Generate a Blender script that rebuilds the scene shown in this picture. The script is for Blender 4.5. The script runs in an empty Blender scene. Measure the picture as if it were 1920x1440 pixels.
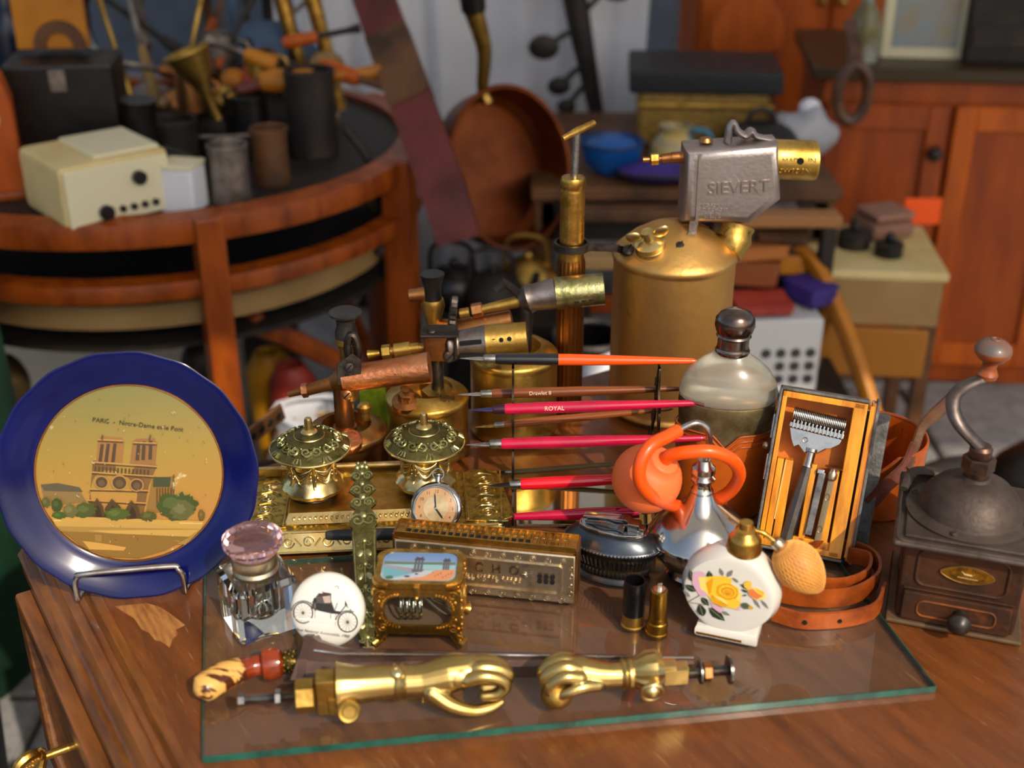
import bpy, bmesh, math, random
from mathutils import Vector as V, Matrix
random.seed(11)
S = bpy.context.scene
C = S.collection
PI = math.pi
R = math.radians
PITCH = R(26.5); FPX = 2350.0; EYE = 1.45
# ---------------------------------------------------------------- camera
cam_d = bpy.data.cameras.new('camera'); cam = bpy.data.objects.new('camera', cam_d); C.objects.link(cam)
cam.location = (0, 0, EYE); cam.rotation_euler = (PI/2-PITCH, 0, 0)
cam_d.sensor_width = 36; cam_d.lens = 36*FPX/1920; cam_d.clip_start = .02; cam_d.clip_end = 200
cam_d.dof.use_dof = True; cam_d.dof.focus_distance = 1.24; cam_d.dof.aperture_fstop = 3.6
S.camera = cam
# ---------------------------------------------------------------- sky, sun, exposure
SUN_AZ, SUN_EL = R(29), R(40)      # to the right of the viewer's back
w = bpy.data.worlds.new('sky'); S.world = w; w.use_nodes = True
nt = w.node_tree; nt.nodes.clear()
sk = nt.nodes.new('ShaderNodeTexSky'); sk.sky_type = 'NISHITA'; sk.sun_disc = False
sk.sun_elevation = SUN_EL; sk.sun_rotation = PI - SUN_AZ; sk.air_density = 1.0; sk.dust_density = 3.0; sk.ozone_density = 1.0
bg = nt.nodes.new('ShaderNodeBackground'); bg.inputs[1].default_value = .17
ow = nt.nodes.new('ShaderNodeOutputWorld')
nt.links.new(sk.outputs[0], bg.inputs[0]); nt.links.new(bg.outputs[0], ow.inputs[0])
sd = bpy.data.lights.new('sun', 'SUN'); sd.energy = 3.3; sd.angle = R(.6); sd.color = (1, .88, .70)
sun = bpy.data.objects.new('sun', sd); C.objects.link(sun)
sdir = V((math.sin(SUN_AZ)*math.cos(SUN_EL), -math.cos(SUN_AZ)*math.cos(SUN_EL), math.sin(SUN_EL)))
sun.rotation_euler = sdir.to_track_quat('Z', 'Y').to_euler(); sun.location = sdir*6
S.view_settings.view_transform = 'Standard'; S.view_settings.look = 'None'
S.view_settings.exposure = 0.0; S.view_settings.gamma = 1; S.view_settings.use_curve_mapping = False

# ---------------------------------------------------------------- measuring: where a sight line meets a level z or a depth y
def ray(u, v):
    b = (720-v)/FPX
    return V(((u-960)/FPX, math.cos(PITCH)+b*math.sin(PITCH), -math.sin(PITCH)+b*math.cos(PITCH)))
def P(u, v, z=.75):
    d = ray(u, v); t = (z-EYE)/d.z
    return V((d.x*t, d.y*t, z))
def W(u, v, y):
    d = ray(u, v); t = y/d.y
    return V((d.x*t, y, EYE+d.z*t))

# ---------------------------------------------------------------- objects
def props(o, label=None, cat=None, group=None, kind=None):
    if label: o['label'] = label
    if cat: o['category'] = cat
    if group: o['group'] = group
    if kind: o['kind'] = kind
    return o
def thing(name, label, cat, loc=(0, 0, 0), rz=0, group=None, mx=None):
    o = bpy.data.objects.new(name, None); C.objects.link(o); o.empty_display_size = .02
    if mx is not None:
        o.location = mx.to_translation(); o.rotation_euler = mx.to_euler()
    else:
        o.location = loc; o.rotation_euler = (0, 0, rz)
    return props(o, label, cat, group)
def frame(o, x, y):
    x = V(x).normalized(); y = V(y); y = (y - x*y.dot(x)).normalized(); z = x.cross(y)
    m = Matrix((x, y, z)).transposed().to_4x4(); m.translation = V(o); return m
def kids(o): return [c for c in C.objects if c.parent == o]
def copy_tree(o, parent=None, label=None):
    c = o.copy(); C.objects.link(c); c.parent = parent
    if label: c['label'] = label
    for k in kids(o): copy_tree(k, c)
    return c

def cr(pts, n=8, closed=False):
    pts = [V(p) for p in pts]; out = []; N = len(pts)
    for i in range(N if closed else N-1):
        if closed: a, b, c, d = pts[i-1], pts[i], pts[(i+1) % N], pts[(i+2) % N]
        else:
            b, c = pts[i], pts[i+1]; a = pts[i-1] if i else b*2-c; d = pts[i+2] if i+2 < N else c*2-b
        for k in range(n):
            t = k/n
            out.append(.5*((2*b)+(c-a)*t+(2*a-5*b+4*c-d)*t*t+(3*b-a-3*c+d)*t**3))
    if not closed: out.append(pts[-1])
    return out
def lerp_list(vals, n):
    m = len(vals)-1; out = []
    for i in range(n):
        t = i/(n-1)*m; k = min(int(t), m-1); out.append(vals[k]+(vals[k+1]-vals[k])*(t-k))
    return out

class M:
    def __init__(s): s.v = []; s.f = []; s.mi = []; s.cur = 0; s.m = Matrix.Identity(4)
    def add(s, vs, fs):
        o = len(s.v); s.v += [s.m @ V(p) for p in vs]
        s.f += [tuple(i+o for i in f) for f in fs]; s.mi += [s.cur]*len(fs); return s
    def frombm(s, bm):
        bm.verts.index_update(); s.add([v.co.copy() for v in bm.verts], [[v.index for v in f.verts] for f in bm.faces]); bm.free(); return s
    def box(s, c, size, bev=0, rot=None, seg=2):
        bm = bmesh.new(); bmesh.ops.create_cube(bm, size=1)
        for v in bm.verts: v.co = V((v.co.x*size[0], v.co.y*size[1], v.co.z*size[2]))
        if bev: bmesh.ops.bevel(bm, geom=bm.edges[:], offset=min(bev, min(size)*.45), segments=seg, affect='EDGES', profile=.5)
        m = Matrix.Translation(V(c)) @ (rot.to_4x4() if rot else Matrix.Identity(4))
        bmesh.ops.transform(bm, matrix=m, verts=bm.verts[:]); return s.frombm(bm)
    def prism(s, poly, z0, z1, bev=0, mx=None, seg=2):
        bm = bmesh.new(); a = [bm.verts.new((p[0], p[1], z0)) for p in poly]; b = [bm.verts.new((p[0], p[1], z1)) for p in poly]; n = len(poly)
        fa = bm.faces.new(a[::-1]); fb = bm.faces.new(b)
        for i in range(n): bm.faces.new((a[i], a[(i+1) % n], b[(i+1) % n], b[i]))
        bmesh.ops.recalc_face_normals(bm, faces=bm.faces[:])
        if bev: bmesh.ops.bevel(bm, geom=list(set(fa.edges[:]+fb.edges[:])), offset=bev, segments=seg, affect='EDGES', profile=.5)
        if mx is not None: bmesh.ops.transform(bm, matrix=mx, verts=bm.verts[:])
        return s.frombm(bm)
    def lathe(s, prof, seg=32, fn=None, mx=None, sx=1, sy=1):
        vs = []; fs = []; rows = []
        for r, z in prof:
            if r < 1e-7: rows.append([len(vs)]); vs.append(V((0, 0, z)))
            else:
                row = []
                for k in range(seg):
                    th = 2*PI*k/seg; q = fn(th, r, z) if fn else (r, z)
                    row.append(len(vs)); vs.append(V((q[0]*math.cos(th)*sx, q[0]*math.sin(th)*sy, q[1])))
                rows.append(row)
        for a, b in zip(rows[:-1], rows[1:]):
            for k in range(seg):
                k2 = (k+1) % seg
                if len(a) == 1 and len(b) == 1: continue
                if len(a) == 1: fs.append((a[0], b[k2], b[k]))
                elif len(b) == 1: fs.append((a[k], a[k2], b[0]))
                else: fs.append((a[k], a[k2], b[k2], b[k]))
        if mx is not None: vs = [mx @ p for p in vs]
        return s.add(vs, fs)
    def cyl(s, a, b, r, r2=None, seg=20, cap=True):
        return s.tube([a, b], [r, r if r2 is None else r2], seg, cap)
    def tube(s, pts, r, seg=10, cap=True, closed=False, flat=None):
        pts = [V(p) for p in pts]; n = len(pts); rr = r if isinstance(r, (list, tuple)) else [r]*n
        if len(rr) != n: rr = lerp_list(list(rr), n)
        T = []
        for i in range(n):
            if closed: t = pts[(i+1) % n]-pts[i-1]
            else: t = pts[min(i+1, n-1)]-pts[max(i-1, 0)]
            T.append(t.normalized() if t.length > 1e-9 else V((0, 0, 1)))
        up = V((0, 0, 1)) if abs(T[0].z) < .9 else V((0, 1, 0))
        if flat: up = V(flat[2])
        nn = (up-T[0]*up.dot(T[0])).normalized(); vs = []; fs = []
        for i in range(n):
            if i and not flat: nn = (nn-T[i]*nn.dot(T[i])).normalized()
            elif i: q = up-T[i]*up.dot(T[i]); nn = q.normalized() if q.length > 1e-6 else nn
            bb = T[i].cross(nn)
            for k in range(seg):
                th = 2*PI*k/seg
                if flat: vs.append(pts[i]+nn*math.sin(th)*rr[i]*flat[0]+bb*math.cos(th)*rr[i]*flat[1])
                else: vs.append(pts[i]+(nn*math.sin(th)+bb*math.cos(th))*rr[i])
        for i in range(n if closed else n-1):
            j = (i+1) % n
            for k in range(seg):
                k2 = (k+1) % seg; fs.append((i*seg+k, i*seg+k2, j*seg+k2, j*seg+k))
        if cap and not closed: fs.append(tuple(range(seg))[::-1]); fs.append(tuple((n-1)*seg+k for k in range(seg)))
        return s.add(vs, fs)
    def ribbon(s, pts, w, t, up=(0, 0, 1), closed=False):
        pts = [V(p) for p in pts]; n = len(pts); vs = []; fs = []; up0 = up
        for i in range(n):
            up = V(up0[i]) if isinstance(up0, list) else V(up0)
            T = (pts[(i+1) % n]-pts[i-1]) if closed else pts[min(i+1, n-1)]-pts[max(i-1, 0)]
            T = T.normalized(); q = (up-T*up.dot(T)).normalized(); b = T.cross(q)
            for x, y in ((-1, -1), (1, -1), (1, 1), (-1, 1)): vs.append(pts[i]+q*(x*w/2)+b*(y*t/2))
        for i in range(n if closed else n-1):
            j = (i+1) % n
            for k in range(4): k2 = (k+1) % 4; fs.append((i*4+k, i*4+k2, j*4+k2, j*4+k))
        if not closed: fs.append((3, 2, 1, 0)); fs.append(tuple((n-1)*4+k for k in range(4)))
        return s.add(vs, fs)
    def ball(s, c, r, seg=20, rings=12, rot=None):
        if not isinstance(r, (tuple, list)): r = (r, r, r)
        prof = [(math.sin(PI*i/rings), -math.cos(PI*i/rings)) for i in range(rings+1)]; prof[0] = (0, -1); prof[-1] = (0, 1)
        m = Matrix.Translation(V(c)) @ (rot.to_4x4() if rot else Matrix.Identity(4)) @ Matrix.Diagonal((r[0], r[1], r[2], 1))
        return s.lathe(prof, seg, mx=m)
    def torus(s, c, Rr, r, x=(1, 0, 0), y=(0, 1, 0), seg=32, k=10, sq=1):
        x, y = V(x), V(y)
        return s.tube([V(c)+x*(Rr*math.cos(2*PI*i/seg))+y*(Rr*sq*math.sin(2*PI*i/seg)) for i in range(seg)], r, k, closed=True)
    def scroll(s, c, u, v, size, r, turns=1.6, flip=1, seg=6, n=22):
        u, v = V(u), V(v); pts = []
        for i in range(n):
            t = i/(n-1); a = t*turns*2*PI; q = size*(1-.82*t)
            pts.append(V(c)+u*(q*math.cos(a))+v*(flip*q*math.sin(a)))
        return s.tube(pts, [r, r, r*.7], seg)
    def build(s, name, mat, parent=None, sharp=38, mx=None, recalc=True, flip=False):
        me = bpy.data.meshes.new(name); me.from_pydata([tuple(p) for p in s.v], [], s.f); mats = mat if isinstance(mat, list) else [mat]
        for q in mats: me.materials.append(q)
        if len(mats) > 1:
            for p, i in zip(me.polygons, s.mi): p.material_index = i
        if recalc or flip:
            bm = bmesh.new(); bm.from_mesh(me)
            if recalc: bmesh.ops.recalc_face_normals(bm, faces=bm.faces[:])
            if flip: bmesh.ops.reverse_faces(bm, faces=bm.faces[:])
            bm.to_mesh(me); bm.free()
        me.polygons.foreach_set('use_smooth', [True]*len(me.polygons))
        if sharp < 180: me.set_sharp_from_angle(angle=R(sharp))
        o = bpy.data.objects.new(name, me); C.objects.link(o)
        if sharp < 180: w_ = o.modifiers.new('n', 'WEIGHTED_NORMAL'); w_.keep_sharp = True
        if parent: o.parent = parent
        if mx is not None: o.matrix_local = mx
        return o

def fuse(m, name, mat, parent, voxel=.001, smooth=6):
    """grow one continuous skin over overlapping solids"""
    o = m.build(name, mat, parent, sharp=180)
    a = o.modifiers.new('r', 'REMESH'); a.mode = 'VOXEL'; a.voxel_size = voxel; a.use_smooth_shade = True
    b = o.modifiers.new('s', 'SMOOTH'); b.iterations = smooth; b.factor = .5
    bpy.context.view_layer.update()
    me = bpy.data.meshes.new_from_object(o.evaluated_get(bpy.context.evaluated_depsgraph_get()))
    o.modifiers.clear(); o.data = me; me.polygons.foreach_set('use_smooth', [True]*len(me.polygons)); return o

def text(body, size, mat, parent, mx, ext=.0004, name='lettering', spacing=1.0, shear=0, align='CENTER'):
    cu = bpy.data.curves.new(name, 'FONT'); cu.body = body; cu.size = size; cu.extrude = ext; cu.align_x = align; cu.align_y = 'CENTER'
    cu.space_character = spacing; cu.shear = shear; cu.resolution_u = 3
    t = bpy.data.objects.new(name, cu); C.objects.link(t); bpy.context.view_layer.update()
    me = bpy.data.meshes.new_from_object(t.evaluated_get(bpy.context.evaluated_depsgraph_get())); me.materials.clear(); me.materials.append(mat)
    bpy.data.objects.remove(t); o = bpy.data.objects.new(name, me); C.objects.link(o)
    if parent: o.parent = parent
    o.matrix_local = mx; return o

class Print:
    """flat print: layers of coloured shapes, each a hair above the last"""
    def __init__(s, tf, step=.00004): s.gain = 1; s.tf = tf; s.v = []; s.f = []; s.c = []; s.z = 0; s.step = step
    def poly(s, pts, col, cols=None):
        s.z += s.step; o = len(s.v)
        for i, p in enumerate(pts):
            q = s.tf(*p); s.v.append((q[0], q[1], q[2]+s.z if len(q) > 2 else s.z)); s.c.append(cols[i] if cols else col)
        s.f.append(tuple(range(o, o+len(pts))))
    def disc(s, cx, cy, rx, ry, col, n=24, a=0, jag=0):
        pts = []
        for i in range(n):
            t = 2*PI*i/n; k = 1+(random.uniform(-jag, jag) if jag else 0); x, y = rx*k*math.cos(t), ry*k*math.sin(t)
            pts.append((cx+x*math.cos(a)-y*math.sin(a), cy+x*math.sin(a)+y*math.cos(a)))
        s.poly(pts, col)
    def line(s, a, b, w, col):
        d = V((b[0]-a[0], b[1]-a[1])); n = V((-d.y, d.x)).normalized()*w/2
        s.poly([(a[0]+n.x, a[1]+n.y), (b[0]+n.x, b[1]+n.y), (b[0]-n.x, b[1]-n.y), (a[0]-n.x, a[1]-n.y)], col)
    def ring(s, cx, cy, r, w, col, n=28, ry=None):
        ry = ry or r; s.z += s.step
        for i in range(n):
            o = len(s.v)
            for t, q in ((i, 1), (i+1, 1), (i+1, 0), (i, 0)):
                a = 2*PI*t/n; k = q*w
                p = s.tf(cx+(r-k)*math.cos(a), cy+(ry-k)*math.sin(a)); s.v.append((p[0], p[1], p[2]+s.z if len(p) > 2 else s.z)); s.c.append(col)
            s.f.append((o, o+1, o+2, o+3))
    def leaf(s, a, b, w, col, vein=None):
        a, b = V(a), V(b); d = b-a; n = V((-d.y, d.x))*w
        ks = [(0, 0), (.2, .7), (.45, 1), (.75, .6), (1, 0)]
        s.poly([tuple(a+d*t+n*k) for t, k in ks]+[tuple(a+d*t-n*k) for t, k in ks[-2:0:-1]], col)
        if vein: s.line(tuple(a), tuple(a+d*.9), max(2.5, d.length*w*.14), vein)
    def build(s, name, mat, parent, mx=None):
        me = bpy.data.meshes.new(name); me.from_pydata(s.v, [], s.f); me.materials.append(mat)
        at = me.color_attributes.new('ink', 'FLOAT_COLOR', 'POINT')
        for i, c in enumerate(s.c): at.data[i].color = (*[x*s.gain for x in rgb(c)], 1)
        bm = bmesh.new(); bm.from_mesh(me)
        for f in bm.faces:
            f.normal_update()
            if f.normal.z < 0: f.normal_flip()
        bm.to_mesh(me); bm.free()
        o = bpy.data.objects.new(name, me); C.objects.link(o); o.parent = parent
        if mx is not None: o.matrix_local = mx
        return o

# ---------------------------------------------------------------- materials
def lin(c): return c/12.92 if c <= .04045 else ((c+.055)/1.055)**2.4
def rgb(c):
    if isinstance(c, str): return tuple(lin(int(c[i:i+2], 16)/255) for i in (0, 2, 4))
    return tuple(lin(x/255) for x in c)
MATS = {}
def mat(name, col, rough=.5, metal=0, col2=None, sc=12, lo=.4, hi=.65, bump=0, bsc=90, stretch=(1, 1, 1), detail=6, coat=0,
        trans=0, ior=1.45, rvar=0, third=None, sheen=0, attr=False, dist=.002, spec=.5, alpha=None, bvor=False, sss=0):
    m = bpy.data.materials.new(name); m.use_nodes = True; n = m.node_tree.nodes; l = m.node_tree.links; b = n['Principled BSDF']
    b.inputs['Base Color'].default_value = (*rgb(col), 1); b.inputs['Roughness'].default_value = rough; b.inputs['Metallic'].default_value = metal
    b.inputs['IOR'].default_value = ior; b.inputs['Transmission Weight'].default_value = trans; b.inputs['Coat Weight'].default_value = coat
    b.inputs['Coat Roughness'].default_value = .12; b.inputs['Specular IOR Level'].default_value = spec; b.inputs['Sheen Weight'].default_value = sheen
    if sss: b.inputs['Subsurface Weight'].default_value = sss; b.inputs['Subsurface Radius'].default_value = (.01, .008, .006); b.inputs['Subsurface Scale'].default_value = 1
    tc = n.new('ShaderNodeTexCoord'); mp = n.new('ShaderNodeMapping'); mp.inputs['Scale'].default_value = stretch; l.new(tc.outputs['Object'], mp.inputs['Vector'])
    base = None
    if attr:
        a = n.new('ShaderNodeAttribute'); a.attribute_name = 'ink'; base = a.outputs['Color']
    if col2 or rvar:
        nz = n.new('ShaderNodeTexNoise'); nz.inputs['Scale'].default_value = sc; nz.inputs['Detail'].default_value = detail; nz.inputs['Roughness'].default_value = .62
        l.new(mp.outputs[0], nz.inputs['Vector'])
    if col2:
        rp = n.new('ShaderNodeMapRange'); rp.inputs['From Min'].default_value = lo; rp.inputs['From Max'].default_value = hi; l.new(nz.outputs['Fac'], rp.inputs['Value'])
        mx = n.new('ShaderNodeMix'); mx.data_type = 'RGBA'; mx.inputs['A'].default_value = (*rgb(col), 1); mx.inputs['B'].default_value = (*rgb(col2), 1)
        if base: l.new(base, mx.inputs['A'])
        l.new(rp.outputs[0], mx.inputs['Factor']); base = mx.outputs['Result']
    if third:
        c3, s3, lo3, hi3 = third[:4]
        n3 = n.new('ShaderNodeTexNoise'); n3.inputs['Scale'].default_value = s3; n3.inputs['Detail'].default_value = 8; n3.inputs['Roughness'].default_value = .7
        if len(third) > 4:
            mp3 = n.new('ShaderNodeMapping'); mp3.inputs['Scale'].default_value = third[4]
            if len(third) > 5: mp3.inputs['Rotation'].default_value = third[5]
            l.new(tc.outputs['Object'], mp3.inputs['Vector']); l.new(mp3.outputs[0], n3.inputs['Vector'])
        else: l.new(tc.outputs['Object'], n3.inputs['Vector'])
        r3 = n.new('ShaderNodeMapRange'); r3.inputs['From Min'].default_value = lo3; r3.inputs['From Max'].default_value = hi3; l.new(n3.outputs['Fac'], r3.inputs['Value'])
        m3 = n.new('ShaderNodeMix'); m3.data_type = 'RGBA'; m3.inputs['A'].default_value = (*rgb(col), 1); m3.inputs['B'].default_value = (*rgb(c3), 1)
        if base: l.new(base, m3.inputs['A'])
        l.new(r3.outputs[0], m3.inputs['Factor']); base = m3.outputs['Result']
    if base: l.new(base, b.inputs['Base Color'])
    if rvar:
        rr = n.new('ShaderNodeMapRange'); rr.inputs['To Min'].default_value = max(.02, rough-rvar); rr.inputs['To Max'].default_value = min(1, rough+rvar); rr.inputs['From Min'].default_value = .3; rr.inputs['From Max'].default_value = .7
        l.new(nz.outputs['Fac'], rr.inputs['Value']); l.new(rr.outputs[0], b.inputs['Roughness'])
    if bump:
        nb = n.new('ShaderNodeTexVoronoi' if bvor else 'ShaderNodeTexNoise'); nb.inputs['Scale'].default_value = bsc
        if not bvor: nb.inputs['Detail'].default_value = 4
        l.new(mp.outputs[0], nb.inputs['Vector']); bp = n.new('ShaderNodeBump'); bp.inputs['Strength'].default_value = bump; bp.inputs['Distance'].default_value = dist
        l.new(nb.outputs['Distance' if bvor else 'Fac'], bp.inputs['Height']); l.new(bp.outputs[0], b.inputs['Normal'])
    MATS[name] = m; return m
def clear_glass(name, tint, ior=1.5, rough=.0, gain=1.0, dirt=0):
    m = bpy.data.materials.new(name); m.use_nodes = True; n = m.node_tree.nodes; l = m.node_tree.links; n.clear()
    out = n.new('ShaderNodeOutputMaterial'); t = n.new('ShaderNodeBsdfTransparent'); t.inputs[0].default_value = (*tint, 1)
    g = n.new('ShaderNodeBsdfGlossy'); g.inputs['Roughness'].default_value = rough
    f = n.new('ShaderNodeFresnel'); f.inputs[0].default_value = ior
    mm = n.new('ShaderNodeMath'); mm.operation = 'MULTIPLY'; mm.inputs[1].default_value = gain; gm = n.new('ShaderNodeNewGeometry'); iv = n.new('ShaderNodeMath'); iv.operation = 'SUBTRACT'; iv.inputs[0].default_value = 1; l.new(gm.outputs['Backfacing'], iv.inputs[1])
    m2 = n.new('ShaderNodeMath'); m2.operation = 'MULTIPLY'; l.new(f.outputs[0], m2.inputs[0]); l.new(iv.outputs[0], m2.inputs[1]); l.new(m2.outputs[0], mm.inputs[0])
    x = n.new('ShaderNodeMixShader'); l.new(mm.outputs[0], x.inputs[0]); l.new(t.outputs[0], x.inputs[1]); l.new(g.outputs[0], x.inputs[2])
    last = x.outputs[0]
    if dirt:
        d = n.new('ShaderNodeBsdfDiffuse'); d.inputs[0].default_value = (.6, .58, .55, 1); x2 = n.new('ShaderNodeMixShader'); x2.inputs[0].default_value = dirt
        l.new(last, x2.inputs[1]); l.new(d.outputs[0], x2.inputs[2]); last = x2.outputs[0]
    l.new(last, out.inputs[0]); return m

brass = mat('brass', 'd0ac5a', .40, 1, col2='93702c', sc=30, bump=.12, bsc=160, rvar=.12)
brass_old = mat('brass_old', 'c49e50', .44, 1, col2='86682e', sc=22, lo=.42, hi=.68, bump=.25, bsc=140, rvar=.15, third=('4c3a1a', 60, .6, .75))
brass_green = mat('brass_green', 'c0bb86', .36, 1, col2='7a7a48', sc=60, bump=.3, bsc=200, rvar=.1)
brass_rec = mat('brass_rec', '7c7446', .45, 1, col2='4c4826', sc=80, bump=.4, bsc=220, rvar=.1)
brass_emb = mat('brass_emb', 'c8ac58', .38, 1, col2='846e30', sc=110, lo=.45, hi=.6, bump=.5, bsc=170, rvar=.1)
brass_hi = mat('brass_hi', 'ead596', .30, 1, col2='b8985a', sc=30, bump=.05, bsc=90, rvar=.08)
gold = mat('gold', 'dcae58', .32, 1, col2='98702c', sc=60, bump=.15, bsc=200, rvar=.1)
copper = mat('copper', 'e0986a', .36, 1, col2='b86c42', sc=40, bump=.35, bsc=230, rvar=.12, stretch=(.6, 1, 1))
copper_brown = mat('copper_brown', 'b07a4a', .42, 1, col2='7a4c2a', sc=18, bump=.15, rvar=.1)
iron = mat('iron', '5a524e', .48, 1, col2='352c28', sc=40, bump=.3, bsc=160, rvar=.1)
gunmetal = mat('gunmetal', '9a8f8a', .42, 1, col2='5f544e', sc=20, bump=.12, bsc=300, rvar=.1, third=('8a6048', 12, .6, .8))
steel = mat('steel', 'c4c2bd', .25, 1, col2='8b8880', sc=60, bump=.08, rvar=.1)
chrome = mat('chrome', 'd8d6d0', .12, 1, col2='a39f95', sc=40, rvar=.06)
silver = mat('silver', 'c4bdb0', .18, 1, col2='6e675c', sc=16, lo=.5, hi=.75, bump=.06, bsc=60, rvar=.1)
nickel = mat('nickel', 'd6c6a8', .36, 1, col2='a08c6c', sc=40, bump=.12, bsc=200, rvar=.12)
pewter = mat('pewter', '6d7075', .34, 1, col2='4b4a4a', sc=30, bump=.08, rvar=.1)
blackmetal = mat('blackmetal', '2b241d', .4, .8, col2='4a3a22', sc=40, bump=.2, rvar=.1)
black = mat('black', '0c0b0b', .35, 0, col2='191615', sc=40)
dark = mat('dark', '17130f', .6, 0, col2='2a221b', sc=20)
hole = mat('hole', '050403', .9)
white_china = mat('white_china', 'd6d3ca', .14, 0, coat=.5, sss=.0)
cream_china = mat('cream_china', 'e8dfcd', .2, 0, coat=.3)
ink = mat('ink', 'ffffff', .22, 0, attr=True, coat=.3)
ink_plate = mat('ink_plate', 'ffffff', .26, 0, attr=True, col2='d9cfa0', sc=34, lo=.66, hi=.74, coat=.25, third=('4a4020', 55, .68, .76, (1, 2.5, 1), (0, 0, .6)))
ink_car = mat('ink_car', 'ffffff', .3, 0, attr=True)
blue_glaze = mat('blue_glaze', '03083e', .18, 0, col2='050c4e', sc=8, coat=.15, spec=.35, third=('5a6aa8', 90, .74, .84))
leather_tan = mat('leather_tan', 'b5540c', .42, 0, col2='8a3a08', sc=16, bump=.15, bsc=260, coat=.15)
leather_brown = mat('leather_brown', 'a44c12', .4, 0, col2='6e2f0c', sc=24, bump=.3, bsc=200, coat=.2, third=('4a2410', 40, .6, .8))
leather_dark = mat('leather_dark', '5c3a22', .42, 0, col2='3a2216', sc=30, bump=.3, bsc=160, coat=.15)
box_leather = mat('box_leather', '6a6865', .55, 0, col2='454240', sc=50, bump=.5, bsc=320, third=('8c7a64', 34, .62, .72))
box_wood = mat('box_wood', 'e0960f', .4, 0, col2='a85a06', sc=10, lo=.4, hi=.7, stretch=(9, 1.5, 9), bump=.15, bsc=20, coat=.2)
velvet = mat('velvet', 'c8700a', .6, 0, col2='a85a08', sc=30, sheen=.3)
orange_rubber = mat('orange_rubber', 'f0560a', .35, 0, col2='d84a08', sc=10, coat=.1)
orange_ball = mat('orange_ball', 'f2723a', .5, 0, col2='e86a34', sc=12)
net = mat('net', 'd08c3c', .5, 0, col2='a8662a', sc=60)
rust = mat('rust', '5c3a26', .55, .55, col2='30231c', sc=16, bump=.3, bsc=180, rvar=.12, third=('8a4a1e', 9, .6, .74))
mill_top = mat('mill_top', '5c5048', .6, .6, col2='3d322c', sc=18, bump=.3, bsc=200, rvar=.12, third=('9a6a3c', 9, .58, .72))
wood_knob = mat('wood_knob', '9a4e22', .35, 0, col2='6c3012', sc=30, coat=.2, stretch=(1, 1, 3))
knob_top = mat('knob_top', '5c5654', .45, 0, col2='8a4a20', sc=30, coat=.2)
table_wood = mat('table_wood', '74401c', .36, 0, col2='522a10', sc=5, lo=.35, hi=.7, stretch=(14, 2.2, 5), bump=.10, bsc=26, coat=.12, rvar=.08, third=('a87c52', 22, .60, .72, (36, 1.3, 1), (0, 0, 0)))
edge_wood = mat('edge_wood', '7d4a1c', .34, 0, col2='4f2a10', sc=9, stretch=(8, 1.2, 8), bump=.15, bsc=24, coat=.2)
bare_wood = mat('bare_wood', 'a8733c', .5, 0, col2='7d4c24', sc=20, stretch=(8, 1.5, 1), bump=.3)
pink_glass = mat('pink_glass', 'f3c6c4', .03, 0, trans=.95, ior=1.5)
glass = mat('glass', 'f2f5ee', .02, 0, trans=1, ior=1.5)
milk_glass = mat('milk_glass', 'd2cdbe', .2, 0, trans=.72, ior=1.4, col2='bfb59c', sc=14, coat=.4)
sheet_glass = clear_glass('sheet_glass', (.93, .965, .945), 1.5, .015, 1.25, dirt=.018)
pane_glass = clear_glass('pane_glass', (.93, .95, .93), 1.5, .01)
glass_edge = mat('glass_edge', '1d5a4c', .15, 0, col2='123c34', sc=30, coat=.5)
# ================================================================ setting
asphalt = mat('asphalt', 'a09d9a', .85, 0, col2='858380', sc=30, bump=.3, bsc=220)
plaster = mat('plaster', '5a626e', .9, 0, col2='4a505a', sc=4, bump=.2)
m = M(); m.box((0, 4, -.06), (14, 16, .08)); fl = m.build('floor', mat('joint', '403e3c', .95)); props(fl, kind='structure')
sm = M(); sm.box((0, 0, 0), (.586, .586, .04), .006, seg=1); s0 = None
for i in range(-5, 6):
    for j in range(-7, 13):
        if s0 is None: s0 = sm.build('paving_slab', asphalt, fl); o = s0
        else: o = s0.copy(); C.objects.link(o)
        o.location = (i*.6+.1, .2+j*.6, -.02+random.uniform(-.002, .0))
m = M(); m.box((0, 6.65, 1.5), (13, .2, 3.06)); props(m.build('wall_back', plaster), kind='structure')

# ---------------------------------------------------------------- desk
DX, DY, DA = .097, .912, R(31.6)
desk = thing('writing_desk', 'brown wooden desk with scratched top and moulded edge under all the antiques', 'desk', (DX, DY, 0), DA)
hx, hy = .43, .441
m = M(); m.box((.022, 0, .735), (2*hx-.046, 2*hy, .03), .002); m.build('desk_top', table_wood, desk)
prof = [(-hx, .716), (-hx-.002, .727), (-hx+.003, .733), (-hx+.009, .732), (-hx+.012, .735), (-hx+.017, .743), (-hx+.025, .7455), (-hx+.028, .741), (-hx+.033, .7425), (-hx+.037, .7495), (-hx+.0455, .7505), (-hx+.0455, .705), (-hx, .705)]
mxs = Matrix(((1, 0, 0, 0), (0, 0, 1, 0), (0, 1, 0, 0), (0, 0, 0, 1)))
m = M(); m.prism(prof, -hy, hy, mx=mxs); m.build('edge_moulding', edge_wood, desk, sharp=20)
m = M(); m.box((.02, 0, .40), (.78, .80, .60), .004); m.build('carcass', edge_wood, desk)
for sx in (-1, 1):
    for sy in (-1, 1):
        m = M(); m.tube([(sx*.36, sy*.37, .1), (sx*.365, sy*.375, .0)], [.028, .02], 14); m.build('leg', edge_wood, desk)
m = M(); m.box((-.4305, .13, .69), (.031, .57, .022), .004); m.box((-.4305, .13, .50), (.031, .57, .03), .004)
for y in (-.14, .40): m.box((-.4305, y, .595), (.031, .03, .20), .004)
m.box((-.4285, .13, .595), (.018, .55, .18)); m.box((-.39, .13, .58), (.07, .5, .15))
dr = m.build('drawer', edge_wood, desk)
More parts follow.
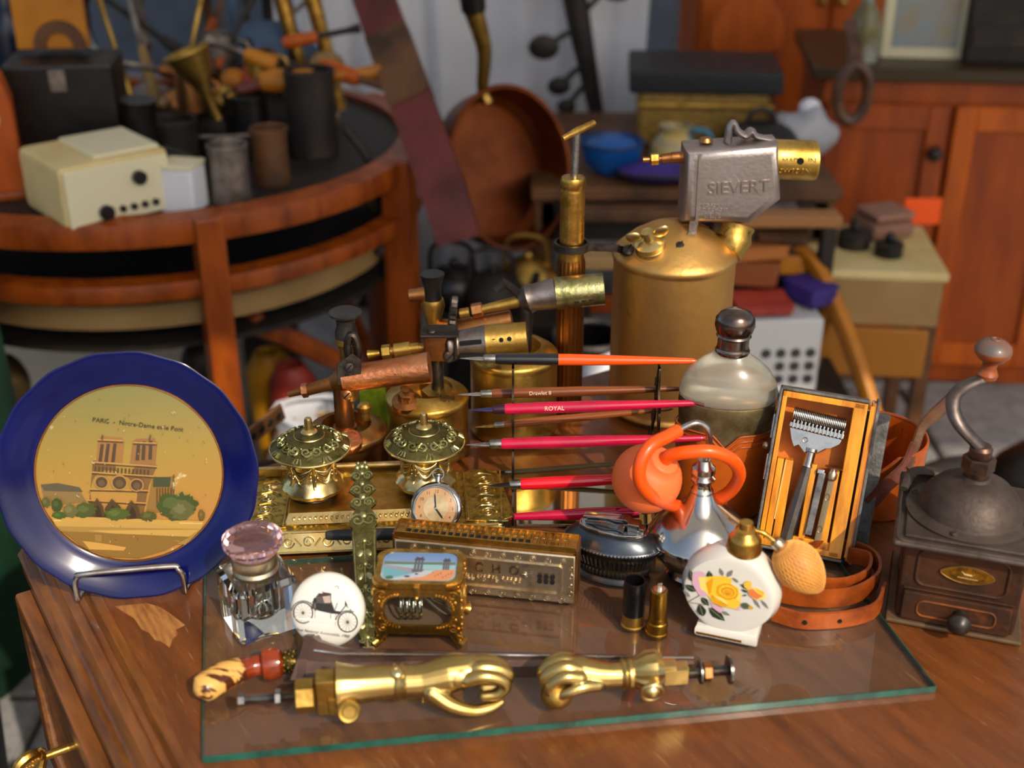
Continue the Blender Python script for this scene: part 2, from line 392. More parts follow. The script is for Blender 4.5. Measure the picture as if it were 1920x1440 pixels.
m = M(); hh = V((-.453, .268, .612))
m.cyl(hh+V((.02, 0, 0)), hh+V((-.012, 0, 0)), .004)
m.tube(cr([hh+V((-.012, 0, .0)), hh+V((-.02, -.008, .014)), hh+V((-.034, -.012, .012)), hh+V((-.042, -.012, -.004)), hh+V((-.046, -.010, -.016)), hh+V((-.03, -.006, -.014)), hh+V((-.018, -.002, -.012)), hh+V((-.012, 0, 0))], 6), [.004, .0055, .004, .0055, .004], 8)
for k in range(5): m.scroll(hh+V((-.016-.006*k, -.008, .010-.005*k)), (0.7, 0, .5), (0, 0, 1), .007, .0016, 1.3)
m.build('drawer_pull', gold, dr)
# torn veneer: the bare wood shows
pts = [(215, 1137), (235, 1150), (252, 1160), (265, 1180), (280, 1187), (290, 1200), (302, 1203), (318, 1214), (324, 1198), (333, 1190), (330, 1180), (347, 1172), (325, 1155), (300, 1138), (275, 1131)]
inv = Matrix.Translation((DX, DY, 0)) @ Matrix.Rotation(DA, 4, 'Z'); inv = inv.inverted()
q = [inv @ P(u, v, .7502) for u, v in pts]
m = M(); m.prism([(a.x, a.y) for a in q], .7490, .7504); m.build('bare_patch', bare_wood, desk)

# ---------------------------------------------------------------- sheet of glass
GZ = .757
gl = [V((-.240, .742)), V((.354, .825)), V((.300, 1.078)), V((-.294, .998))]
gc = sum((V((p.x, p.y, 0)) for p in gl), V((0, 0, 0)))/4
gt = thing('glass_sheet', 'clear sheet of plate glass with green polished edges lying on the desk', 'glass', (gc.x, gc.y, .7505))
gp = [(p.x-gc.x, p.y-gc.y) for p in gl]
m = M(); m.prism(gp, .0001, .0062); m.build('pane', sheet_glass, gt)
for i in range(4):
    a, b = V(gp[i]), V(gp[(i+1) % 4]); d = (b-a).normalized(); n_ = V((d.y, -d.x))
    m = M(); m.prism([tuple(a), tuple(b), tuple(b+n_*.0009), tuple(a+n_*.0009)], .0, .0063); m.build('edge', glass_edge, gt)

# ================================================================ things behind the desk, out of focus
cherry = mat('cherry', '9c4806', .45, 0, col2='702c02', sc=6, stretch=(4, 4, 1), coat=.1)
walnut = mat('walnut', 'a84a00', .5, 0, col2='7e3000', sc=3, lo=.35, hi=.7, stretch=(6, 6, 1))
orange_wood = mat('orange_wood', 'c45c00', .55, 0, col2='a04400', sc=3, stretch=(5, 5, 1))
ochre = mat('ochre', 'c07a14', .5, 0, col2='9a5a0c', sc=6)
cream = mat('cream', 'd8c48c', .5, 0, col2='c8ae70', sc=5)
ivory = mat('ivory', 'dcd4b0', .5)
white_p = mat('white_p', 'dcdde2', .7, 0, col2='cfd0d6', sc=3)
grey_p = mat('grey_p', 'a9a9ad', .6, 0, col2='8a8c92', sc=8)
tin = mat('tin', '9a8f86', .45, .8, col2='5a5048', sc=20)
darkiron = mat('darkiron', '2a2725', .55, .4, col2='3c332c', sc=18)
brownm = mat('brownm', '6a4424', .55, 0, col2='3c2614', sc=10)
maroon = mat('maroon', '6a2c24', .55, 0, col2='4a1c1a', sc=8)
bluep = mat('bluep', '0a5aa8', .35, 0, col2='08407c', sc=5)
bluegrey = mat('bluegrey', '4c6484', .6, 0, col2='2e3a48', sc=5)
violet = mat('violet', '3c2a80', .7, 0, col2='2a1c5c', sc=8)
redp = mat('redp', 'b04030', .5, 0, col2='902c24', sc=8)
hiorange = mat('hiorange', 'ff5a08', .6)
greenp = mat('greenp', '0c3a22', .7, 0, col2='082818', sc=5)
wicker = mat('wicker', 'a07c30', .6, 0, col2='5c4418', sc=40, stretch=(1, 1, 4))
tanp = mat('tanp', 'a08050', .65, 0, col2='8a6a3a', sc=4)
bcopper = mat('bcopper', '7a3a12', .4, .7, col2='4c2208', sc=5)

class TH:
    """a thing with parts, written in world measures about its own base"""
    def __init__(s, name, label, cat, base, rz=0, group=None):
        s.o = thing(name, label, cat, base, rz, group); s.b = V(base)
    def m(s): return M()
    def add(s, name, mt, m, **k): return m.build(name, mt, s.o, **k)
def bx(T_, name, mt, c, size, bev=.004): m = M(); m.box(c, size, bev, seg=1); return T_.add(name, mt, m)

# round open-apron table
RT = TH('round_table', 'round orange-brown table with a double open rail, loaded with junk at left', 'table', (-.75, 2.56, 0))
rr = .56
def ringband(z, h, t, mt, name):
    m = M(); pr = [(rr-t, z), (rr, z), (rr, z+h), (rr-t, z+h), (rr-t, z)]; m.lathe([(rr-t, z), (rr, z+.004), (rr+.004, z+h/2), (rr, z+h-.004), (rr-t, z+h), (rr-t, z)], 64); return RT.add(name, mt, m, sharp=60)
ringband(.70, .05, .045, cherry, 'top_rail'); ringband(.60, .04, .035, cherry, 'lower_rail')
m = M(); m.lathe([(0, .725), (rr-.04, .725), (rr-.04, .735), (0, .735)], 48); RT.add('top_board', dark, m)
m = M(); m.lathe([(0, .49), (rr-.05, .49), (rr-.05, .50), (0, .50)], 48); RT.add('shelf', dark, m)
m = M(); m.lathe([(rr-.09, .53), (rr-.06, .53), (rr-.06, .575), (rr-.09, .575), (rr-.09, .53)], 48); RT.add('shelf_band', tanp, m)
for a in (-66, -17, 40, 110, 175, 246):
    ca, sa = math.cos(R(a)), math.sin(R(a)); m = M(); m.box((0, 0, .375), (.06, .05, .75), .006, rot=Matrix.Rotation(R(a), 3, 'Z'))
    o = RT.add('leg', cherry, m); o.location = (ca*(rr-.01), sa*(rr-.01), 0)
m = M(); m.tube([(.25, -.38, .50), (.48, -.15, .25)], .022, 8); m.tube([(.25, .30, .50), (.48, -.12, .2)], .02, 8); RT.add('brace', cherry, m)

def on(u, v, y, z=None):            # a base point seen at (u, v): depth y, or level z
    return W(u, v, y) if z is None else P(u, v, z)
TZ = .735
def rt(u, y):                        # on the round table at depth y
    x = (u-960)/FPX*(y*math.cos(PITCH)+(EYE-TZ)*math.sin(PITCH)); return V((x, y, TZ))
# cream projector
b = rt(190, 2.13)
t = TH('slide_projector', 'cream boxy slide projector standing at the left rail of the round table', 'projector', b, R(40))
m = M(); m.box((.0, .0, .058), (.20, .18, .11), .012); t.add('housing', cream, m)
m = M(); m.box((.03, 0, .115), (.12, .15, .008), .004); t.add('top_plate', ivory, m)
m = M(); m.box((0, -.093, .056), (.185, .008, .098), .003); t.add('front_panel', ivory, m)
m = M(); m.cyl((.035, -.096, .075), (.035, -.108, .075), .012); t.add('knob', black, m); m = M(); m.cyl((-.03, -.096, .026), (-.03, -.106, .026), .013); t.add('knob', black, m)
for k in range(4): m = M(); m.cyl((.0+.02*k, -.096, .026), (.0+.02*k, -.102, .026), .006); t.add('button', dark, m)
b = rt(150, 2.36)
t = TH('black_case', 'tall black case behind the cream projector', 'case', b, R(8))
m = M(); m.box((0, 0, .11), (.20, .14, .22), .01); t.add('body', black, m); m = M(); m.box((0, -.072, .19), (.03, .006, .04), .002); t.add('clasp', tin, m)
m = M(); m.tube(cr([(-.04, 0, .22), (-.03, 0, .226), (.03, 0, .226), (.04, 0, .22)], 5), .004, 6); t.add('handle', dark, m)
b = rt(138, 2.38)+V((0, 0, .228))
t = TH('picture_block', 'small ochre picture panel with a brown arch standing on the black case', 'picture', b, R(4))
m = M(); m.box((0, 0, .06), (.13, .02, .115), .003); t.add('panel', ochre, m)
m = M(); m.lathe([(.025, -.004), (.048, -.004), (.048, .004), (.025, .004), (.025, -.004)], 24, mx=Matrix.Translation((.015, -.012, .008)) @ Matrix.Rotation(PI/2, 4, 'X'))
m.v = [V((p.x, p.y, max(p.z, .004))) for p in m.v]; t.add('arch', brownm, m)
b = rt(-12, 2.22)
t = TH('mantel_clock', 'rounded orange wooden clock case at the far left of the round table', 'clock', b, R(20))
pr = [(-.06, 0), (.06, 0), (.06, .17), (.05, .21), (.025, .235), (0, .24), (-.025, .235), (-.05, .21), (-.06, .17)]
m = M(); m.prism(pr, -.05, .05, .006, mx=Matrix.Rotation(PI/2, 4, 'X')); t.add('case', orange_wood, m)
m = M(); m.cyl((0, -.05, .15), (0, -.056, .15), .035, seg=28); t.add('dial', ivory, m)
m = M(); m.box((0, 0, .008), (.15, .12, .016), .004); t.add('plinth', cherry, m)
def can(name, label, u, y, r, h, mt, cat='can', lidm=None, z=None):
    b = rt(u, y); t = TH(name, label, cat, b)
    m = M(); m.lathe([(0, 0), (r*.96, 0), (r, .004), (r, .012), (r*.97, .016), (r*.97, h-.016), (r, h-.012), (r, h), (r*.93, h), (r*.93, h-.01), (0, h-.012)], 26); t.add('body', mt, m)
    m = M(); m.torus((0, 0, h), r*.97, .003, seg=24, k=6); t.add('rim', lidm or mt, m); return t
can('tin_can', 'dull steel tin can by the right rail of the round table', 436, 2.17, .036, .105, tin)
can('tin_can', 'brownish tin can just right of the steel can', 512, 2.28, .034, .105, brownm)
can('iron_pot', 'tall dark iron pot at the right side of the round table', 590, 2.47, .05, .17, darkiron, 'pot')
can('iron_pot', 'small black pot behind the tin cans on the round table', 470, 2.48, .045, .12, black, 'pot')
can('iron_pot', 'dark squat pot behind the white card box on the round table', 330, 2.40, .05, .09, darkiron, 'pot')
b = rt(348, 2.13); t = TH('card_box', 'small white card box beside the cream projector', 'box', b, R(-12))
bx(t, 'body', white_p, (0, 0, .04), (.065, .06, .08)); bx(t, 'lid', ivory, (0, 0, .083), (.067, .062, .008), .002)
b = rt(300, 2.30); t = TH('old_boot', 'black leather boot standing behind the projector on the round table', 'boot', b, R(-30))
m = M(); m.ball((.03, 0, .035), (.075, .032, .035)); m.tube([(-.03, 0, .02), (-.035, 0, .10), (-.03, 0, .15)], [.035, .03, .034], 14)
t.add('upper', black, m); m = M(); m.box((.02, 0, .006), (.15, .06, .012), .005); t.add('sole', dark, m)
# brass tools and junk heaped on the round table
def funnel(label, u, y, r, h, mt, tilt, dz=0):
    b = rt(u, y)+V((0, 0, dz)); t = TH('funnel', label, 'funnel', b); m = M()
    q = Matrix.Translation((0, 0, r)) @ Matrix.Rotation(tilt, 4, 'Y'); m.lathe([(r, -h/2), (r*.25, h*.1), (r*.18, h/2), (r*.14, h/2), (r*.2, h*.1), (r*.95, -h/2)], 24, mx=q); t.add('cone', mt, m)
    m = M(); m.torus(q @ V((0, 0, -h/2)), r, .004, q.to_3x3() @ V((1, 0, 0)), q.to_3x3() @ V((0, 1, 0))); t.add('rim', mt, m)
funnel('tarnished brass funnel lying behind the steel can on the round table', 395, 2.44, .045, .14, brass_old, R(160), .10)
def tool(name, label, cat, u, y, z, ln, ang, pitch, hm, bm_, r=.014):
    b = rt(u, y)+V((0, 0, z)); t = TH(name, label, cat, b, ang)
    d = V((math.cos(pitch), 0, math.sin(pitch))); m = M(); m.tube([d*0, d*ln*.1, d*ln*.4, d*ln*.45], [r*.8, r*1.1, r*.9, r*.7], 10); t.add('handle', hm, m)
    m = M(); m.tube([d*ln*.43, d*ln*.8, d*ln], [r*.5, r*.5, r*.8], 8); t.add('shank', bm_, m); return t
tool('rolling_pin', 'light wooden roller lying across the heap on the round table', 'tool', 500, 2.50, .14, .24, R(8), R(3), ochre, ochre, .022)
tool('mallet', 'brown wooden handled mallet leaning over the heap by the brass rods', 'tool', 610, 2.55, .16, .2, R(-20), R(-12), orange_wood, brownm, .018)
tool('poker', 'thin brass poker leaning left behind the black case', 'tool', 270, 2.55, .02, .30, R(150), R(75), brass_old, brass_old, .01)
tool('poker', 'brass poker with brown grip standing behind the boot', 'tool', 330, 2.60, .02, .32, R(40), R(70), brownm, brass_old, .011)
tool('hammer', 'hammer with orange handle tilted in the heap left of centre', 'tool', 372, 2.62, .06, .28, R(30), R(55), orange_wood, darkiron, .013)
tool('chisel', 'chisel with pale handle stuck upright in the heap', 'tool', 300, 2.66, .05, .30, R(120), R(60), tanp, tin, .012)
tool('file', 'long dark file laid slanting at the back of the heap', 'tool', 420, 2.70, .10, .34, R(160), R(30), darkiron, darkiron, .014)
tool('spanner', 'grey steel spanner laid slanting over the blue cloth', 'tool', 440, 2.74, .12, .30, R(20), R(35), grey_p, tin, .012)
tool('screwdriver', 'screwdriver with copper-brown grip on top of the heap', 'tool', 395, 2.58, .13, .2, R(200), R(15), copper_brown, tin, .014)
tool('candle_snuffer', 'small red-handled snuffer at the centre of the heap', 'tool', 478, 2.57, .12, .16, R(100), R(20), redp, darkiron, .014)
for k, (u, y, z, r, mt, lb) in enumerate([(428, 2.52, .10, .035, brass_old, 'dull brass doorknob at the front of the heap'), (450, 2.60, .12, .03, ochre, 'yellowed bone knob in the heap'), (395, 2.66, .13, .045, brownm, 'brown wooden ball at the back of the heap'),
        (545, 2.62, .13, .035, darkiron, 'black iron ball by the brass rods'), (345, 2.52, .09, .04, copper_brown, 'copper knob between boot and funnel'), (510, 2.66, .15, .03, maroon, 'dark red knob at the back of the heap'), (620, 2.68, .13, .04, tanp, 'tan wooden ball near the table right rim')]):
    t = TH('door_knob', lb, 'knob', rt(u, y)+V((0, 0, z-.02))); m = M(); m.ball((0, 0, .02), (r, r, r*.85), 16, 10); t.add('ball', mt, m); m = M(); m.lathe([(0, -.03), (r*.5, -.03), (r*.45, 0), (r*.5, .01)], 14); t.add('neck', brass_old, m)
tool('trowel', 'iron trowel with orange grip pointing right beside the tall iron pot', 'tool', 545, 2.58, .20, .16, R(5), R(10), orange_wood, darkiron, .013)
tool('paint_brush', 'flat brush with cream handle sticking up behind the funnel', 'brush', 408, 2.70, .08, .26, R(80), R(62), ivory, brownm, .012)
tool('pliers', 'dark pliers lying open on the front of the heap', 'tool', 455, 2.47, .13, .16, R(30), R(8), maroon, darkiron, .012)
tool('bradawl', 'small tool with yellowish bulb handle at the right of the heap', 'tool', 530, 2.56, .16, .15, R(170), R(18), ochre, tin, .016)
tool('ladle', 'long grey ladle leaning left behind the black case', 'ladle', 235, 2.62, .03, .36, R(160), R(72), grey_p, tin, .010)
tool('walking_stick', 'brown stick leaning right at the back left of the round table', 'stick', 355, 2.88, .02, .42, R(15), R(66), orange_wood, brownm, .012)
tool('fire_tongs', 'black tongs rising steeply between the brass rods and the blue bag', 'tool', 475, 2.90, .02, .40, R(100), R(70), darkiron, darkiron, .012)
for k, (u, y, z, r, h, mt, lb) in enumerate([(372, 2.50, .085, .034, .07, copper_brown, 'small copper mug in front of the funnel'), (500, 2.60, .12, .034, .06, brass_old, 'squat brass mug in the middle of the heap'), (425, 2.68, .12, .04, .08, tin, 'grey pewter mug at the back of the heap')]):
    t = TH('mug', lb, 'mug', rt(u, y)+V((0, 0, z)), 0, 'mugs in the tool heap'); m = M(); m.lathe([(0, 0), (r, 0), (r*.9, h), (r*.82, h), (r*.9, .006), (0, .006)], 20); t.add('body', mt, m); m = M(); m.tube(cr([(r*.92, 0, h*.2), (r*1.6, 0, h*.35), (r*1.5, 0, h*.75), (r*.88, 0, h*.85)], 5), .004, 6); t.add('handle', mt, m)
b = rt(440, 2.62); t = TH('scrap_tray', 'dark shallow tray holding the heap of tools on the round table', 'tray', b)
m = M(); m.lathe([(0, 0), (.17, 0), (.20, .05), (.195, .05), (.165, .008), (0, .008)], 30); t.add('dish', darkiron, m); m = M(); m.torus((0, 0, .05), .198, .005); t.add('rim', tin, m)
m = M(); m.ball((0, 0, .04), (.15, .13, .075), 22, 12); t.add('scrap_metal', darkiron, m)
b = rt(560, 2.72); t = TH('brass_stand', 'pair of tall leaning brass rods rising from the round table', 'stand', b)
for q in ((-.045, .025), (.02, -.015)):
    m = M(); m.tube([(q[0]+.07, 0, .03), (q[0]+.05, 0, .16), (q[0]-.01, 0, .46)], [.018, .016, .022], 12); t.add('rod', gold, m)
m = M(); m.lathe([(0, 0), (.09, 0), (.09, .012), (.05, .03), (0, .035)], 24); t.add('foot', brass_old, m)
b = V((-.42, 2.78, .735)); t = TH('blue_cloth_bag', 'blue-grey cloth bag behind the tool heap', 'bag', b+V((-.12, 0, 0)))
m = M(); m.ball((0, 0, .10), (.13, .07, .11), 20, 12); t.add('bag', bluegrey, m, sharp=180); m = M(); m.tube(cr([(-.06, 0, .19), (-.05, 0, .26), (.05, 0, .26), (.06, 0, .19)], 6), .01, 8); t.add('handle', bluegrey, m)
b = V((-1.12, 2.85, .735)); t = TH('dark_bottle', 'dark blue bottle at the upper left behind the black case', 'bottle', b)
m = M(); m.lathe([(0, 0), (.05, 0), (.05, .17), (.02, .22), (.016, .29), (0, .29)], 20); t.add('glass', mat('darkblue', '0c1830', .2), m); m = M(); m.cyl((0, 0, .285), (0, 0, .30), .018); t.add('stopper', tanp, m)
for k, (x, y, h, mt, lb) in enumerate([(-.98, 2.95, .26, darkiron, 'black iron candlestick behind the picture panel'), (-.86, 2.98, .30, tin, 'grey pewter candlestick near the brass poker'), (-.70, 2.96, .27, brownm, 'brown turned candlestick at the back of the round table'), (-.55, 2.90, .3, darkiron, 'tall black candlestick behind the blue bag')]):
    t = TH('candlestick', lb, 'candlestick', (x, y, .735)); m = M(); m.lathe([(0, 0), (.05, 0), (.045, .012), (.015, .03), (.012, .1), (.02, .12), (.012, .14), (.012, h-.05), (.028, h-.02), (.03, h), (0, h)], 18); t.add('stem', mt, m)
    m = M(); m.torus((0, 0, h), .03, .004, seg=18, k=6); t.add('drip_ring', mt, m)
# under the round table
for k, (x, y, h, r, mt, lb) in enumerate([(-1.0, 2.2, .40, .085, mat('bronze', '5c4a2c', .5, .4, col2='2c2216', sc=14), 'bronze bust with round head under the round table at far left'), (-.80, 2.22, .37, .075, brownm, 'brown carved head under the round table'), (-.63, 2.28, .41, .06, darkiron, 'dark iron figure under the round table near its leg')]):
    t = TH('bust', lb, 'statue', (x, y, .0)); m = M(); m.lathe([(0, 0), (r*.9, 0), (r*.9, .03), (r*.5, .06), (r*.5, h-.24), (r*.95, h-.20), (r*1.05, h-.15), (r*.4, h-.10), (r*.38, h-.085)], 20); t.add('torso', mt, m, sharp=180)
    m = M(); m.ball((0, 0, h-.05), (r*.62, r*.66, r*.8), 16, 10); m.ball((0, -r*.6, h-.05), (.01, .014, .016), 8, 6); t.add('head', mt, m, sharp=180)
t = TH('pale_board', 'pale beige board standing on the ground under the round table', 'board', (-.9, 2.66, 0)); bx(t, 'board', mat('beige', 'c8bca6', .8, 0, col2='b5aa94', sc=3), (0, 0, .24), (.7, .03, .48)); bx(t, 'foot', dark, (0, .0, .01), (.7, .12, .02))
# colourful things on the ground between round table and white sheet
t = TH('amber_crate', 'dark box with an amber front panel beyond the round table leg', 'box', P(515, 700, .15)*1.0, R(6)); t.o.location.z = 0
bx(t, 'body', darkiron, (0, 0, .13), (.12, .12, .26)); bx(t, 'panel', mat('amber', '9a5a10', .4), (0, -.062, .2), (.085, .006, .05))
for k, (u, v, mt, lb) in enumerate([(505, 690, mat('yel', 'c88a10', .5), 'yellow-orange round pot in front of the amber panel box'), (548, 715, redp, 'red-orange round pot right of the yellow one')]):
    b = P(u, v, 0.30); b.z = .0; t = TH('painted_pot', lb, 'pot', b); m = M(); m.lathe([(0, 0), (.03, 0), (.048, .22), (.05, .30), (.03, .335), (.022, .335), (.022, .32)], 18); t.add('pot', mt, m); m = M(); m.torus((0, 0, .335), .026, .005, seg=16, k=6); t.add('rim', mt, m)
t = TH('paper_sack', 'crumpled pale grey paper sack on the ground between round table and white sheet', 'sack', (-.36, 2.0, 0)); m = M(); m.lathe([(0, 0), (.09, 0), (.10, .1), (.09, .28), (.06, .36), (.07, .40), (.05, .40)], 14, fn=lambda th, r, z: (r*(1+.12*math.sin(3*th+z*14)), z)); t.add('sack', white_p, m); m = M(); m.torus((0, 0, .36), .062, .006, seg=14, k=6); t.add('tie', tanp, m)
t = TH('toolbox', 'black toolbox on the ground just behind the left of the desk', 'box', (-.36, 1.68, 0), R(25))
bx(t, 'body', dark, (0, 0, .20), (.5, .22, .40), .01); bx(t, 'lid', black, (0, 0, .412), (.51, .23, .02), .004); m = M(); m.tube(cr([(-.1, 0, .42), (-.09, 0, .46), (.09, 0, .46), (.1, 0, .42)], 5), .008, 8); t.add('handle', tin, m)
m = M(); a, b = W(430, 850, 1.50), W(530, 770, 1.56); t = TH('perforated_bar', 'brown steel bar with round holes leaning behind the blue plate', 'bar', (a.x, a.y, a.z))
d = b-a; m.ribbon([d*0, d*.5, d], .034, .005, up=(0, -.5, 1)); t.add('bar', brownm, m)
for k in range(6): q = d*(.1+.16*k); m = M(); m.cyl(q+V((.0, -.004, 0)), q+V((0, .004, 0)), .006, seg=10); t.add('bolt_hole', hole, m)
t = TH('tarpaulin_bin', 'black plastic bin on the ground behind the left edge of the desk', 'bin', (-.92, 1.29, 0), R(20)); m = M(); m.lathe([(0, 0), (.20, 0), (.24, .56), (.25, .60), (.23, .60), (.19, .02)], 24); t.add('tub', black, m); m = M(); m.torus((0, 0, .60), .242, .012); t.add('rim', dark, m)
t = TH('green_sack', 'dark green sack standing at the far left edge behind the blue plate', 'sack', (-1.0, 1.80, 0)); m = M(); m.lathe([(0, 0), (.16, 0), (.18, .3), (.17, .68), (.1, .78), (.05, .80)], 20, fn=lambda th, r, z: (r*(1+.05*math.sin(5*th)), z)); t.add('sack', greenp, m); m = M(); m.torus((0, 0, .78), .1, .012); t.add('tie', dark, m)

# white dust sheet on a board, copper pan, iron heap
t = TH('dust_sheet', 'tall white dust sheet hung over a board behind the copper pan', 'sheet', (-.16, 3.45, 0))
m = M(); n = 40; pts = [(-.50+1.02*i/n, -.03+.018*math.sin(i*.9)+.012*math.sin(i*2.3), 0) for i in range(n+1)]
vs = []; fs = []
for i, p in enumerate(pts):
    for k in range(5): vs.append((p[0]+.012*math.sin(k+i*.4), p[1]*(1.6-.2*k), .005+.30*k))
for i in range(n):
    for k in range(4): fs.append((i*5+k, i*5+5+k, i*5+6+k, i*5+1+k))
m.add(vs, fs); o = t.add('sheet', white_p, m, sharp=180); md = o.modifiers.new('s', 'SOLIDIFY'); md.thickness = .004
bx(t, 'board', tanp, (0, .06, .6), (1.0, .03, 1.2)); bx(t, 'foot', dark, (0, .06, .01), (1.0, .2, .02))
b = V((-.005, 2.50, 0)); t = TH('low_stand', 'low dark iron stove base under the copper pan', 'stand', b)
m = M(); m.box((0, 0, .40), (.34, .30, .03), .006); t.add('top', darkiron, m); m = M(); m.box((0, 0, .2), (.26, .22, .38), .01); t.add('body', black, m)
for q in ((-1, -1), (1, -1), (-1, 1), (1, 1)): m = M(); m.tube([(q[0]*.14, q[1]*.12, .39), (q[0]*.17, q[1]*.15, 0)], [.02, .014], 8); t.add('leg', darkiron, m)
# copper pan on its side, mouth to the right front
c = W(935, 318, 2.58); t = TH('copper_pan', 'large round copper pan with long handle standing on edge before the white sheet', 'pan', (c.x, c.y, c.z-.165))
ax = V((.50, -.78, .28)).normalized(); mx = frame((0, 0, .165), (V((0, 0, 1)).cross(ax)), ax.cross(V((0, 0, 1)).cross(ax))); r = .145
m = M(); m.lathe([(0, -.05), (r*.86, -.05), (r*.97, -.03), (r, .05), (r*.985, .05), (r*.95, -.025), (r*.84, -.043), (0, -.043)], 40, mx=mx, sy=1.16); t.add('bowl', bcopper, m)
m = M(); m.tube([mx @ V((r*math.cos(2*PI*i/40), 1.16*r*math.sin(2*PI*i/40), .05)) for i in range(40)], .006, 8, closed=True); t.add('rim', bcopper, m)
a = W(905, 165, 2.58)-t.b; b2 = W(888, 20, 2.52)-t.b
m = M(); m.tube(cr([a+V((.01, 0, -.03)), a, a*.5+b2*.5+V((.012, 0, 0)), b2], 6), [.012, .012, .015, .02], 10); t.add('handle', brass_old, m)
m = M(); m.tube([b2, b2+V((-.006, -.01, .07))], [.024, .028], 12); t.add('grip', black, m)
for k, (u, v, y, mt, nm, lb) in enumerate([(850, 500, 2.46, black, 'iron_kettle', 'squat black kettle under the copper pan at left'), (925, 480, 2.42, darkiron, 'iron_kettle', 'black kettle directly under the copper pan'), (990, 480, 2.50, brass_old, 'brass_kettle', 'dull brass kettle right of the black ones under the copper pan')]):
    b = W(u, v, y); t = TH(nm, lb, 'kettle', (b.x, y, .415)); m = M(); m.lathe([(0, 0), (.05, 0), (.062, .03), (.058, .06), (.03, .085), (.0, .09)], 22); t.add('body', mt, m, sharp=180)
    m = M(); m.tube(cr([(.05, 0, .03), (.08, 0, .05), (.09, 0, .085)], 5), [.014, .008], 8); t.add('spout', mt, m); m = M(); m.tube(cr([(-.05, 0, .06), (-.04, 0, .13), (.03, 0, .13), (.045, 0, .07)], 6), .005, 6); t.add('handle', mt, m); m = M(); m.ball((0, 0, .093), .011, 10, 8); t.add('lid_knob', mt, m)
t = TH('leaning_strap', 'long reddish brown leather scabbard leaning between round table and white sheet', 'scabbard', (-.06, 2.24, 0))
a, b2 = W(830, 350, 2.30)-t.b, W(688, -40, 2.72)-t.b
m = M(); m.ribbon([a+V((.03, -.02, -.10)), a, a*.5+b2*.5, b2], .085, .03, up=(1, 0, .4)); t.add('sheath', maroon, m)
m = M(); m.ribbon([a*.62+b2*.38, a*.28+b2*.72], .088, .034, up=(1, 0, .4)); t.add('band', brownm, m)
b = W(715, 440, 2.42); t = TH('iron_bell', 'small black iron bell hanging beside the round table right of its rail', 'bell', (b.x, 2.42, b.z)); m = M()
m.lathe([(0, .05), (.03, .045), (.02, .01), (.034, -.02), (.036, -.03), (.03, -.03), (0, .0)], 16); t.add('bell', darkiron, m); m = M(); m.tube(cr([(0, 0, .05), (-.005, 0, .10), (-.02, 0, .16), (-.06, .0, .22)], 5), .009, 8); t.add('hook', darkiron, m)

# trestle table behind the big blowlamp
TT = TH('trestle_table', 'dark trestle table behind the tall blowlamp', 'table', (.37, 2.87, 0))
bx(TT, 'table_top', brownm, (0, 0, .625), (.66, .64, .03)); bx(TT, 'apron', dark, (0, -.29, .56), (.62, .02, .09))
for q in ((-.30, -.28), (.30, -.28), (-.30, .28), (.30, .28)): m = M(); m.box((q[0], q[1], .305), (.04, .04, .61)); TT.add('leg', brownm, m)
bx(TT, 'stretcher', cherry, (0, -.28, .36), (.6, .03, .04))
def tt(u, y, z=.64): return V(((u-960)/FPX*(y*math.cos(PITCH)+(EYE-z)*math.sin(PITCH)), y, z))
t = TH('wicker_hamper', 'golden brown wicker hamper with a black lid on the trestle table', 'basket', tt(1310, 2.95), R(-4))
m = M(); m.box((0, 0, .065), (.30, .2, .13), .014); t.add('body', wicker, m); m = M(); m.box((0, 0, .155), (.345, .24, .05), .006); t.add('lid', mat('hamperlid', '11171c', .5), m); m = M(); m.box((0, -.1, .10), (.31, .02, .012), .003); t.add('band', brass_old, m)
t = TH('blue_bowl', 'bright blue enamel bowl on the left of the trestle table', 'bowl', tt(1145, 2.66)); m = M(); m.lathe([(0, 0), (.03, 0), (.06, .025), (.07, .07), (.066, .07), (.055, .03), (0, .01)], 26); m.ball((0, 0, .055), (.062, .062, .03)); t.add('bowl', bluep, m); m = M(); m.torus((0, 0, .07), .068, .004); t.add('rim', mat('drim', '0a2a60', .3), m)
t = TH('painted_jug', 'small painted jug in yellow and teal on the trestle table', 'jug', tt(1262, 2.68)); m = M(); m.lathe([(0, 0), (.04, 0), (.055, .03), (.05, .06), (.03, .085), (.036, .1), (.03, .1)], 24); t.add('body', mat('paintj', 'b8a060', .35, 0, col2='2a7090', sc=14, lo=.45, hi=.55), m); m = M(); m.tube(cr([(.045, 0, .035), (.08, 0, .05), (.07, 0, .085), (.035, 0, .09)], 5), .007, 8); t.add('handle', mat('teal', '2a6a80', .4), m)
t = TH('violet_cushion', 'dark violet velvet cushion lying in front of the painted jug', 'cushion', tt(1250, 2.60)); m = M(); m.ball((0, 0, .022), (.11, .05, .022)); t.add('pad', violet, m, sharp=180); m = M(); m.tube([(.11*math.cos(2*PI*i/24), .05*math.sin(2*PI*i/24), .022) for i in range(24)], .004, 6, closed=True); t.add('piping', dark, m)
t = TH('violet_cushion', 'small violet cushion right of the painted jug', 'cushion', tt(1345, 2.68)); m = M(); m.ball((0, 0, .03), (.06, .05, .03)); t.add('pad', violet, m, sharp=180); m = M(); m.tube([(.06*math.cos(2*PI*i/24), .05*math.sin(2*PI*i/24), .03) for i in range(24)], .004, 6, closed=True); t.add('piping', dark, m)
t = TH('plastic_bundle', 'crumpled white plastic bundle at the right end of the trestle table', 'bag', tt(1500, 2.78)); m = M(); m.ball((0, 0, .055), (.075, .06, .06), 18, 12)
for p in m.v: p *= 1+.12*math.sin(70*p.x)*math.cos(60*p.z)
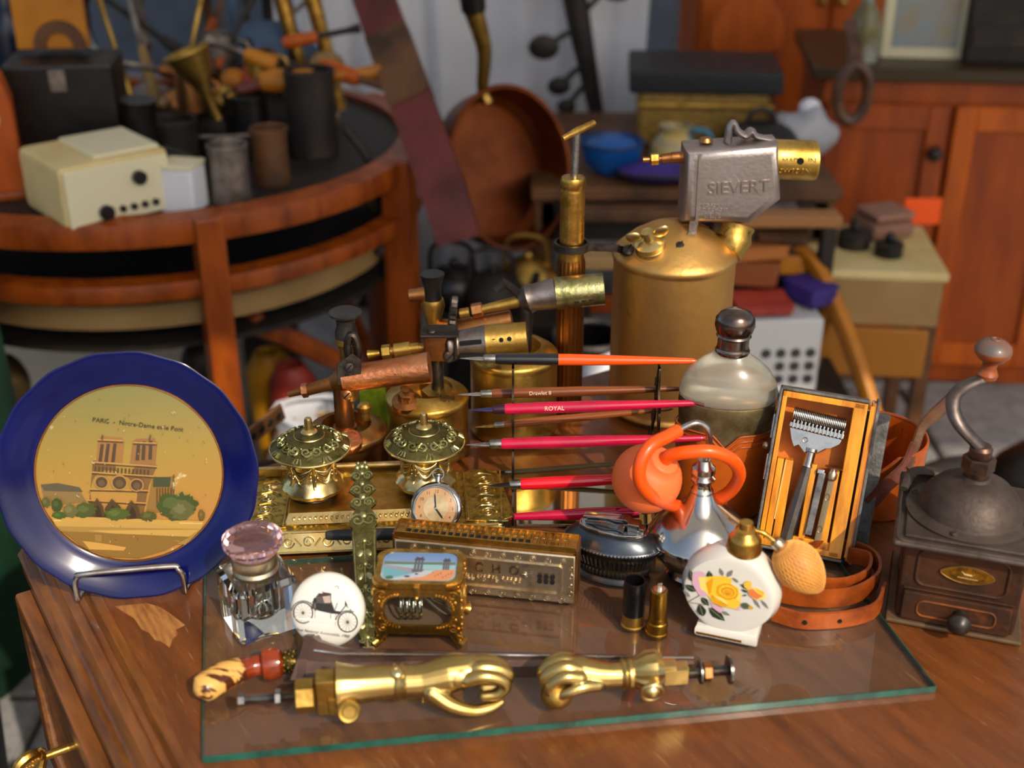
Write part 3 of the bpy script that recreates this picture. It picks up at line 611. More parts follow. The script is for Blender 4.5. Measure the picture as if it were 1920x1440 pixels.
t.add('bag', grey_p, m, sharp=180); m = M(); m.ball((.01, 0, .115), (.025, .02, .02), 10, 6); t.add('knot', white_p, m)
t = TH('black_bag', 'slumped black bag beside the white plastic bundle', 'bag', tt(1420, 2.74)); m = M(); m.ball((0, 0, .045), (.09, .07, .05), 18, 10); t.add('bag', black, m, sharp=180); m = M(); m.torus((0, 0, .09), .03, .006, (1, 0, 0), (0, 0, 1)); t.add('handle', black, m)
# black iron stand left of the hamper
t = TH('iron_plant_stand', 'tall black wrought iron stand with leaf arms left of the hamper', 'stand', (.14, 3.235, 0)); p0 = t.b
m = M(); m.tube([(-.18, 0, 0), (.08, 0, .62), (.03, 0, .85), (-.02, 0, 1.1)], [.02, .022, .03, .035], 10); t.add('post', darkiron, m)
m = M(); m.lathe([(0, 0), (.08, 0), (.075, .02), (.03, .05), (0, .05)], 20, mx=Matrix.Translation((-.18, 0, 0))); t.add('foot', darkiron, m)
for a, b2, wd in (((.07, 0, .76), (-.02, -.02, .70), .03), ((.05, 0, .84), (-.06, -.03, .80), .04), ((.03, 0, .92), (-.05, -.02, .99), .045), ((.08, 0, .72), (.0, -.03, .65), .025), ((.04, 0, .88), (.12, -.02, .95), .05)):
    m = M(); a, b2 = V(a), V(b2); m.tube([a, (a+b2)/2+V((0, 0, .01)), b2], .008, 6); m.ball(b2, (wd, .012, wd*.8), 14, 8); t.add('leaf', darkiron, m)
# iron heap under the trestle, planks
for k, (u, v, y, z, ln, mt, lb) in enumerate([(1190, 400, 2.5, 0, .30, brownm, 'brown plank resting level behind the brass hand pump'), (1130, 487, 2.2, 0, .16, tanp, 'short pale lath behind the blowlamp bracket'), (1480, 410, 2.36, 0, .2, mat('lath', '9a6a3c', .6), 'light brown lath right of the blowlamp hood')]):
    b = W(u, v, y); t = TH('plank', lb, 'plank', (b.x, y, 0)); bx(t, 'board', mt, (0, 0, b.z), (ln, .05, .025)); 
    for s_ in (-1, 1): bx(t, 'post', dark, (s_*ln*.4, .0, (b.z-.0125)/2), (.03, .03, b.z-.0125))
for k, (u, y, r, h, mt, lb) in enumerate([(1108, 2.24, .07, .44, black, 'black stockpot behind the brass hand pump'), (1225, 2.24, .08, .38, darkiron, 'iron bucket hidden behind the tall blowlamp')]):
    t = TH('stockpot', lb, 'pot', ((u-960)/FPX*(y*.895+.9*.446), y, 0)); m = M(); m.lathe([(0, 0), (r*.9, 0), (r, h), (r*.94, h), (r*.85, .02)], 24); t.add('pot', mt, m); m = M(); m.torus((0, 0, h), r*.97, .006); t.add('rim', tin, m)
t = TH('rag_heap', 'pale grey cloth seen between hand pump and blowlamp', 'cloth', (.17, 1.95, 0)); m = M(); m.lathe([(0, 0), (.08, 0), (.07, .3), (.05, .5), (.0, .54)], 16, fn=lambda th, r, z: (r*(1+.2*math.sin(4*th+9*z)), z)); t.add('cloth', white_p, m, sharp=180); m = M(); m.torus((0, 0, .4), .06, .008); t.add('cord', bluegrey, m)

# wardrobe, chair back, sideboard
t = TH('wardrobe', 'tall plain orange wooden wardrobe in the background right of the hamper', 'wardrobe', (.96, 4.10, 0)); bx(t, 'carcass', orange_wood, (0, 0, .85), (.80, .4, 1.7)); 
for s_ in (-1, 1):
    o = bx(t, 'door', orange_wood, (s_*.197, -.21, .88), (.388, .02, 1.56), .006); m = M(); m.ball((s_*.03, -.235, .8), .014, 10, 8); m.build('knob', brass_old, o)
bx(t, 'plinth', walnut, (0, -.0, .03), (.82, .44, .06))
t = TH('chair', 'orange wooden chair with rounded back beside the wardrobe', 'chair', (.69, 3.58, 0), R(8))
m = M(); m.prism([(.11*math.cos(R(a))*1.0, .11*math.sin(R(a))) for a in range(0, 360, 15)], -.01, .01, .004, mx=Matrix.Translation((0, .1, .74)) @ Matrix.Rotation(PI/2, 4, 'X')); t.add('backrest', orange_wood, m)
bx(t, 'seat', cherry, (0, -.05, .45), (.34, .32, .03))
for q in ((-.14, -.18), (.14, -.18), (-.09, .1), (.09, .1)): m = M(); m.tube([(q[0], q[1], .44 if q[1] < 0 else .70), (q[0]*1.15, q[1]*1.15, 0)], .016, 8); t.add('leg', cherry, m)
SB = TH('sideboard', 'large reddish brown panelled sideboard filling the right background', 'sideboard', (1.05, 3.12, 0), R(-6))
bx(SB, 'carcass', walnut, (0, 0, .40), (.60, .42, .78)); bx(SB, 'top', mat('sbtop', '3a2a10', .4), (0, -.01, .80), (.66, .47, .03))
for k in range(2):
    x = -.148+.296*k; o = bx(SB, 'door', walnut, (x, -.217, .40), (.285, .016, .66), .004)
    for (cx, cz, sx, sz) in ((x-.117, .40, .05, .66), (x+.117, .40, .05, .66), (x, .70, .186, .06), (x, .10, .186, .06)): m = M(); m.box((cx, -.23, cz), (sx, .014, sz), .004, seg=1); m.build('door_frame', orange_wood if k else walnut, o)
    m = M(); m.ball((x+(.117 if k == 0 else .117), -.25, .62), .018, 12, 8); m.build('knob', darkiron, o)
def sb(u, y, z=.815): return V(((u-960)/FPX*(y*math.cos(PITCH)+(EYE-z)*math.sin(PITCH)), y, z))
t = TH('framed_picture', 'cream framed picture with blue scene leaning on the sideboard', 'picture', sb(1728, 3.02), R(-7))
bx(t, 'frame', ivory, (0, 0, .09), (.20, .02, .19)); bx(t, 'image', mat('pic', '8a9aa4', .5, 0, col2='a08858', sc=9), (0, -.011, .09), (.15, .004, .13), .001)
t = TH('glass_jar', 'greenish glass jar on the sideboard left of the framed picture', 'jar', sb(1615, 2.98)); m = M(); m.lathe([(0, 0), (.035, 0), (.038, .06), (.03, .11), (.015, .13), (.015, .16), (0, .16)], 20); t.add('jar', mat('olive', '6a6438', .2, 0, col2='9a9c98', sc=12), m); m = M(); m.cyl((0, 0, .155), (0, 0, .18), .017); t.add('stopper', white_p, m)
t = TH('black_radio', 'black radio set on the right end of the sideboard', 'radio', sb(1880, 3.0), R(-7)); bx(t, 'body', dark, (0, 0, .09), (.20, .12, .18)); bx(t, 'speaker_grille', darkiron, (-.02, -.062, .06), (.14, .006, .05)); m = M(); m.cyl((.06, -.06, .13), (.06, -.075, .13), .014); t.add('dial', tin, m)
b = W(1602, 150, 2.80); t = TH('leather_loop', 'dark brown leather loop hanging from the sideboard corner', 'strap', (b.x, 2.80, b.z-.08)); m = M(); m.tube([(.034*math.cos(2*PI*i/28), 0, .05+.062*math.sin(2*PI*i/28)) for i in range(28)], .014, 8, closed=True); t.add('loop', leather_dark, m); m = M(); m.ribbon([(0, 0, .11), (0, .02, .14), (0, .1, .19)], .03, .006, up=(1, 0, 0)); t.add('hanger', leather_dark, m)
# cream table with clutter, board, chair frame
CT = TH('cream_side_table', 'low cream-topped table with a tan front board before the sideboard', 'table', (.76, 2.55, 0), R(-6))
bx(CT, 'table_top', cream, (0, 0, .50), (.30, .30, .02)); bx(CT, 'front_panel', tanp, (0, -.145, .44), (.28, .012, .10)); bx(CT, 'lower_board', mat('lowboard', 'a0661c', .5), (-.01, -.15, .33), (.27, .014, .11))
for q in ((-.13, -.12), (.13, -.12), (-.13, .13), (.13, .13)): m = M(); m.box((q[0], q[1], .245), (.03, .03, .49)); CT.add('leg', brownm, m)
b = P(1650, 440, .51); t = TH('grey_brown_cloth', 'folded pinkish brown cloth lying on the cream side table', 'cloth', b, R(20)); m = M(); m.box((0, 0, .022), (.11, .10, .04), .014); t.add('fold', mat('pinkbrown', '8a6250', .8), m); m = M(); m.box((.005, .0, .052), (.10, .09, .018), .008); t.add('top_fold', mat('pinkbrown2', '946a58', .8), m)
b = W(1730, 425, 2.72); t = TH('orange_tag', 'bright orange card propped before the sideboard', 'card', (b.x, 2.74, .51)); bx(t, 'card', hiorange, (0, 0, b.z-.51+.03), (.085, .005, .062), .001); m = M(); m.box((0, .01, (b.z-.51)/2), (.012, .012, b.z-.51)); t.add('prop', dark, m)
for k, (u, v, mt, sz, lb) in enumerate([(1600, 462, darkiron, .035, 'black iron weight on the left of the cream side table'), (1665, 478, black, .03, 'black knob shaped weight at the middle of the cream side table')]):
    b = P(u, v, .51); t = TH('iron_weight', lb, 'weight', b); m = M(); m.lathe([(0, 0), (sz, 0), (sz, sz*.9), (sz*.3, sz*1.1), (0, sz*1.1)], 16); t.add('weight', mt, m); m = M(); m.ball((0, 0, sz*1.3), sz*.4, 10, 8); t.add('knob', mt, m)
t = TH('folding_chair', 'ochre wooden folding chair frame leaning beside the white crate', 'chair', (.50, 2.32, 0), 0)
a, b2, c2 = W(1500, 470, 2.40)-t.b, W(1560, 560, 2.32)-t.b, W(1645, 800, 2.15)-t.b
m = M(); m.tube(cr([a+V((-.06, 0, .0)), a, b2, c2, V((c2.x+.08, c2.y-.05, 0))], 6), [.018, .024, .022, .018], 10, flat=(1.3, .8, (0, -1, .4))); t.add('front_frame', ochre, m)
m = M(); m.box(tuple((a+b2)/2+V((-.03, .02, .0))), (.09, .02, .07), .008); t.add('back_panel', ochre, m)
m = M(); m.tube([b2, V((b2.x-.05, b2.y+.10, 0))], .016, 8); t.add('rear_frame', ochre, m)
b = W(1450, 742, 2.22); BC = TH('black_crate', 'black crate on the ground under the perforated white box', 'crate', (b.x, 2.30, 0)); bx(BC, 'crate', black, (0.02, 0, b.z/2-.005), (.26, .24, b.z-.01), .01); bx(BC, 'rim', dark, (0.02, 0, b.z-.01), (.27, .25, .018), .003)
t = TH('perforated_box', 'white box with rows of round holes beyond the leather flask', 'box', (b.x, 2.30, b.z), R(3))
bx(t, 'body', mat('whitebox', 'c2c2c2', .5), (0, 0, .08), (.168, .14, .158), .004)
for r_ in range(3):
    for k in range(4):
        if r_ > 0 and k == 0: continue
        m = M(); m.cyl((-.025+.0295*k, -.0705, .088-.0285*r_), (-.025+.0295*k, -.0665, .088-.0285*r_), .0105, seg=14); t.add('vent_hole', mat('vh', '3c3c3c', .8) if 'vh' not in MATS else MATS['vh'], m)
for k, (dx, dy, dz, sx, sy, sz, mt, nm, lb, rz) in enumerate([(-.03, -.02, .163, .11, .09, .022, redp, 'red_tray', 'shallow red tray on top of the perforated white box', 5), (.075, .02, .163, .07, .09, .04, violet, 'violet_pouch', 'violet pouch on the right corner of the perforated white box', 30), (-.05, .045, .19, .12, .05, .05, mat('brnA', '8a4a24', .6), 'brown_wallet', 'brown leather wallet piled behind the red tray', -8), (-.04, .05, .243, .13, .06, .03, mat('brnB', 'a86428', .6), 'cigar_box', 'orange brown cigar box on top of the pile beyond the flask', 12), (.02, .06, .276, .10, .06, .02, brownm, 'dark_book', 'dark brown book topping the pile beyond the flask', -15)]):
    t2 = TH(nm, lb, nm.split('_')[1], (b.x+dx, 2.30+dy, b.z+dz), R(rz)); bx(t2, 'body', mt, (0, 0, sz/2), (sx, sy, sz), .006); bx(t2, 'lid', mt, (0, 0, sz*.92), (sx*1.02, sy*1.02, sz*.2), .002)
for k, (u, v, y, sx, sz, mt, lb) in enumerate([(1440, 445, 2.44, .12, .10, darkiron, 'black metal cash box right of the blowlamp hood')]):
    b3 = W(u, v, y); t2 = TH('cash_box', lb, 'box', (b3.x, y, 0)); bx(t2, 'plinth', dark, (0, 0, (b3.z-sz/2)/2), (sx*1.2, .14, b3.z-sz/2)); bx(t2, 'box', mt, (0, 0, b3.z), (sx, .12, sz)); bx(t2, 'lid', tin, (0, 0, b3.z+sz/2), (sx*1.03, .125, .012), .002)
t = TH('dark_shelf', 'dark low shelf unit at the right edge beside the sideboard', 'shelf', (1.60, 3.02, 0), R(-10)); bx(t, 'side', dark, (-.17, 0, .35), (.02, .3, .7)); bx(t, 'side', dark, (.17, 0, .35), (.02, .3, .7))
for z in (.03, .25, .47, .69): bx(t, 'board', brownm, (0, 0, z), (.32, .3, .02))
for k, (z, mt, nm, lb) in enumerate([(.04, redp, 'red_tin', 'red tin on the bottom board of the dark shelf'), (.26, black, 'black_jar', 'black jar on the second board of the dark shelf'), (.48, tin, 'grey_tin', 'grey tin on the third board of the dark shelf')]):
    q = V((1.53, 2.95, z)); t2 = TH(nm, lb, nm.split('_')[1], q); m = M(); m.lathe([(0, 0), (.05, 0), (.05, .12), (.04, .14), (0, .14)], 18); t2.add('body', mt, m); m = M(); m.torus((0, 0, .12), .05, .004); t2.add('rim', dark, m)
t = TH('black_holdall', 'black bag on the ground behind the coffee mill', 'bag', (1.13, 2.22, 0)); m = M(); m.ball((0, 0, .10), (.16, .12, .11), 20, 12); t.add('bag', black, m, sharp=180); m = M(); m.torus((0, 0, .20), .06, .008, (1, 0, 0), (0, 0, 1)); t.add('handle', dark, m)
t = TH('cobbler_last', 'dark iron cobbler last on the ground behind the razor case', 'tool', (.80, 2.02, 0), R(30)); m = M(); m.ball((.0, 0, .24), (.12, .04, .04)); m.tube([(0, 0, .22), (0, 0, .02)], [.03, .05], 10); t.add('last', darkiron, m); m = M(); m.lathe([(0, 0), (.09, 0), (.07, .02), (0, .03)], 16); t.add('base', darkiron, m)
# ---------------------------------------------------------------- unseen canvas awning, added to put everything beyond the desk in soft shade
canvas = bpy.data.materials.new('canvas'); canvas.use_nodes = True; n_ = canvas.node_tree.nodes; l_ = canvas.node_tree.links; n_.clear()
o_ = n_.new('ShaderNodeOutputMaterial'); d_ = n_.new('ShaderNodeBsdfDiffuse'); d_.inputs[0].default_value = (.86, .86, .84, 1); r_ = n_.new('ShaderNodeBsdfTranslucent'); r_.inputs[0].default_value = (.86, .86, .86, 1)
x_ = n_.new('ShaderNodeMixShader'); x_.inputs[0].default_value = .5; l_.new(d_.outputs[0], x_.inputs[1]); l_.new(r_.outputs[0], x_.inputs[2]); l_.new(x_.outputs[0], o_.inputs[0])
t = thing('shade_awning', 'unseen pale canvas awning added to shade the stall behind the desk', 'awning', (.6, 3.3, 0))
m = M(); m.box((0, -.1, 2.52), (6.4, 6.5, .006)); m.build('canvas', canvas, t)
for s_ in (-1, 1): m = M(); m.tube([(s_*3.15, -3.3, 0), (s_*3.15, -3.3, 2.5)], .025, 10); m.build('pole', tin, t)
m = M(); m.tube([(-3.15, -3.3, 2.5), (3.15, -3.3, 2.5)], .02, 10); m.build('front_bar', tin, t)
# ================================================================ on the desk: plate, ink bottle, disc, casket, harmonica, inkstand
DZ = .7507; GT = .7571
# ---------------------------------------------------------------- blue souvenir plate on its wire stand
pc = V((-.351, .995, .862)); nrm = V((.15, -math.cos(R(15)), math.sin(R(15)))).normalized()
xx = V((0, 0, 1)).cross(nrm).normalized(); yy = nrm.cross(xx)
pmx = frame(pc, xx, yy)
t = thing('souvenir_plate', 'cobalt blue scalloped plate with a cathedral picture standing on a wire stand', 'plate', mx=pmx)
def scal(th, r, z):
    k = max(0, (r-.095)/.021); return (r*(1+.0045*k*math.cos(18*th)*(1 if r > .1 else 0)), z)
m = M(); m.lathe([(.078, .0005), (.0835, .0006), (.0845, .0022), (.088, .0028), (.093, .0045), (.100, .0085), (.109, .0125), (.1150, .0136), (.1163, .0130), (.1150, .0118), (.108, .0098), (.098, .003), (.088, -.003), (.06, -.004), (0, -.004)], 140, fn=scal); t_rim = m.build('rim', blue_glaze, t, sharp=60)
m = M(); m.torus((0, 0, .0022), .0836, .0009, seg=72, k=6); m.build('picture_ring', copper_brown, t)
def tf(x, y): X, Y = (x-660)/465*.0832, (720-y)/465*.0832; return (X, Y, .0012+.0022*(1-min(1, (X*X+Y*Y)/.0832**2)))
p = Print(tf); p.gain = .62
def sky_c(y):
    k = min(1, max(0, (y-255)/700)); a, b, c = (136, 130, 62), (178, 146, 60), (206, 148, 74)
    return tuple(a[i]+(b[i]-a[i])*min(1, k*2) for i in range(3)) if k < .5 else tuple(b[i]+(c[i]-b[i])*(k*2-1) for i in range(3))
for ir in range(8):
    r0, r1 = 465*ir/8, 465*(ir+1)/8; p.z = 0
    for k in range(48):
        a0, a1 = 2*PI*k/48, 2*PI*(k+1)/48; q = [(660+r*math.cos(a), 720+r*math.sin(a)) for r, a in ((r0, a0), (r1, a0), (r1, a1), (r0, a1))]
        if ir == 0: q = q[1:3]+[q[0]]
        p.poly(q, None, [sky_c(z[1]) for z in q]); p.z = 0
p.z = .00015
for q, c in [([(215, 745), (300, 742), (400, 770), (432, 850), (225, 860)], (150, 122, 72)), ([(215, 740), (300, 738), (405, 768), (420, 795), (230, 775)], (100, 92, 70)),
             ([(428, 930), (486, 632), (800, 682), (748, 790), (700, 965)], (134, 98, 54)), ([(500, 645), (522, 520), (545, 508), (640, 524), (650, 548), (628, 665)], (170, 118, 56)),
             ([(665, 668), (690, 548), (712, 535), (800, 540), (812, 570), (792, 680)], (160, 112, 56)), ([(770, 745), (885, 748), (872, 830), (790, 935), (715, 940)], (156, 118, 58)),
             ([(775, 742), (862, 752), (852, 802), (768, 796)], (70, 78, 48))]: p.poly(q, c)
for x, s_ in ((535, -25), (565, -25), (598, -24), (715, -20), (742, -18), (775, -16)):
    p.poly([(x+s_*.1, 550), (x+16+s_*.1, 552), (x+18+s_, 650), (x+s_, 648)], (84, 60, 38))
for a, b in (((484, 640), (798, 688)), ((474, 692), (776, 738)), ((455, 780), (742, 812)), ((440, 838), (725, 878)), ((520, 524), (645, 540)), ((692, 552), (808, 566))): p.line(a, b, 7, (206, 156, 84)); p.line((a[0], a[1]+9), (b[0], b[1]+9), 6, (84, 62, 38))
for k in range(15): x = 492+k*18.5; p.poly([(x, 662+k*2.8), (x+8, 663+k*2.8), (x+4, 690+k*2.8), (x-4, 689+k*2.8)], (88, 66, 42))
for x, y, r in ((518, 748, 34), (606, 757, 40), (690, 776, 34)): p.disc(x, y, r, r*1.05, (90, 66, 42)); p.ring(x, y, r*1.05, r*.2, (190, 142, 78)); p.disc(x, y+4, r*.5, r*.5, (112, 88, 58))
for x, y, r in ((486, 890, 30), (560, 900, 44), (655, 915, 36)): p.poly([(x-r, y+40), (x-r*.9, y-15), (x, y-62), (x+r*.9, y-15), (x+r, y+40)], (92, 66, 38)); p.poly([(x-r*.5, y+40), (x-r*.4, y), (x, y-30), (x+r*.4, y), (x+r*.5, y+40)], (66, 46, 30))
for k in range(7): x = 790+14*k; p.line((x, 800), (x-8, 880+6*k), 4, (92, 66, 38))
p.line((880, 735), (868, 830), 6, (120, 86, 46)); p.line((784, 518), (776, 545), 8, (104, 74, 44)); p.line((548, 500), (545, 525), 8, (104, 74, 44))
p.poly([(250, 912), (430, 925), (1008, 1000), (985, 1042), (880, 1100), (270, 965)], (212, 168, 84)); p.poly([(262, 950), (990, 1042), (960, 1070), (900, 1120), (290, 992)], (176, 140, 66))
p.poly([(300, 992), (930, 1078), (800, 1140), (660, 1170), (520, 1150), (400, 1095)], (150, 112, 46)); p.poly([(392, 1052), (470, 1068), (605, 1105), (590, 1122), (420, 1100)], (222, 168, 84)); p.poly([(455, 1020), (490, 1026), (486, 1066), (452, 1060)], (170, 130, 66))
p.line((262, 930), (1000, 1012), 8, (236, 200, 120))
for x, y, rx, ry, c in ((880, 905, 100, 72, (72, 88, 36)), (905, 930, 60, 50, (104, 104, 58)), (425, 888, 52, 40, (80, 92, 40)), (350, 885, 36, 36, (110, 108, 60)), (580, 920, 62, 34, (82, 98, 36)), (288, 850, 26, 34, (66, 82, 36)), (292, 905, 34, 20, (74, 96, 34)), (735, 945, 40, 26, (88, 88, 36)), (235, 830, 20, 26, (92, 96, 48)), (1000, 965, 16, 30, (120, 96, 40))): p.disc(x, y, rx, ry, c, 30, 0, .16); p.disc(x-rx*.2, y-ry*.2, rx*.5, ry*.45, tuple(min(255, z+18) for z in c), 18, 0, .25)
for k in range(70):
    a, r = random.uniform(0, 2*PI), 440*math.sqrt(random.random()); x, y = 660+r*math.cos(a), 720+r*math.sin(a); l_ = random.uniform(3, 12)
    p.line((x, y), (x+l_*random.uniform(-1, 1), y+l_), 2.5, random.choice([(232, 214, 160), (240, 226, 180), (70, 60, 30), (90, 76, 36)]))
p.build('cathedral_picture', ink_plate, t)
q = tf(727, 462); text('PARIS  -  Notre-Dame et le Pont', .0060, mat('print_black', '1c1a10', .5), t, Matrix.Translation((q[0], q[1], .0044)) @ Matrix.Rotation(R(-11), 4, 'Z'), .00002)
# wire stand
sl, sr = P(148, 1131, DZ), P(349, 1117, DZ); sb_ = (sl+sr)/2
t = thing('plate_stand', 'silver wire plate stand holding the blue plate', 'stand', (sb_.x, sb_.y, DZ)); m = M(); m.m = Matrix.Translation((-sb_.x, -sb_.y, -DZ))
z0 = .0028; up1 = .033
lp = cr([sl+V((0, .055, z0)), sl+V((0, .02, z0)), sl+V((0, .003, z0+.001)), sl+V((0, 0, .006)), sl+V((0, 0, .022)), sl+V((.004, 0, up1-.003)), sl+V((.012, 0, up1)), sr+V((-.012, 0, up1)), sr+V((-.004, 0, up1-.003)), sr+V((0, 0, .022)), sr+V((0, 0, .006)), sr+V((0, .003, z0+.001)), sr+V((0, .02, z0)), sr+V((0, .055, z0))], 6)
m.tube(lp, .0026, 10); m.build('front_loop', chrome, t)
m = M(); m.m = Matrix.Translation((-sb_.x, -sb_.y, -DZ)); bl, br_ = sl+V((0, .055, z0)), sr+V((0, .055, z0)); tp = (sl+sr)/2+V((0, .082, .12))
m.tube(cr([bl, bl+V((.004, .004, .004)), tp+V((-.015, 0, 0)), tp+V((0, 0, .008)), tp+V((.015, 0, 0)), br_+V((-.004, .004, .004)), br_], 6), .0026, 8); m.build('back_rest', chrome, t)

# ---------------------------------------------------------------- cut glass inkwell with a pink lid
b = V((-.236, .876, GT)); N3 = V((.86, .51, 0)); L3 = V((-.51, .86, 0)); cc = b+N3*.029+L3*.029
t = thing('glass_inkwell', 'square clear glass inkwell with brass collar and pink faceted glass lid', 'inkwell', cc, R(30.7))
m = M()
bm = bmesh.new(); bmesh.ops.create_cube(bm, size=1)
for v in bm.verts: v.co = V((v.co.x*.057, v.co.y*.057, (v.co.z+.5)*.052))
bmesh.ops.bevel(bm, geom=[e for e in bm.edges if max(e.verts[0].co.z, e.verts[1].co.z) > .05 or abs(e.verts[0].co.z-e.verts[1].co.z) > .01], offset=.004, segments=1, affect='EDGES'); m.frombm(bm); m.build('block', glass, t, sharp=10)
m = M(); m.lathe([(0, .012), (.011, .0125), (.0145, .016), (.0155, .022), (.0155, .0515), (0, .0515)], 32); m.build('well', glass, t, sharp=60, flip=True)
m = M(); m.lathe([(.0165, .0522), (.0195, .0525), (.0205, .056), (.0190, .059), (.0200, .061), (.0205, .066), (.0195, .070), (.0165, .0705), (.0165, .0522)], 40); m.build('collar', nickel, t)
m = M(); m.lathe([(0, .0708), (.0175, .0708), (.0215, .0745), (.0265, .0825), (.0262, .0880), (.0215, .0912), (.0150, .0918), (.0140, .0895), (0, .0885)], 20); m.build('lid', pink_glass, t, sharp=12)

# ---------------------------------------------------------------- white china disc with a motor car
b = P(611, 1217, GT); el = R(27); nrm = V((-.04, -math.cos(el), math.sin(el))).normalized(); xx = V((0, 0, 1)).cross(nrm).normalized(); yy = nrm.cross(xx); rd = .0333
dmx = frame(b+yy*rd+nrm*-.004, xx, yy)
t = thing('china_disc', 'round white china paperweight printed with a black vintage motor car', 'paperweight', mx=dmx)
m = M(); m.lathe([(0, .0060), (.020, .0054), (.028, .0042), (.0318, .0020), (.0333, -.002), (.0318, -.006), (.028, -.008), (0, -.008)], 64); m.build('disc', white_china, t, sharp=180)
def tf(x, y):
    X, Y = (x-848)/265*.0333, (700-y)/265*.0333; r2 = (X*X+Y*Y)/.0333**2; return (X, Y, .0061-.0022*r2-.001*r2*r2)
p = Print(tf, .00002); K, G1, G2 = (38, 34, 30), (78, 70, 62), (150, 142, 130)
p.poly([(660, 605), (770, 610), (780, 590), (880, 575), (880, 620), (905, 690), (760, 690), (700, 660), (660, 640)], G1); p.poly([(662, 600), (775, 612), (780, 640), (700, 650), (665, 632)], K)
p.poly([(790, 600), (785, 560), (800, 520), (815, 530), (825, 570), (870, 575), (870, 600)], (60, 40, 36)); p.poly([(760, 645), (880, 650), (905, 695), (950, 700), (950, 720), (880, 715), (800, 700), (770, 690)], K)
p.poly([(820, 600), (872, 592), (880, 640), (835, 645)], (170, 150, 138)); p.line((905, 700), (925, 640), 5, K); p.line((920, 540), (985, 612), 5, K); p.ring(917, 537, 13, 4, K); p.poly([(978, 610), (1003, 618), (1000, 660), (975, 655)], K)
p.line((950, 700), (985, 655), 8, G1); p.line((985, 660), (1020, 690), 6, K); p.line((770, 690), (930, 715), 6, K); p.line((880, 715), (880, 750), 4, G1); p.line((770, 650), (770, 750), 4, G2); p.line((915, 715), (912, 800), 3, G2)
for x, y, r in ((686, 717, 72), (998, 772, 70)):
    p.ring(x, y, r, 8, K, ry=r*1.05)
    for k in range(14): a = PI*k/7; p.line((x+9*math.cos(a), y+9*math.sin(a)), (x+r*.9*math.cos(a), y+r*.95*math.sin(a)), 2.6, G2)
    p.disc(x, y, 10, 10, G1)
for (cx, cy, r, a0, a1) in ((690, 722, 88, -170, -10), (1000, 778, 86, -170, -60)):
    q = [(cx+r*math.cos(R(a)), cy+r*math.sin(R(a))) for a in range(a0, a1, 12)]
    for a, b_ in zip(q[:-1], q[1:]): p.line(a, b_, 7, G1)
p.poly([(620, 755), (770, 750), (930, 760), (900, 775), (700, 770)], (222, 218, 204)); p.build('car_print', ink_car, t)
q = tf(824, 852); text('First National Automobile, 1900', .0036, MATS['print_black'], t, Matrix.Translation((q[0], q[1], q[2]+.0003)) @ Matrix.Rotation(R(-6), 4, 'Z'), .00002, shear=.35)

# ---------------------------------------------------------------- ormolu glass casket
b = P(788, 1203, GT); b.z = GT; WX, DP = .073, .052
t = thing('trinket_casket', 'small gilt glass casket with painted lid holding metal rings', 'casket', (b.x, b.y+DP/2-.004, GT), R(-2))
fz, tz = .0135, .0585
for sx in (-1, 1):
    for sy in (-1, 1):
        m = M(); x, y = sx*(WX/2-.006), sy*(DP/2-.005)
        m.tube(cr([(x, y, .016), (x+sx*.002, y+sy*.002, .010), (x+sx*.0045, y+sy*.003, .004), (x+sx*.009, y+sy*.0045, .0012)], 5), [.0075, .0055, .0042, .0062], 10)
        m.scroll((x+sx*.003, y+sy*.006, .0075), (1, 0, 0), (0, 0, 1), .0045, .0009, 1.3, sx); m.build('foot', gold, t)
def rrect(w, h, r, n=6): 
    o = []
    for cx, cy, a0 in ((w/2-r, h/2-r, 0), (-w/2+r, h/2-r, 90), (-w/2+r, -h/2+r, 180), (w/2-r, -h/2+r, 270)):
        for k in range(n+1): a = R(a0+90*k/n); o.append((cx+r*math.cos(a), cy+r*math.sin(a)))
    return o
def framing(m, outer, inner, z0, z1, mx):
    n = len(outer); vs = [mx @ V((p[0], p[1], z)) for z in (z0, z1) for p in outer]+[mx @ V((p[0], p[1], z)) for z in (z0, z1) for p in inner]; fs = []
    for i in range(n):
        j = (i+1) % n; fs += [(i, j, n+j, n+i), (2*n+i, 3*n+i, 3*n+j, 2*n+j), (n+i, n+j, 3*n+j, 3*n+i), (i, 2*n+i, 2*n+j, j)]
    m.add(vs, fs)
def wall(mx, w, h, name):
    m = M(); framing(m, rrect(w, h, .002), rrect(w*.80, h*.68, .014), -.0012, .0012, mx)
    for k in range(34):
        q = rrect(w*.85, h*.76, .0145, 8); a = q[k*len(q)//34]; m.ball(mx @ V((a[0], a[1], .0014)), .0012, 6, 4)
    for sx in (-1, 1):
        for sy in (-1, 1): m.scroll(mx @ V((sx*w*.42, sy*h*.37, .0015)), mx.to_3x3() @ V((sx, 0, 0)), mx.to_3x3() @ V((0, sy, 0)), .0048, .0009, 1.4); m.ball(mx @ V((sx*w*.45, sy*h*.20, .0013)), (.0018, .0012, .0026), 8, 6)
    fr = m.build('side_frame', gold, t); m = M(); m.prism(rrect(w*.82, h*.70, .014), -.0004, .0006, mx=mx); m.build('pane', pane_glass, fr)
cz = (fz+tz)/2; hh_ = tz-fz
wall(frame((0, -DP/2, cz), (1, 0, 0), (0, 0, 1)), WX, hh_, 'front'); wall(frame((0, DP/2, cz), (-1, 0, 0), (0, 0, 1)), WX, hh_, 'back')
wall(frame((-WX/2, 0, cz), (0, -1, 0), (0, 0, 1)), DP, hh_, 'left'); wall(frame((WX/2, 0, cz), (0, 1, 0), (0, 0, 1)), DP, hh_, 'right')
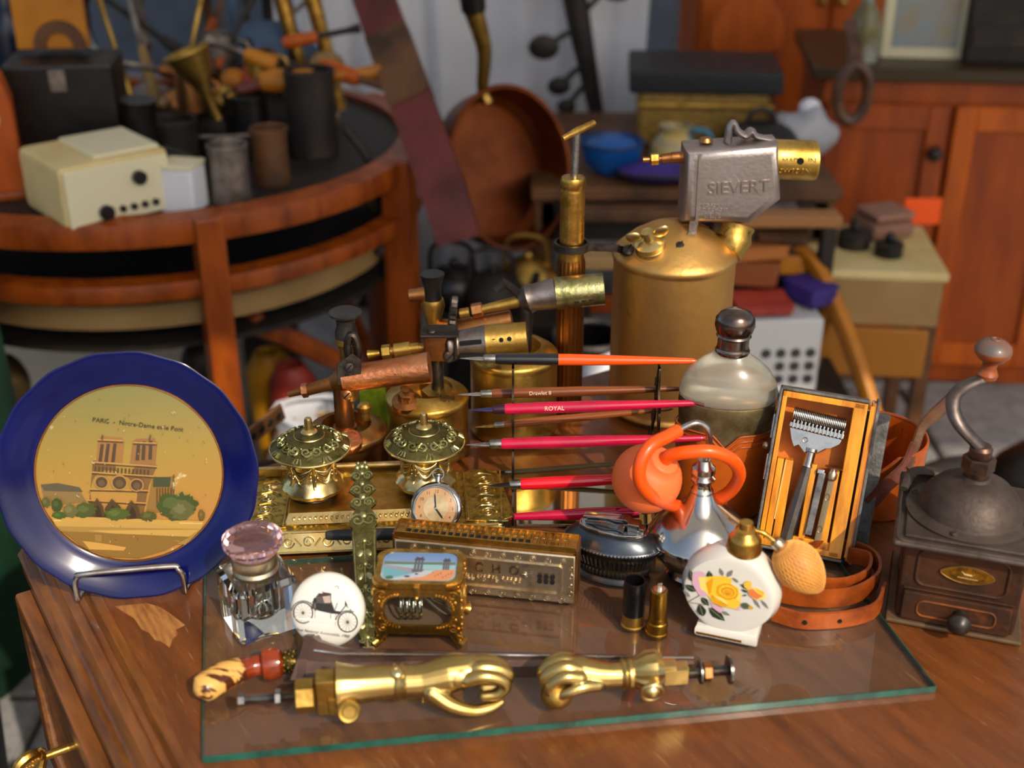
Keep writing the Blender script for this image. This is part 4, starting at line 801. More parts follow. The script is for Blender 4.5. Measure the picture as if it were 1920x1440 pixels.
m = M(); m.box((0, 0, fz-.001), (WX+.002, DP+.002, .003), .001); m.build('bottom', gold, t); m = M(); m.box((0, 0, fz+.0015), (WX-.006, DP-.006, .002), .0006); m.build('lining', mat('lining', '6a5240', .8), t)
lid = M(); framing(lid, rrect(WX+.002, DP+.001, .012), rrect(WX-.008, DP-.009, .009), tz+.0005, tz+.006, Matrix.Identity(4)); 
q = rrect(WX+.003, DP+.002, .012, 9)
for a in q: lid.ball((a[0], a[1], tz+.003), (.0016, .0016, .0026), 6, 4)
lo = lid.build('lid', gold, t); m = M(); m.box((0, -DP/2-.002, tz-.002), (.005, .003, .013), .001); m.ball((0, -DP/2-.003, tz-.007), .0022, 8, 6); m.build('clasp', gold, t)
def tf(x, y): X, Y = (x-1522)/510*(WX-.008), (368-y)/275*(DP-.009); return (X, Y, tz+.0052)
p = Print(tf, .00003); o_ = [(x/(WX-.0075)*510+1522, 368-y/(DP-.0085)*275) for x, y in rrect(WX-.0075, DP-.0085, .0095)]
p.poly(o_, None, [((96, 128, 176) if q_[1] < 300 else (188, 186, 178) if q_[1] < 380 else (150, 168, 178)) for q_ in o_])
p.poly([(1275, 318), (1500, 325), (1765, 318), (1765, 345), (1500, 345), (1275, 350)], (96, 112, 90)); p.poly([(1275, 348), (1765, 345), (1768, 400), (1500, 390), (1275, 400)], (140, 178, 184)); p.poly([(1275, 372), (1420, 390), (1500, 420), (1330, 480), (1290, 470)], (104, 158, 170))
p.poly([(1275, 350), (1480, 385), (1500, 420), (1460, 420), (1275, 368)], (150, 138, 150)); p.poly([(1540, 400), (1640, 400), (1560, 470), (1370, 495), (1330, 490), (1440, 460)], (178, 182, 190)); p.poly([(1640, 398), (1766, 390), (1760, 460), (1720, 495), (1400, 498), (1560, 460)], (206, 138, 92))
for x0, s_ in ((1515, 1), (1705, .72)):
    for dx in (-30, -8, 14): p.poly([(x0+dx*s_, 300+(1-s_)*30), (x0+(dx+14)*s_, 300+(1-s_)*30), (x0+(dx+16)*s_, 300+115*s_+(1-s_)*40), (x0+(dx-2)*s_, 300+115*s_+(1-s_)*40)], (92, 92, 100))
    p.poly([(x0-36*s_, 290+(1-s_)*36), (x0+36*s_, 288+(1-s_)*36), (x0+32*s_, 306+(1-s_)*32), (x0-32*s_, 308+(1-s_)*32)], (74, 72, 78)); p.poly([(x0-26*s_, 272+(1-s_)*40), (x0, 282+(1-s_)*38), (x0+26*s_, 270+(1-s_)*40), (x0+20*s_, 292+(1-s_)*36), (x0-20*s_, 292+(1-s_)*36)], (64, 66, 70))
p.poly([(1470, 395), (1560, 400), (1540, 420), (1480, 425)], (96, 92, 96)); p.disc(1450, 465, 20, 8, (52, 54, 58)); p.disc(1510, 440, 12, 6, (60, 52, 50)); p.disc(1330, 478, 26, 16, (60, 104, 66), jag=.2); p.disc(1420, 298, 12, 5, (130, 150, 180))
for k in range(8): p.disc(1620+18*k, 420+(k*37 % 50), 3, 6, (110, 66, 50))
p.build('seaside_print', ink, lo)
# rings lying in the casket
for k in range(4):
    o = thing('metal_ring', ['outermost left silver ring standing in the gilt casket', 'second silver ring from the left in the gilt casket', 'third silver ring from the left in the gilt casket', 'silver ring nearest the clasp in the gilt casket'][k], 'ring', (b.x-.016+.0055*k, b.y+DP/2-.012, GT+.0175), 0, 'silver rings in the gilt casket')
    m = M(); m.torus((0, 0, .0130), .0125, .0011, (0, 1, 0), (0, 0, 1)); m.build('band', silver, o); m = M(); m.box((0, 0, .0258), (.0026, .004, .0016), .0006); m.build('bezel', silver, o)
o = thing('wire_clip', 'bent wire clip leaning to the right inside the gilt casket', 'clip', (b.x+.012, b.y+DP/2-.010, GT+.0178)); m = M()
m.tube(cr([(-.012, 0, .022), (.0, -.002, .010), (.010, -.003, .002), (.016, -.003, .003), (.016, -.002, .007), (.006, 0, .012), (-.002, .002, .016), (.006, .002, .019), (.014, 0, .012)], 6), .0012, 8); m.build('wire', silver, o)
m = M(); m.box((.012, .004, .015), (.012, .004, .010), .002); m.build('head', silver, o)

# ---------------------------------------------------------------- double harmonica
a, c = P(870, 1116, GT), P(1076, 1137, GT); d = (c-a).normalized(); le = .168; b = c-d*le/2; ang = math.atan2(d.y, d.x); H_ = .0565
t = thing('harmonica', 'engraved nickel mouth organ with gilt comb standing behind the gilt casket', 'harmonica', (b.x-d.y*-.0, b.y, GT), ang)
m = M(); m.box((0, .017, H_/2+.001), (le-.004, .020, H_-.010), .002); m.build('comb', copper_brown, t)
for s_, y in ((-1, .004), (1, .031)):
    m = M(); q = []
    tilt = Matrix.Translation((0, y, .001)) @ Matrix.Rotation(R(90+4*s_), 4, 'X')
    m.prism([(-le/2, 0), (le/2, 0), (le/2, H_-.006), (-le/2, H_-.006)], -.0035, .0035, .0022, mx=tilt, seg=3)
    cov = m.build('cover_plate', nickel, t)
    if s_ < 0:
        fm = Matrix.Translation((0, y-.0044, .001)) @ Matrix.Rotation(R(86), 4, 'X'); m = M(); framing(m, rrect(le*.96-.02, .031, .004), rrect(le*.96-.024, .027, .003), -.0008, .0012, fm @ Matrix.Translation((.002, .0245, 0)))
        for k in range(11):
            for zz, fl in ((.0445, 1), (.0045, -1)): m.scroll(fm @ V((-.066+.0138*k, zz, .0002)), fm.to_3x3() @ V((1, 0, 0)), fm.to_3x3() @ V((0, 1, 0)), .0032, .0004, 1.5, fl*(-1)**k, 5, 16)
        for k in range(4): m.scroll(fm @ V((le/2-.0035, .012+.009*k, .0002)), fm.to_3x3() @ V((0, 1, 0)), fm.to_3x3() @ V((1, 0, 0)), .0028, .0004, 1.4, (-1)**k, 5, 14)
        m.build('engraving', nickel, cov)
        dkm = mat('engraved', '5a4630', .45, .8)
        text('E  C  H  O', .0125, dkm, cov, fm @ Matrix.Translation((.006, .0305, .0004)), .0006); text('BELL METAL REEDS', .0068, nickel, cov, fm @ Matrix.Translation((.006, .0188, .0004)), .0008)
        for k in range(3):
            for j in range(2): m = M(); m.cyl(fm @ V((.0520+.0058*k, .0225+.0052*j, .0002)), fm @ V((.0520+.0058*k, .0225+.0052*j, .0008)), .0023, seg=14); m.build('sound_hole', hole, cov)
        m = M()
        for k in range(6): m.box(tuple(fm @ V((.0440, .017+.0025*k, .0006))), (.003, .0008, .0008))
        m.ball(fm @ V((.0375, .0265, .0006)), (.0034, .001, .0028), 10, 6); m.build('crest', silver, cov)
zt = H_-.002
m = M(); m.box((0, .0175, zt), (le, .022, .005), .001); m.box((0, .007, zt+.003), (le, .0015, .004), .0004); m.box((0, .0285, zt+.003), (le, .0015, .004), .0004); cb = m.build('comb_top', gold, t)
for k in range(24):
    x = -le/2+.009+k*(le-.018)/23; m = M(); m.box((x, .0175, zt+.0032), (.0011, .020, .0030)); o = m.build('divider', gold, cb)
    if k < 23:
        for yy_ in (.0125, .0225): m = M(); m.box((x+.0033, yy_, zt+.0028), (.0040, .006, .0012), .0003, seg=1); m.build('hole_block', hole if k < 18 and yy_ < .02 else gold, cb)
for s_ in (-1, 1): m = M(); m.box((s_*(le/2+.0008), .0175, H_/2+.001), (.002, .026, H_), .0006); m.build('end_cap', copper_brown, t)

# ---------------------------------------------------------------- brass inkstand
bl, br2 = P(497, 1031, .757), P(955, 1012, .757); d = (br2-bl).normalized(); ang = math.atan2(d.y, d.x); b = V((-.137, 1.088, DZ))
t = thing('inkstand', 'ornate brass inkstand tray on scroll feet carrying two lidded pots', 'inkstand', b, ang)
m = M(); m.box((0, 0, .0225), (.250, .104, .004), .0012); m.build('tray', brass_emb, t)
m = M(); m.box((-.004, .004, .0275), (.168, .070, .008), .002); m.build('raised_panel', brass, t)
# sloping front skirt with scrolls
m = M(); fr = frame((0, -.0585, .0165), (1, 0, 0), (0, .45, .9)); m.prism([(-.128, -.010), (.128, -.010), (.120, .010), (-.120, .010)], -.001, .001, mx=fr)
for k in range(12):
    x = -.104+.019*k; m.scroll(fr @ V((x, 0, .0014)), fr.to_3x3() @ V((1, 0, 0)), fr.to_3x3() @ V((0, 1, 0)), .0058, .0008, 1.6, (-1)**k)
    m.tube([fr @ V((x+.006, -.004*(-1)**k, .0014)), fr @ V((x+.0125, .004*(-1)**k, .0014))], .0009, 6)
m.tube([fr @ V((-.128, -.010, .001)), fr @ V((.128, -.010, .001))], .0014, 8); m.tube([fr @ V((-.120, .010, .001)), fr @ V((.120, .010, .001))], .0016, 8); m.build('front_skirt', brass_hi, t)
# bright embossed border in front of the panel
m = M(); fr = frame((-.004, -.0350, .0282), (1, 0, 0), (0, .6, .5)); m.prism([(-.086, -.006), (.086, -.006), (.082, .006), (-.082, .006)], -.001, .001, mx=fr)
for k in range(30):
    x = -.077+.0053*k; m.ball(fr @ V((x, 0, .0012)), (.0016, .0022, .0018), 7, 5); m.tube([fr @ V((x, -.003, .0012)), fr @ V((x+.0026, .003, .0012))], .0006, 5)
m.build('leaf_border', brass_hi, t)
# wings with engraved scrolls
for s_ in (-1, 1):
    pr = [(s_*.088, -.046), (s_*.122, -.050), (s_*.137, -.042), (s_*.131, .0), (s_*.127, .040), (s_*.112, .054), (s_*.094, .05), (s_*.088, .03)]
    m = M(); m.prism(pr if s_ > 0 else pr[::-1], .0245, .0268, .0008); wg = m.build('wing', brass_emb, t); m = M()
    for j in range(4):
        y = -.034+.021*j; m.scroll((s_*.111, y, .0270), (s_, 0, 0), (0, 1, 0), .0085, .0008, 1.8, (-1)**j); m.tube(cr([(s_*.100, y+.008, .027), (s_*.106, y+.013, .0272), (s_*.118, y+.010, .027)], 5), .0007, 5)
    for q in (.091, .124): m.tube([(s_*q, -.044, .0268), (s_*(q-.002 if q < .1 else q+.004), .046, .0268)], .0009, 6)
    m.build('engraving', brass_hi, wg)
    m = M()
    for r_ in range(3): w2 = .0095-.003*r_; m.tube([(s_*.120-w2, -.050, .0275), (s_*.120+w2, -.052, .0275), (s_*.120+w2, -.052, .0275-w2*1.2), (s_*.120-w2, -.052, .0275-w2*1.2)], .0013, 6, closed=True)
    m.scroll((s_*.122, -.055, .008), (s_, 0, 0), (0, 0, 1), .009, .0022, 1.5, 1, 8); m.tube(cr([(s_*.118, -.05, .022), (s_*.126, -.056, .014), (s_*.118, -.058, .006), (s_*.128, -.062, .0012)], 5), [.004, .003, .0025, .003], 8); m.build('foot', brass_green, t)
    m = M(); m.tube(cr([(s_*.11, .042, .022), (s_*.116, .047, .012), (s_*.122, .05, .002)], 5), [.004, .003, .0035], 8); m.build('foot', brass_green, t)
m = M(); m.tube([(-.10, .051, .037), (.07, .051, .037)], .0035, 10); m.box((-.015, .053, .030), (.18, .004, .012), .001); m.box((-.118, .053, .032), (.036, .006, .010), .001); m.build('pen_rail', brass_hi, t)
def inkpot(dx, dy, rot, lab):
    o = thing('brass_inkpot', lab, 'inkpot', b+Matrix.Rotation(ang, 3, 'Z') @ V((dx, dy, .0318)), rot, 'domed brass inkpots on the inkstand')
    m = M(); m.lathe([(0, 0), (.022, 0), (.024, .002), (.022, .004), (0, .004)], 28); m.build('foot_ring', pewter, o)
    def lob(th, r, z): return (r*(1+(.045*abs(math.sin(6*th)) if .005 < z < .016 else 0)), z)
    m = M(); m.lathe([(0, .004), (.024, .004), (.0295, .008), (.0305, .012), (.0285, .0165), (.0250, .019), (.0222, .024), (.0222, .034), (.0240, .041), (.0285, .0455), (.030, .047), (0, .047)], 72, fn=lob)
    for k in range(6):
        a0, a1 = R(60*k-28), R(60*k+28)
        for j in range(5):
            pts = []
            for i in range(9):
                u = i/8; a = a0+(a1-a0)*u; z = .041-(.004+.0032*j)*math.sin(PI*u)*1.15; r = .0228+.0012*math.sin(PI*u)+(.0015 if z > .036 else 0); pts.append((r*math.cos(a), r*math.sin(a), z))
            m.tube(pts, [.0004, .0011, .0004], 5)
        a = a0; m.tube(cr([(.0245*math.cos(a), .0245*math.sin(a), .043), (.0236*math.cos(a), .0236*math.sin(a), .033), (.0242*math.cos(a), .0242*math.sin(a), .022), (.027*math.cos(a), .027*math.sin(a), .0185)], 4), [.0022, .0014, .0020, .0012], 7)
        for q in range(5): aa = a+.16*math.cos(q*1.26); m.ball((.0236*math.cos(aa), .0236*math.sin(aa), .030+.0035*math.sin(q*1.26)), .0014, 6, 5)
    m.build('pot', brass_hi, o)
    pr = [(.0300, .0472), (.0385, .0505), (.0400, .0525), (.0398, .0540), (.0375, .0555), (.030, .0605), (.0225, .0640), (.0150, .0668), (.0145, .0690), (.0095, .0710), (0, .0715)]
    m = M(); m.lathe([(0, .0472)]+pr, 56)
    li = m.build('lid', brass_rec, o)
    m = M(); m.torus((0, 0, .0528), .0398, .0013, seg=56, k=8); m.torus((0, 0, .0672), .0148, .0008, seg=40, k=6); m.build('lid_rim', brass_hi, li)
    m = M()
    for k in range(8):
        a = 2*PI*k/8; e = V((math.cos(a), math.sin(a), 0)); tg = V((-e.y, e.x, 0)); sl_ = (e*.85+V((0, 0, -.52))).normalized()
        c_ = e*.0275+V((0, 0, .0625)); m.scroll(c_+tg*.0052, -tg, sl_, .0052, .0013, 1.4); m.scroll(c_-tg*.0052, tg, sl_, .0052, .0013, 1.4)
        c2_ = e*.0262+V((0, 0, .0630)); m.tube([c2_+tg*.0034-sl_*.003, c2_+sl_*.006, c2_-tg*.0034-sl_*.003, c2_-sl_*.0015], .0012, 5, closed=True)
        a2 = a+PI/8; e2 = V((math.cos(a2), math.sin(a2), 0)); t2 = V((-e2.y, e2.x, 0)); s2 = (e2*.85+V((0, 0, -.52))).normalized()
        for j in (-1, 0, 1): m.tube([e2*.0345+V((0, 0, .0582))+t2*.0022*j, e2*.0345+V((0, 0, .0582))+t2*.0040*j+s2*.0055], .0011, 5)
        m.ball(e2*.0240+V((0, 0, .0638)), .0013, 6, 5)
    m.build('lid_relief', brass_green, li)
    m = M(); m.lathe([(0, .0705), (.0085, .0708), (.0070, .0728), (.0042, .0738), (.0038, .0840), (.0032, .0858), (0, .0862)], 20); m.build('finial', brass_hi, li); return o
inkpot(-.064, .008, .2, 'brass inkpot with green-tinged domed lid at left, nearest the blue plate'); inkpot(.050, .010, .6, 'brass inkpot with green-tinged domed lid behind the pocket watch')
# pocket watch
wb = W(815, 1003, 1.034); el = R(30); nrm = V((-.1, -math.cos(el), math.sin(el))).normalized(); xx = V((0, 0, 1)).cross(nrm).normalized(); yy = nrm.cross(xx); rw = .0262
wmx = frame(wb+yy*rw, xx, yy); t = thing('pocket_watch', 'round steel pocket watch with brownish dial leaning on the right inkpot', 'watch', mx=wmx)
m = M(); m.lathe([(.0205, .0042), (.0235, .0036), (.0258, .0015), (.0262, -.001), (.0250, -.0035), (.018, -.0055), (0, -.006)], 56); m.build('case', chrome, t, sharp=60)
dial = mat('dial', 'c89a6c', .5, 0, col2='b08058', sc=30); m = M(); m.lathe([(0, .0030), (.0208, .0030), (.0208, .0018), (0, .0018)], 48); do = m.build('dial', dial, t)
m = M(); m.lathe([(0, .0034), (.0125, .0034), (.0128, .0030), (0, .0030)], 40); m.lathe([(0, .0034), (.0055, .0034), (.0058, .0030), (0, .0030)], 28, mx=Matrix.Translation((0, -.0115, .0001))); m.build('centre_dial', mat('dial2', 'cfb48c', .45, .1, col2='a88c66', sc=60), do)
dk = mat('watch_black', '1c1812', .4)
for k in range(12):
    if k == 6: continue
    a = PI/2-2*PI*k/12; text(str(k if k else 12), .0042, dk, do, Matrix.Translation((.0165*math.cos(a), .0165*math.sin(a), .0032)), .00003, name='numeral')
for nm, a, ln, w2 in (('minute_hand', 97, .0150, .0006), ('hour_hand', -52, .0125, .0008)):
    a = R(a); m = M(); m.prism([(-.002, -w2), (ln*.8, -w2*1.2), (ln, 0), (ln*.8, w2*1.2), (-.002, w2)], .0036, .0039, mx=Matrix.Rotation(a, 4, 'Z')); m.build(nm, dk, t)
m = M(); m.cyl((0, 0, .0034), (0, 0, .0044), .0011, seg=12); m.build('pinion', silver, t)
m = M(); m.lathe([(0, .0072), (.010, .0066), (.017, .0054), (.0205, .0042)], 40); m.build('crystal', pane_glass, t, sharp=180)
m = M(); m.torus((0, 0, .0038), .0215, .0009, seg=48, k=6); m.build('bezel', steel, t)
m = M(); m.cyl((0, .0258, -.001), (0, .0310, -.001), .0028, seg=14); m.ball((0, .0328, -.001), (.004, .0028, .004), 12, 8); m.build('crown', steel, t); m = M(); m.torus((0, .0335, -.001), .0055, .0008, (1, 0, 0), (0, 1, 0), seg=24, k=6); m.build('bow', steel, t)
# ornate brass letter opener leaning on the tray
a, c = P(690, 1219, GT+.001), W(678, 868, 1.040); d = (c-a); ln = d.length; d.normalize(); xx = V((1, -.05, 0)); xx = (xx-d*xx.dot(d)).normalized()
omx = frame(a, xx, d); t = thing('letter_opener', 'ornate cast brass letter opener leaning upright against the inkstand', 'letter opener', mx=omx); S_ = ln/355
def ol(pts): return [((x)*S_, (1222-y)*S_) for x, y in pts]
half = [(1222, 0), (1206, 10), (1192, 14), (1170, 15), (1100, 18), (1040, 20), (1005, 21), (1000, 19), (994, 24), (975, 20), (962, 14), (955, 22), (948, 24), (938, 10), (925, 24), (918, 21), (905, 12), (897, 20), (890, 16), (882, 14), (875, 10), (868, 4)]
out = [(w2, y) for y, w2 in half]+[(-w2, y) for y, w2 in half[::-1]]; out = [o for i, o in enumerate(out) if i == 0 or o != out[i-1]]
m = M(); m.prism(ol(out)[:-1] if out[-1] == out[0] else ol(out), -.002, .002, .0009); m.build('blade', brass_rec, t)
m = M(); zz = .0023
def OP(x, y): return V((x*S_, (1222-y)*S_, zz))
for y in range(1020, 1200, 44):
    m.tube([OP(0, y), OP(0, y+40)], .0009, 5)
    for s_ in (-1, 1): m.scroll(OP(s_*7, y+10), (s_, 0, 0), (0, -1, 0), .0030, .0009, 1.2); m.ball(OP(s_*7, y+28), (.0028, .0042, .0012), 8, 5, rot=Matrix.Rotation(s_*.6, 3, 'Z'))
    m.ball(OP(0, y+4), (.0026, .0026, .0014), 8, 5)
for s_ in (-1, 1):
    m.tube([OP(s_*18, 1008), OP(s_*13, 1180)], .0009, 6)
    for y, r_ in ((985, .007), (950, .005), (925, .005), (897, .0045)): m.scroll(OP(s_*10, y), (s_, 0, 0), (0, 1, 0), r_, .0012, 1.5)
for y, r_ in ((975, .004), (938, .0035), (912, .003), (890, .0032), (876, .003)): m.ball(OP(0, y), (r_, r_, .002), 10, 6)
for s_ in (-1, 1): m.ball(OP(s_*8, 878), (.0026, .0026, .002), 8, 5); m.ball(OP(s_*6, 870), (.0022, .0022, .002), 8, 5)
m.build('relief', brass_green, t)
# black technical pen across the inkstand front
a, c = W(612, 1003, 1.029), W(912, 999, 1.022)
t = thing('ruling_pen', 'black pen with ribbed silver grip lying across the inkstand front', 'pen', a); d = c-a
m = M(); m.tube([d*0, d*.01, d*.10, d*.105, d*.75], [.0046, .0052, .0056, .0060, .0062], 16); m.build('barrel', mat('penblack', '2a2c2c', .35), t)
m = M(); m.tube([d*(.745+.002*k) for k in range(63)], [.0058+.0007*(k % 4 < 2) for k in range(63)], 16); m.build('grip', mat('gripm', 'd8d2b4', .25, .9), t)
m = M(); m.tube([d*.87, d*.90, d*.96, d], [.0042, .0030, .0014, .0004], 12); m.build('point', iron, t)
# dip pens lying at the back left of the inkstand
for k, (u0, v0, u1, v1, y0, y1, mt, lb) in enumerate([(478, 903, 640, 897, 1.128, 1.134, black, 'black dip pen with silver nib lying on the rail behind the left inkpot'), (484, 917, 625, 910, 1.108, 1.120, mat('bonem', 'c8a868', .4), 'bone paper knife lying behind the left inkpot')]):
    a, c = W(u0, v0, y0), W(u1, v1, y1); d = c-a; t = thing('dip_pen' if k == 0 else 'paper_knife', lb, 'pen' if k == 0 else 'knife', a)
    m = M(); m.tube([d*.0, d*.16, d*.2], [.0008, .0034, .003], 8, flat=(.4, 1, (0, 0, 1))); m.build('nib' if k == 0 else 'tip', silver if k == 0 else mt, t); m = M(); m.tube([d*.18, d*.3, d], [.0032, .0036, .0028], 10); m.build('holder', mt, t)
# ================================================================ blowlamps
def LO(base): return lambda u, v, y: W(u, v, y)-base
def hexnut(m, a, b, r, n=6):
    a, b = V(a), V(b); m.tube([a, a+(b-a)*.08, a+(b-a)*.92, b], [r*.86, r, r, r*.86], n)
def screw(par, c, nrm, r, mt):
    c, nrm = V(c), V(nrm).normalized(); m = M(); m.tube([c, c+nrm*r*.5, c+nrm*r*.8], [r, r, r*.6], 14); o = m.build('screw', mt, par)
    x = nrm.orthogonal().normalized(); m = M(); m.tube([c+nrm*r*.8-x*r*.9, c+nrm*r*.8+x*r*.9], r*.16, 4); m.build('slot', hole, o)
def tank(t, r, h, dome, mt, cup=None, seam=True):
    """soldered tank: foot bead, straight side, rolled shoulder; cup = (radius, depth) of the priming well"""
    m = M(); pr = [(0, .002), (r*.94, 0), (r*1.0, .003), (r*1.02, .0055), (r, .008), (r*.985, .012), (r*.985, h-.008), (r*1.0, h-.005), (r*1.015, h-.002), (r, h+.001), (r*.97, h+.003)]
    if cup: pr += [(r*.80, h+dome*.75), (cup[0]*1.05, h+dome), (cup[0], h+dome*.9), (cup[0]*.96, h+dome-cup[1]), (0, h+dome-cup[1]-.001)]
    else: pr += [(r*.8, h+dome*.38), (r*.55, h+dome*.72), (r*.25, h+dome*.95), (0, h+dome)]
    m.lathe(pr, 56); o = m.build('tank', mt, t, sharp=50); return o
def holes(par, pts, nrm, r):
    for p_ in pts: m = M(); m.cyl(V(p_)-V(nrm)*.002, V(p_)+V(nrm)*.0008, r, seg=12); m.build('air_hole', hole, par)
# --- small lamp with copper burner
b = V((-.178, 1.190, DZ)); t = thing('blowlamp', 'small brass blowlamp with smooth copper burner tube and black pump knob', 'blowlamp', b); L_ = LO(b); BR = brass_old
tank(t, .043, .050, .010, mat('brass_pink', 'b08a52', .34, 1, col2='8a5f36', sc=16, bump=.12, rvar=.1), (.026, .014))
m = M(); m.cyl((-.002, 0, .045), (-.002, 0, .105), .0105, seg=24); m.cyl((-.002, 0, .048), (-.002, 0, .056), .0125, seg=24); m.build('riser', copper_brown, t)
y0 = 1.176; pts = [L_(u, v, y0) for u, v in ((541, 740), (566, 733), (578, 731), (582, 730), (622, 718), (628, 716), (640, 712), (644, 711), (806, 689))]
m = M(); m.tube([pts[0], pts[1]], [.0032, .0042], 12); m.tube([pts[2], pts[4]], [.0062, .0072], 16); m.tube([pts[4], pts[5], pts[6], pts[7]], [.0075, .0085, .0125, .0135], 20); m.build('jet', copper_brown, t); m = M(); hexnut(m, pts[1], pts[2], .0078); m.build('nut', copper, t)
m = M(); ax = (pts[8]-pts[7]); m.tube([pts[7], pts[7]+ax*.3, pts[7]+ax*.62, pts[8], pts[8]-ax*.01, pts[7]+ax*.6], [.0145, .0142, .0148, .0168, .0150, .013], 32); bt = m.build('burner_tube', copper, t, sharp=60)
fn_ = V((0, -.9, .45)); holes(bt, [L_(u, v, y0)+V((0, -.0125, .006)) for u, v in ((745, 698), (764, 695), (782, 692))], fn_, .0030)
c = L_(654, 729, y0)+V((0, -.0135, 0)); screw(t, c, (0, -1, .2), .0052, copper_brown)
q0, q1, q2, q3 = L_(633, 700, 1.174), L_(680, 700, 1.174), L_(680, 655, 1.180), L_(640, 655, 1.180)
c = (q0+q2)/2+V((0, -.010, .002)); m = M(); m.prism([(-.0125, -.017), (.0125, -.017), (.0125, .010), (.004, .017), (-.0125, .005)], -.0016, .0016, .0006, mx=Matrix.Translation(c+V((0, 0, -.006))) @ Matrix.Rotation(R(80), 4, 'X')); m.build('bracket', iron, t); screw(t, L_(655, 689, 1.160), (0, -1, .3), .005, iron)
c = L_(662, 652, 1.184); m = M(); m.tube([c+V((.0085*math.cos(a)*.62, -.004, .0165*math.sin(a))) for a in [2*PI*i/24 for i in range(24)]], .0042, 8, closed=True); m.build('hand_wheel', iron, t)
a = L_(650, 632, 1.192); m = M(); m.tube([V((a.x, a.y, .088)), V((a.x, a.y, a.z-.012)), a+V((0, 0, -.006)), a+V((0, 0, .003))], [.0085, .0085, .0125, .0115], 20); m.build('pump_barrel', brass_old, t)
m = M(); k_ = L_(650, 588, 1.192); m.lathe([(0, 0), (.0118, 0), (.0120, .006), (.0095, .014), (.0105, .021), (.0168, .026), (.0172, .0285), (.0125, .031), (0, .0305)], 24, mx=Matrix.Translation((a.x, a.y, a.z))); m.build('pump_knob', mat('bakelite', '141212', .4, 0, col2='302e2d', sc=30), t)
c = L_(655, 812, 1.155); c.z = .052; m = M(); mx = Matrix.Translation(c) @ Matrix.Rotation(R(26), 4, 'X'); m.lathe([(0, 0), (.0130, 0), (.0135, .002), (.0135, .009), (.0120, .0105), (0, .0105)], 28, mx=mx); m.torus(mx @ V((0, 0, .0105)), .0112, .0009, mx.to_3x3() @ V((1, 0, 0)), mx.to_3x3() @ V((0, 1, 0)), 28, 6); m.build('filler_cap', copper, t)
c = L_(683, 762, 1.205); m = M(); m.lathe([(0, -.01), (.006, -.01), (.006, 0), (.008, .001), (.008, .006), (.005, .009), (0, .0095)], 16, mx=Matrix.Translation((c.x, c.y, .066))); m.build('air_screw', brass_old, t)
# yellow-green label card wedged between the lamps
c = W(700, 760, 1.262); t = thing('price_card', 'small yellow green card wedged between the two left blowlamps', 'card', (c.x, 1.262, DZ)); m = M(); m.box((0, 0, (c.z-DZ)/2+.012), (.030, .0015, c.z-DZ+.024)); m.build('card', mat('lime', 'a8c020', .5, 0, col2='6a8a1c', sc=60), t); m = M(); m.box((0, .004, .004), (.03, .012, .008), .002); m.build('clip', iron, t)
# --- middle lamp with perforated burner
b = V((-.094, 1.236, DZ)); t = thing('blowlamp', 'middle brass blowlamp with dark perforated burner and engraved lid', 'blowlamp', b); L_ = LO(b)
tank(t, .046, .068, .012, brass, (.028, .018)); y0 = 1.234
c = L_(882, 768, 1.205); mx = Matrix.Translation((.022, -.028, .0795)) @ Matrix.Rotation(R(24), 4, 'X') @ Matrix.Rotation(R(16), 4, 'Y'); text('0.4 LITRE\nNo 1', .0052, MATS['engraved'], t, mx, .0004)
c = V((-.020, -.027, .072)); m = M(); m.lathe([(0, 0), (.0165, 0), (.0165, .005), (.010, .008), (.0085, .012), (.0085, .016), (.004, .018), (.004, .021), (0, .022)], 24, mx=Matrix.Translation(c) @ Matrix.Rotation(R(14), 4, 'X'), fn=lambda th, r, z: (r*(1+.10*math.cos(6*th)) if .009 < z < .017 else r, z)); m.build('filler_cap', copper_brown, t)
m = M(); hexnut(m, (.012, -.002, .060), (.012, -.002, .078), .018); m.build('gland_nut', brass_old, t); m = M(); m.cyl((.012, 0, .07), (.012, 0, .128), .007, seg=16); m.build('riser', iron, t)
pts = [L_(u, v, y0) for u, v in ((690, 665), (712, 662), (716, 661), (733, 659), (740, 658), (752, 656), (770, 654), (786, 652), (800, 650))]
m = M(); m.tube([pts[0], pts[1]], [.005, .003], 12); m.tube([pts[3], pts[4]], .0045, 10); m.tube([pts[4], pts[6]], [.0082, .0082], 14); m.tube([pts[6], pts[7]], .006, 12); m.tube([pts[7], pts[8]+V((.01, 0, 0))], .005, 10); m.build('jet', brass, t); m = M(); hexnut(m, pts[2], pts[3], .0082); m.build('nut', brass, t)
c = L_(818, 645, y0); m = M(); m.box(tuple(c+V((0, 0, .001))), (.026, .026, .034), .003); m.build('valve_block', copper_brown, t); m = M(); m.box(tuple(c+V((.004, -.006, .0175))), (.040, .030, .0035), .001); m.box(tuple(c+V((.0215, -.006, .005))), (.003, .030, .026), .001); m.build('bracket', iron, t); screw(t, c+V((-.004, -.009, .0185)), (0, -.3, 1), .005, iron); screw(t, c+V((.014, -.014, -.008)), (.2, -1, .1), .0065, iron)
p0, p1, p2, p3 = L_(838, 648, y0), L_(862, 645, y0), L_(912, 640, y0), L_(988, 633, y0)
m = M(); m.tube([p0, p0+(p1-p0)*.3, p1], [.016, .0185, .0150], 24); m.tube([p1, p1*.6+p2*.4, p2], [.0150, .0160, .0182], 28); bt = m.build('burner_cone', gunmetal, t, sharp=60); m = M(); ax = p3-p2; m.tube([p2, p2+ax*.1, p3, p3-ax*.02, p2], [.0184, .0180, .0172, .0155, .015], 32); bt2 = m.build('burner_tube', brass_old, t, sharp=60)
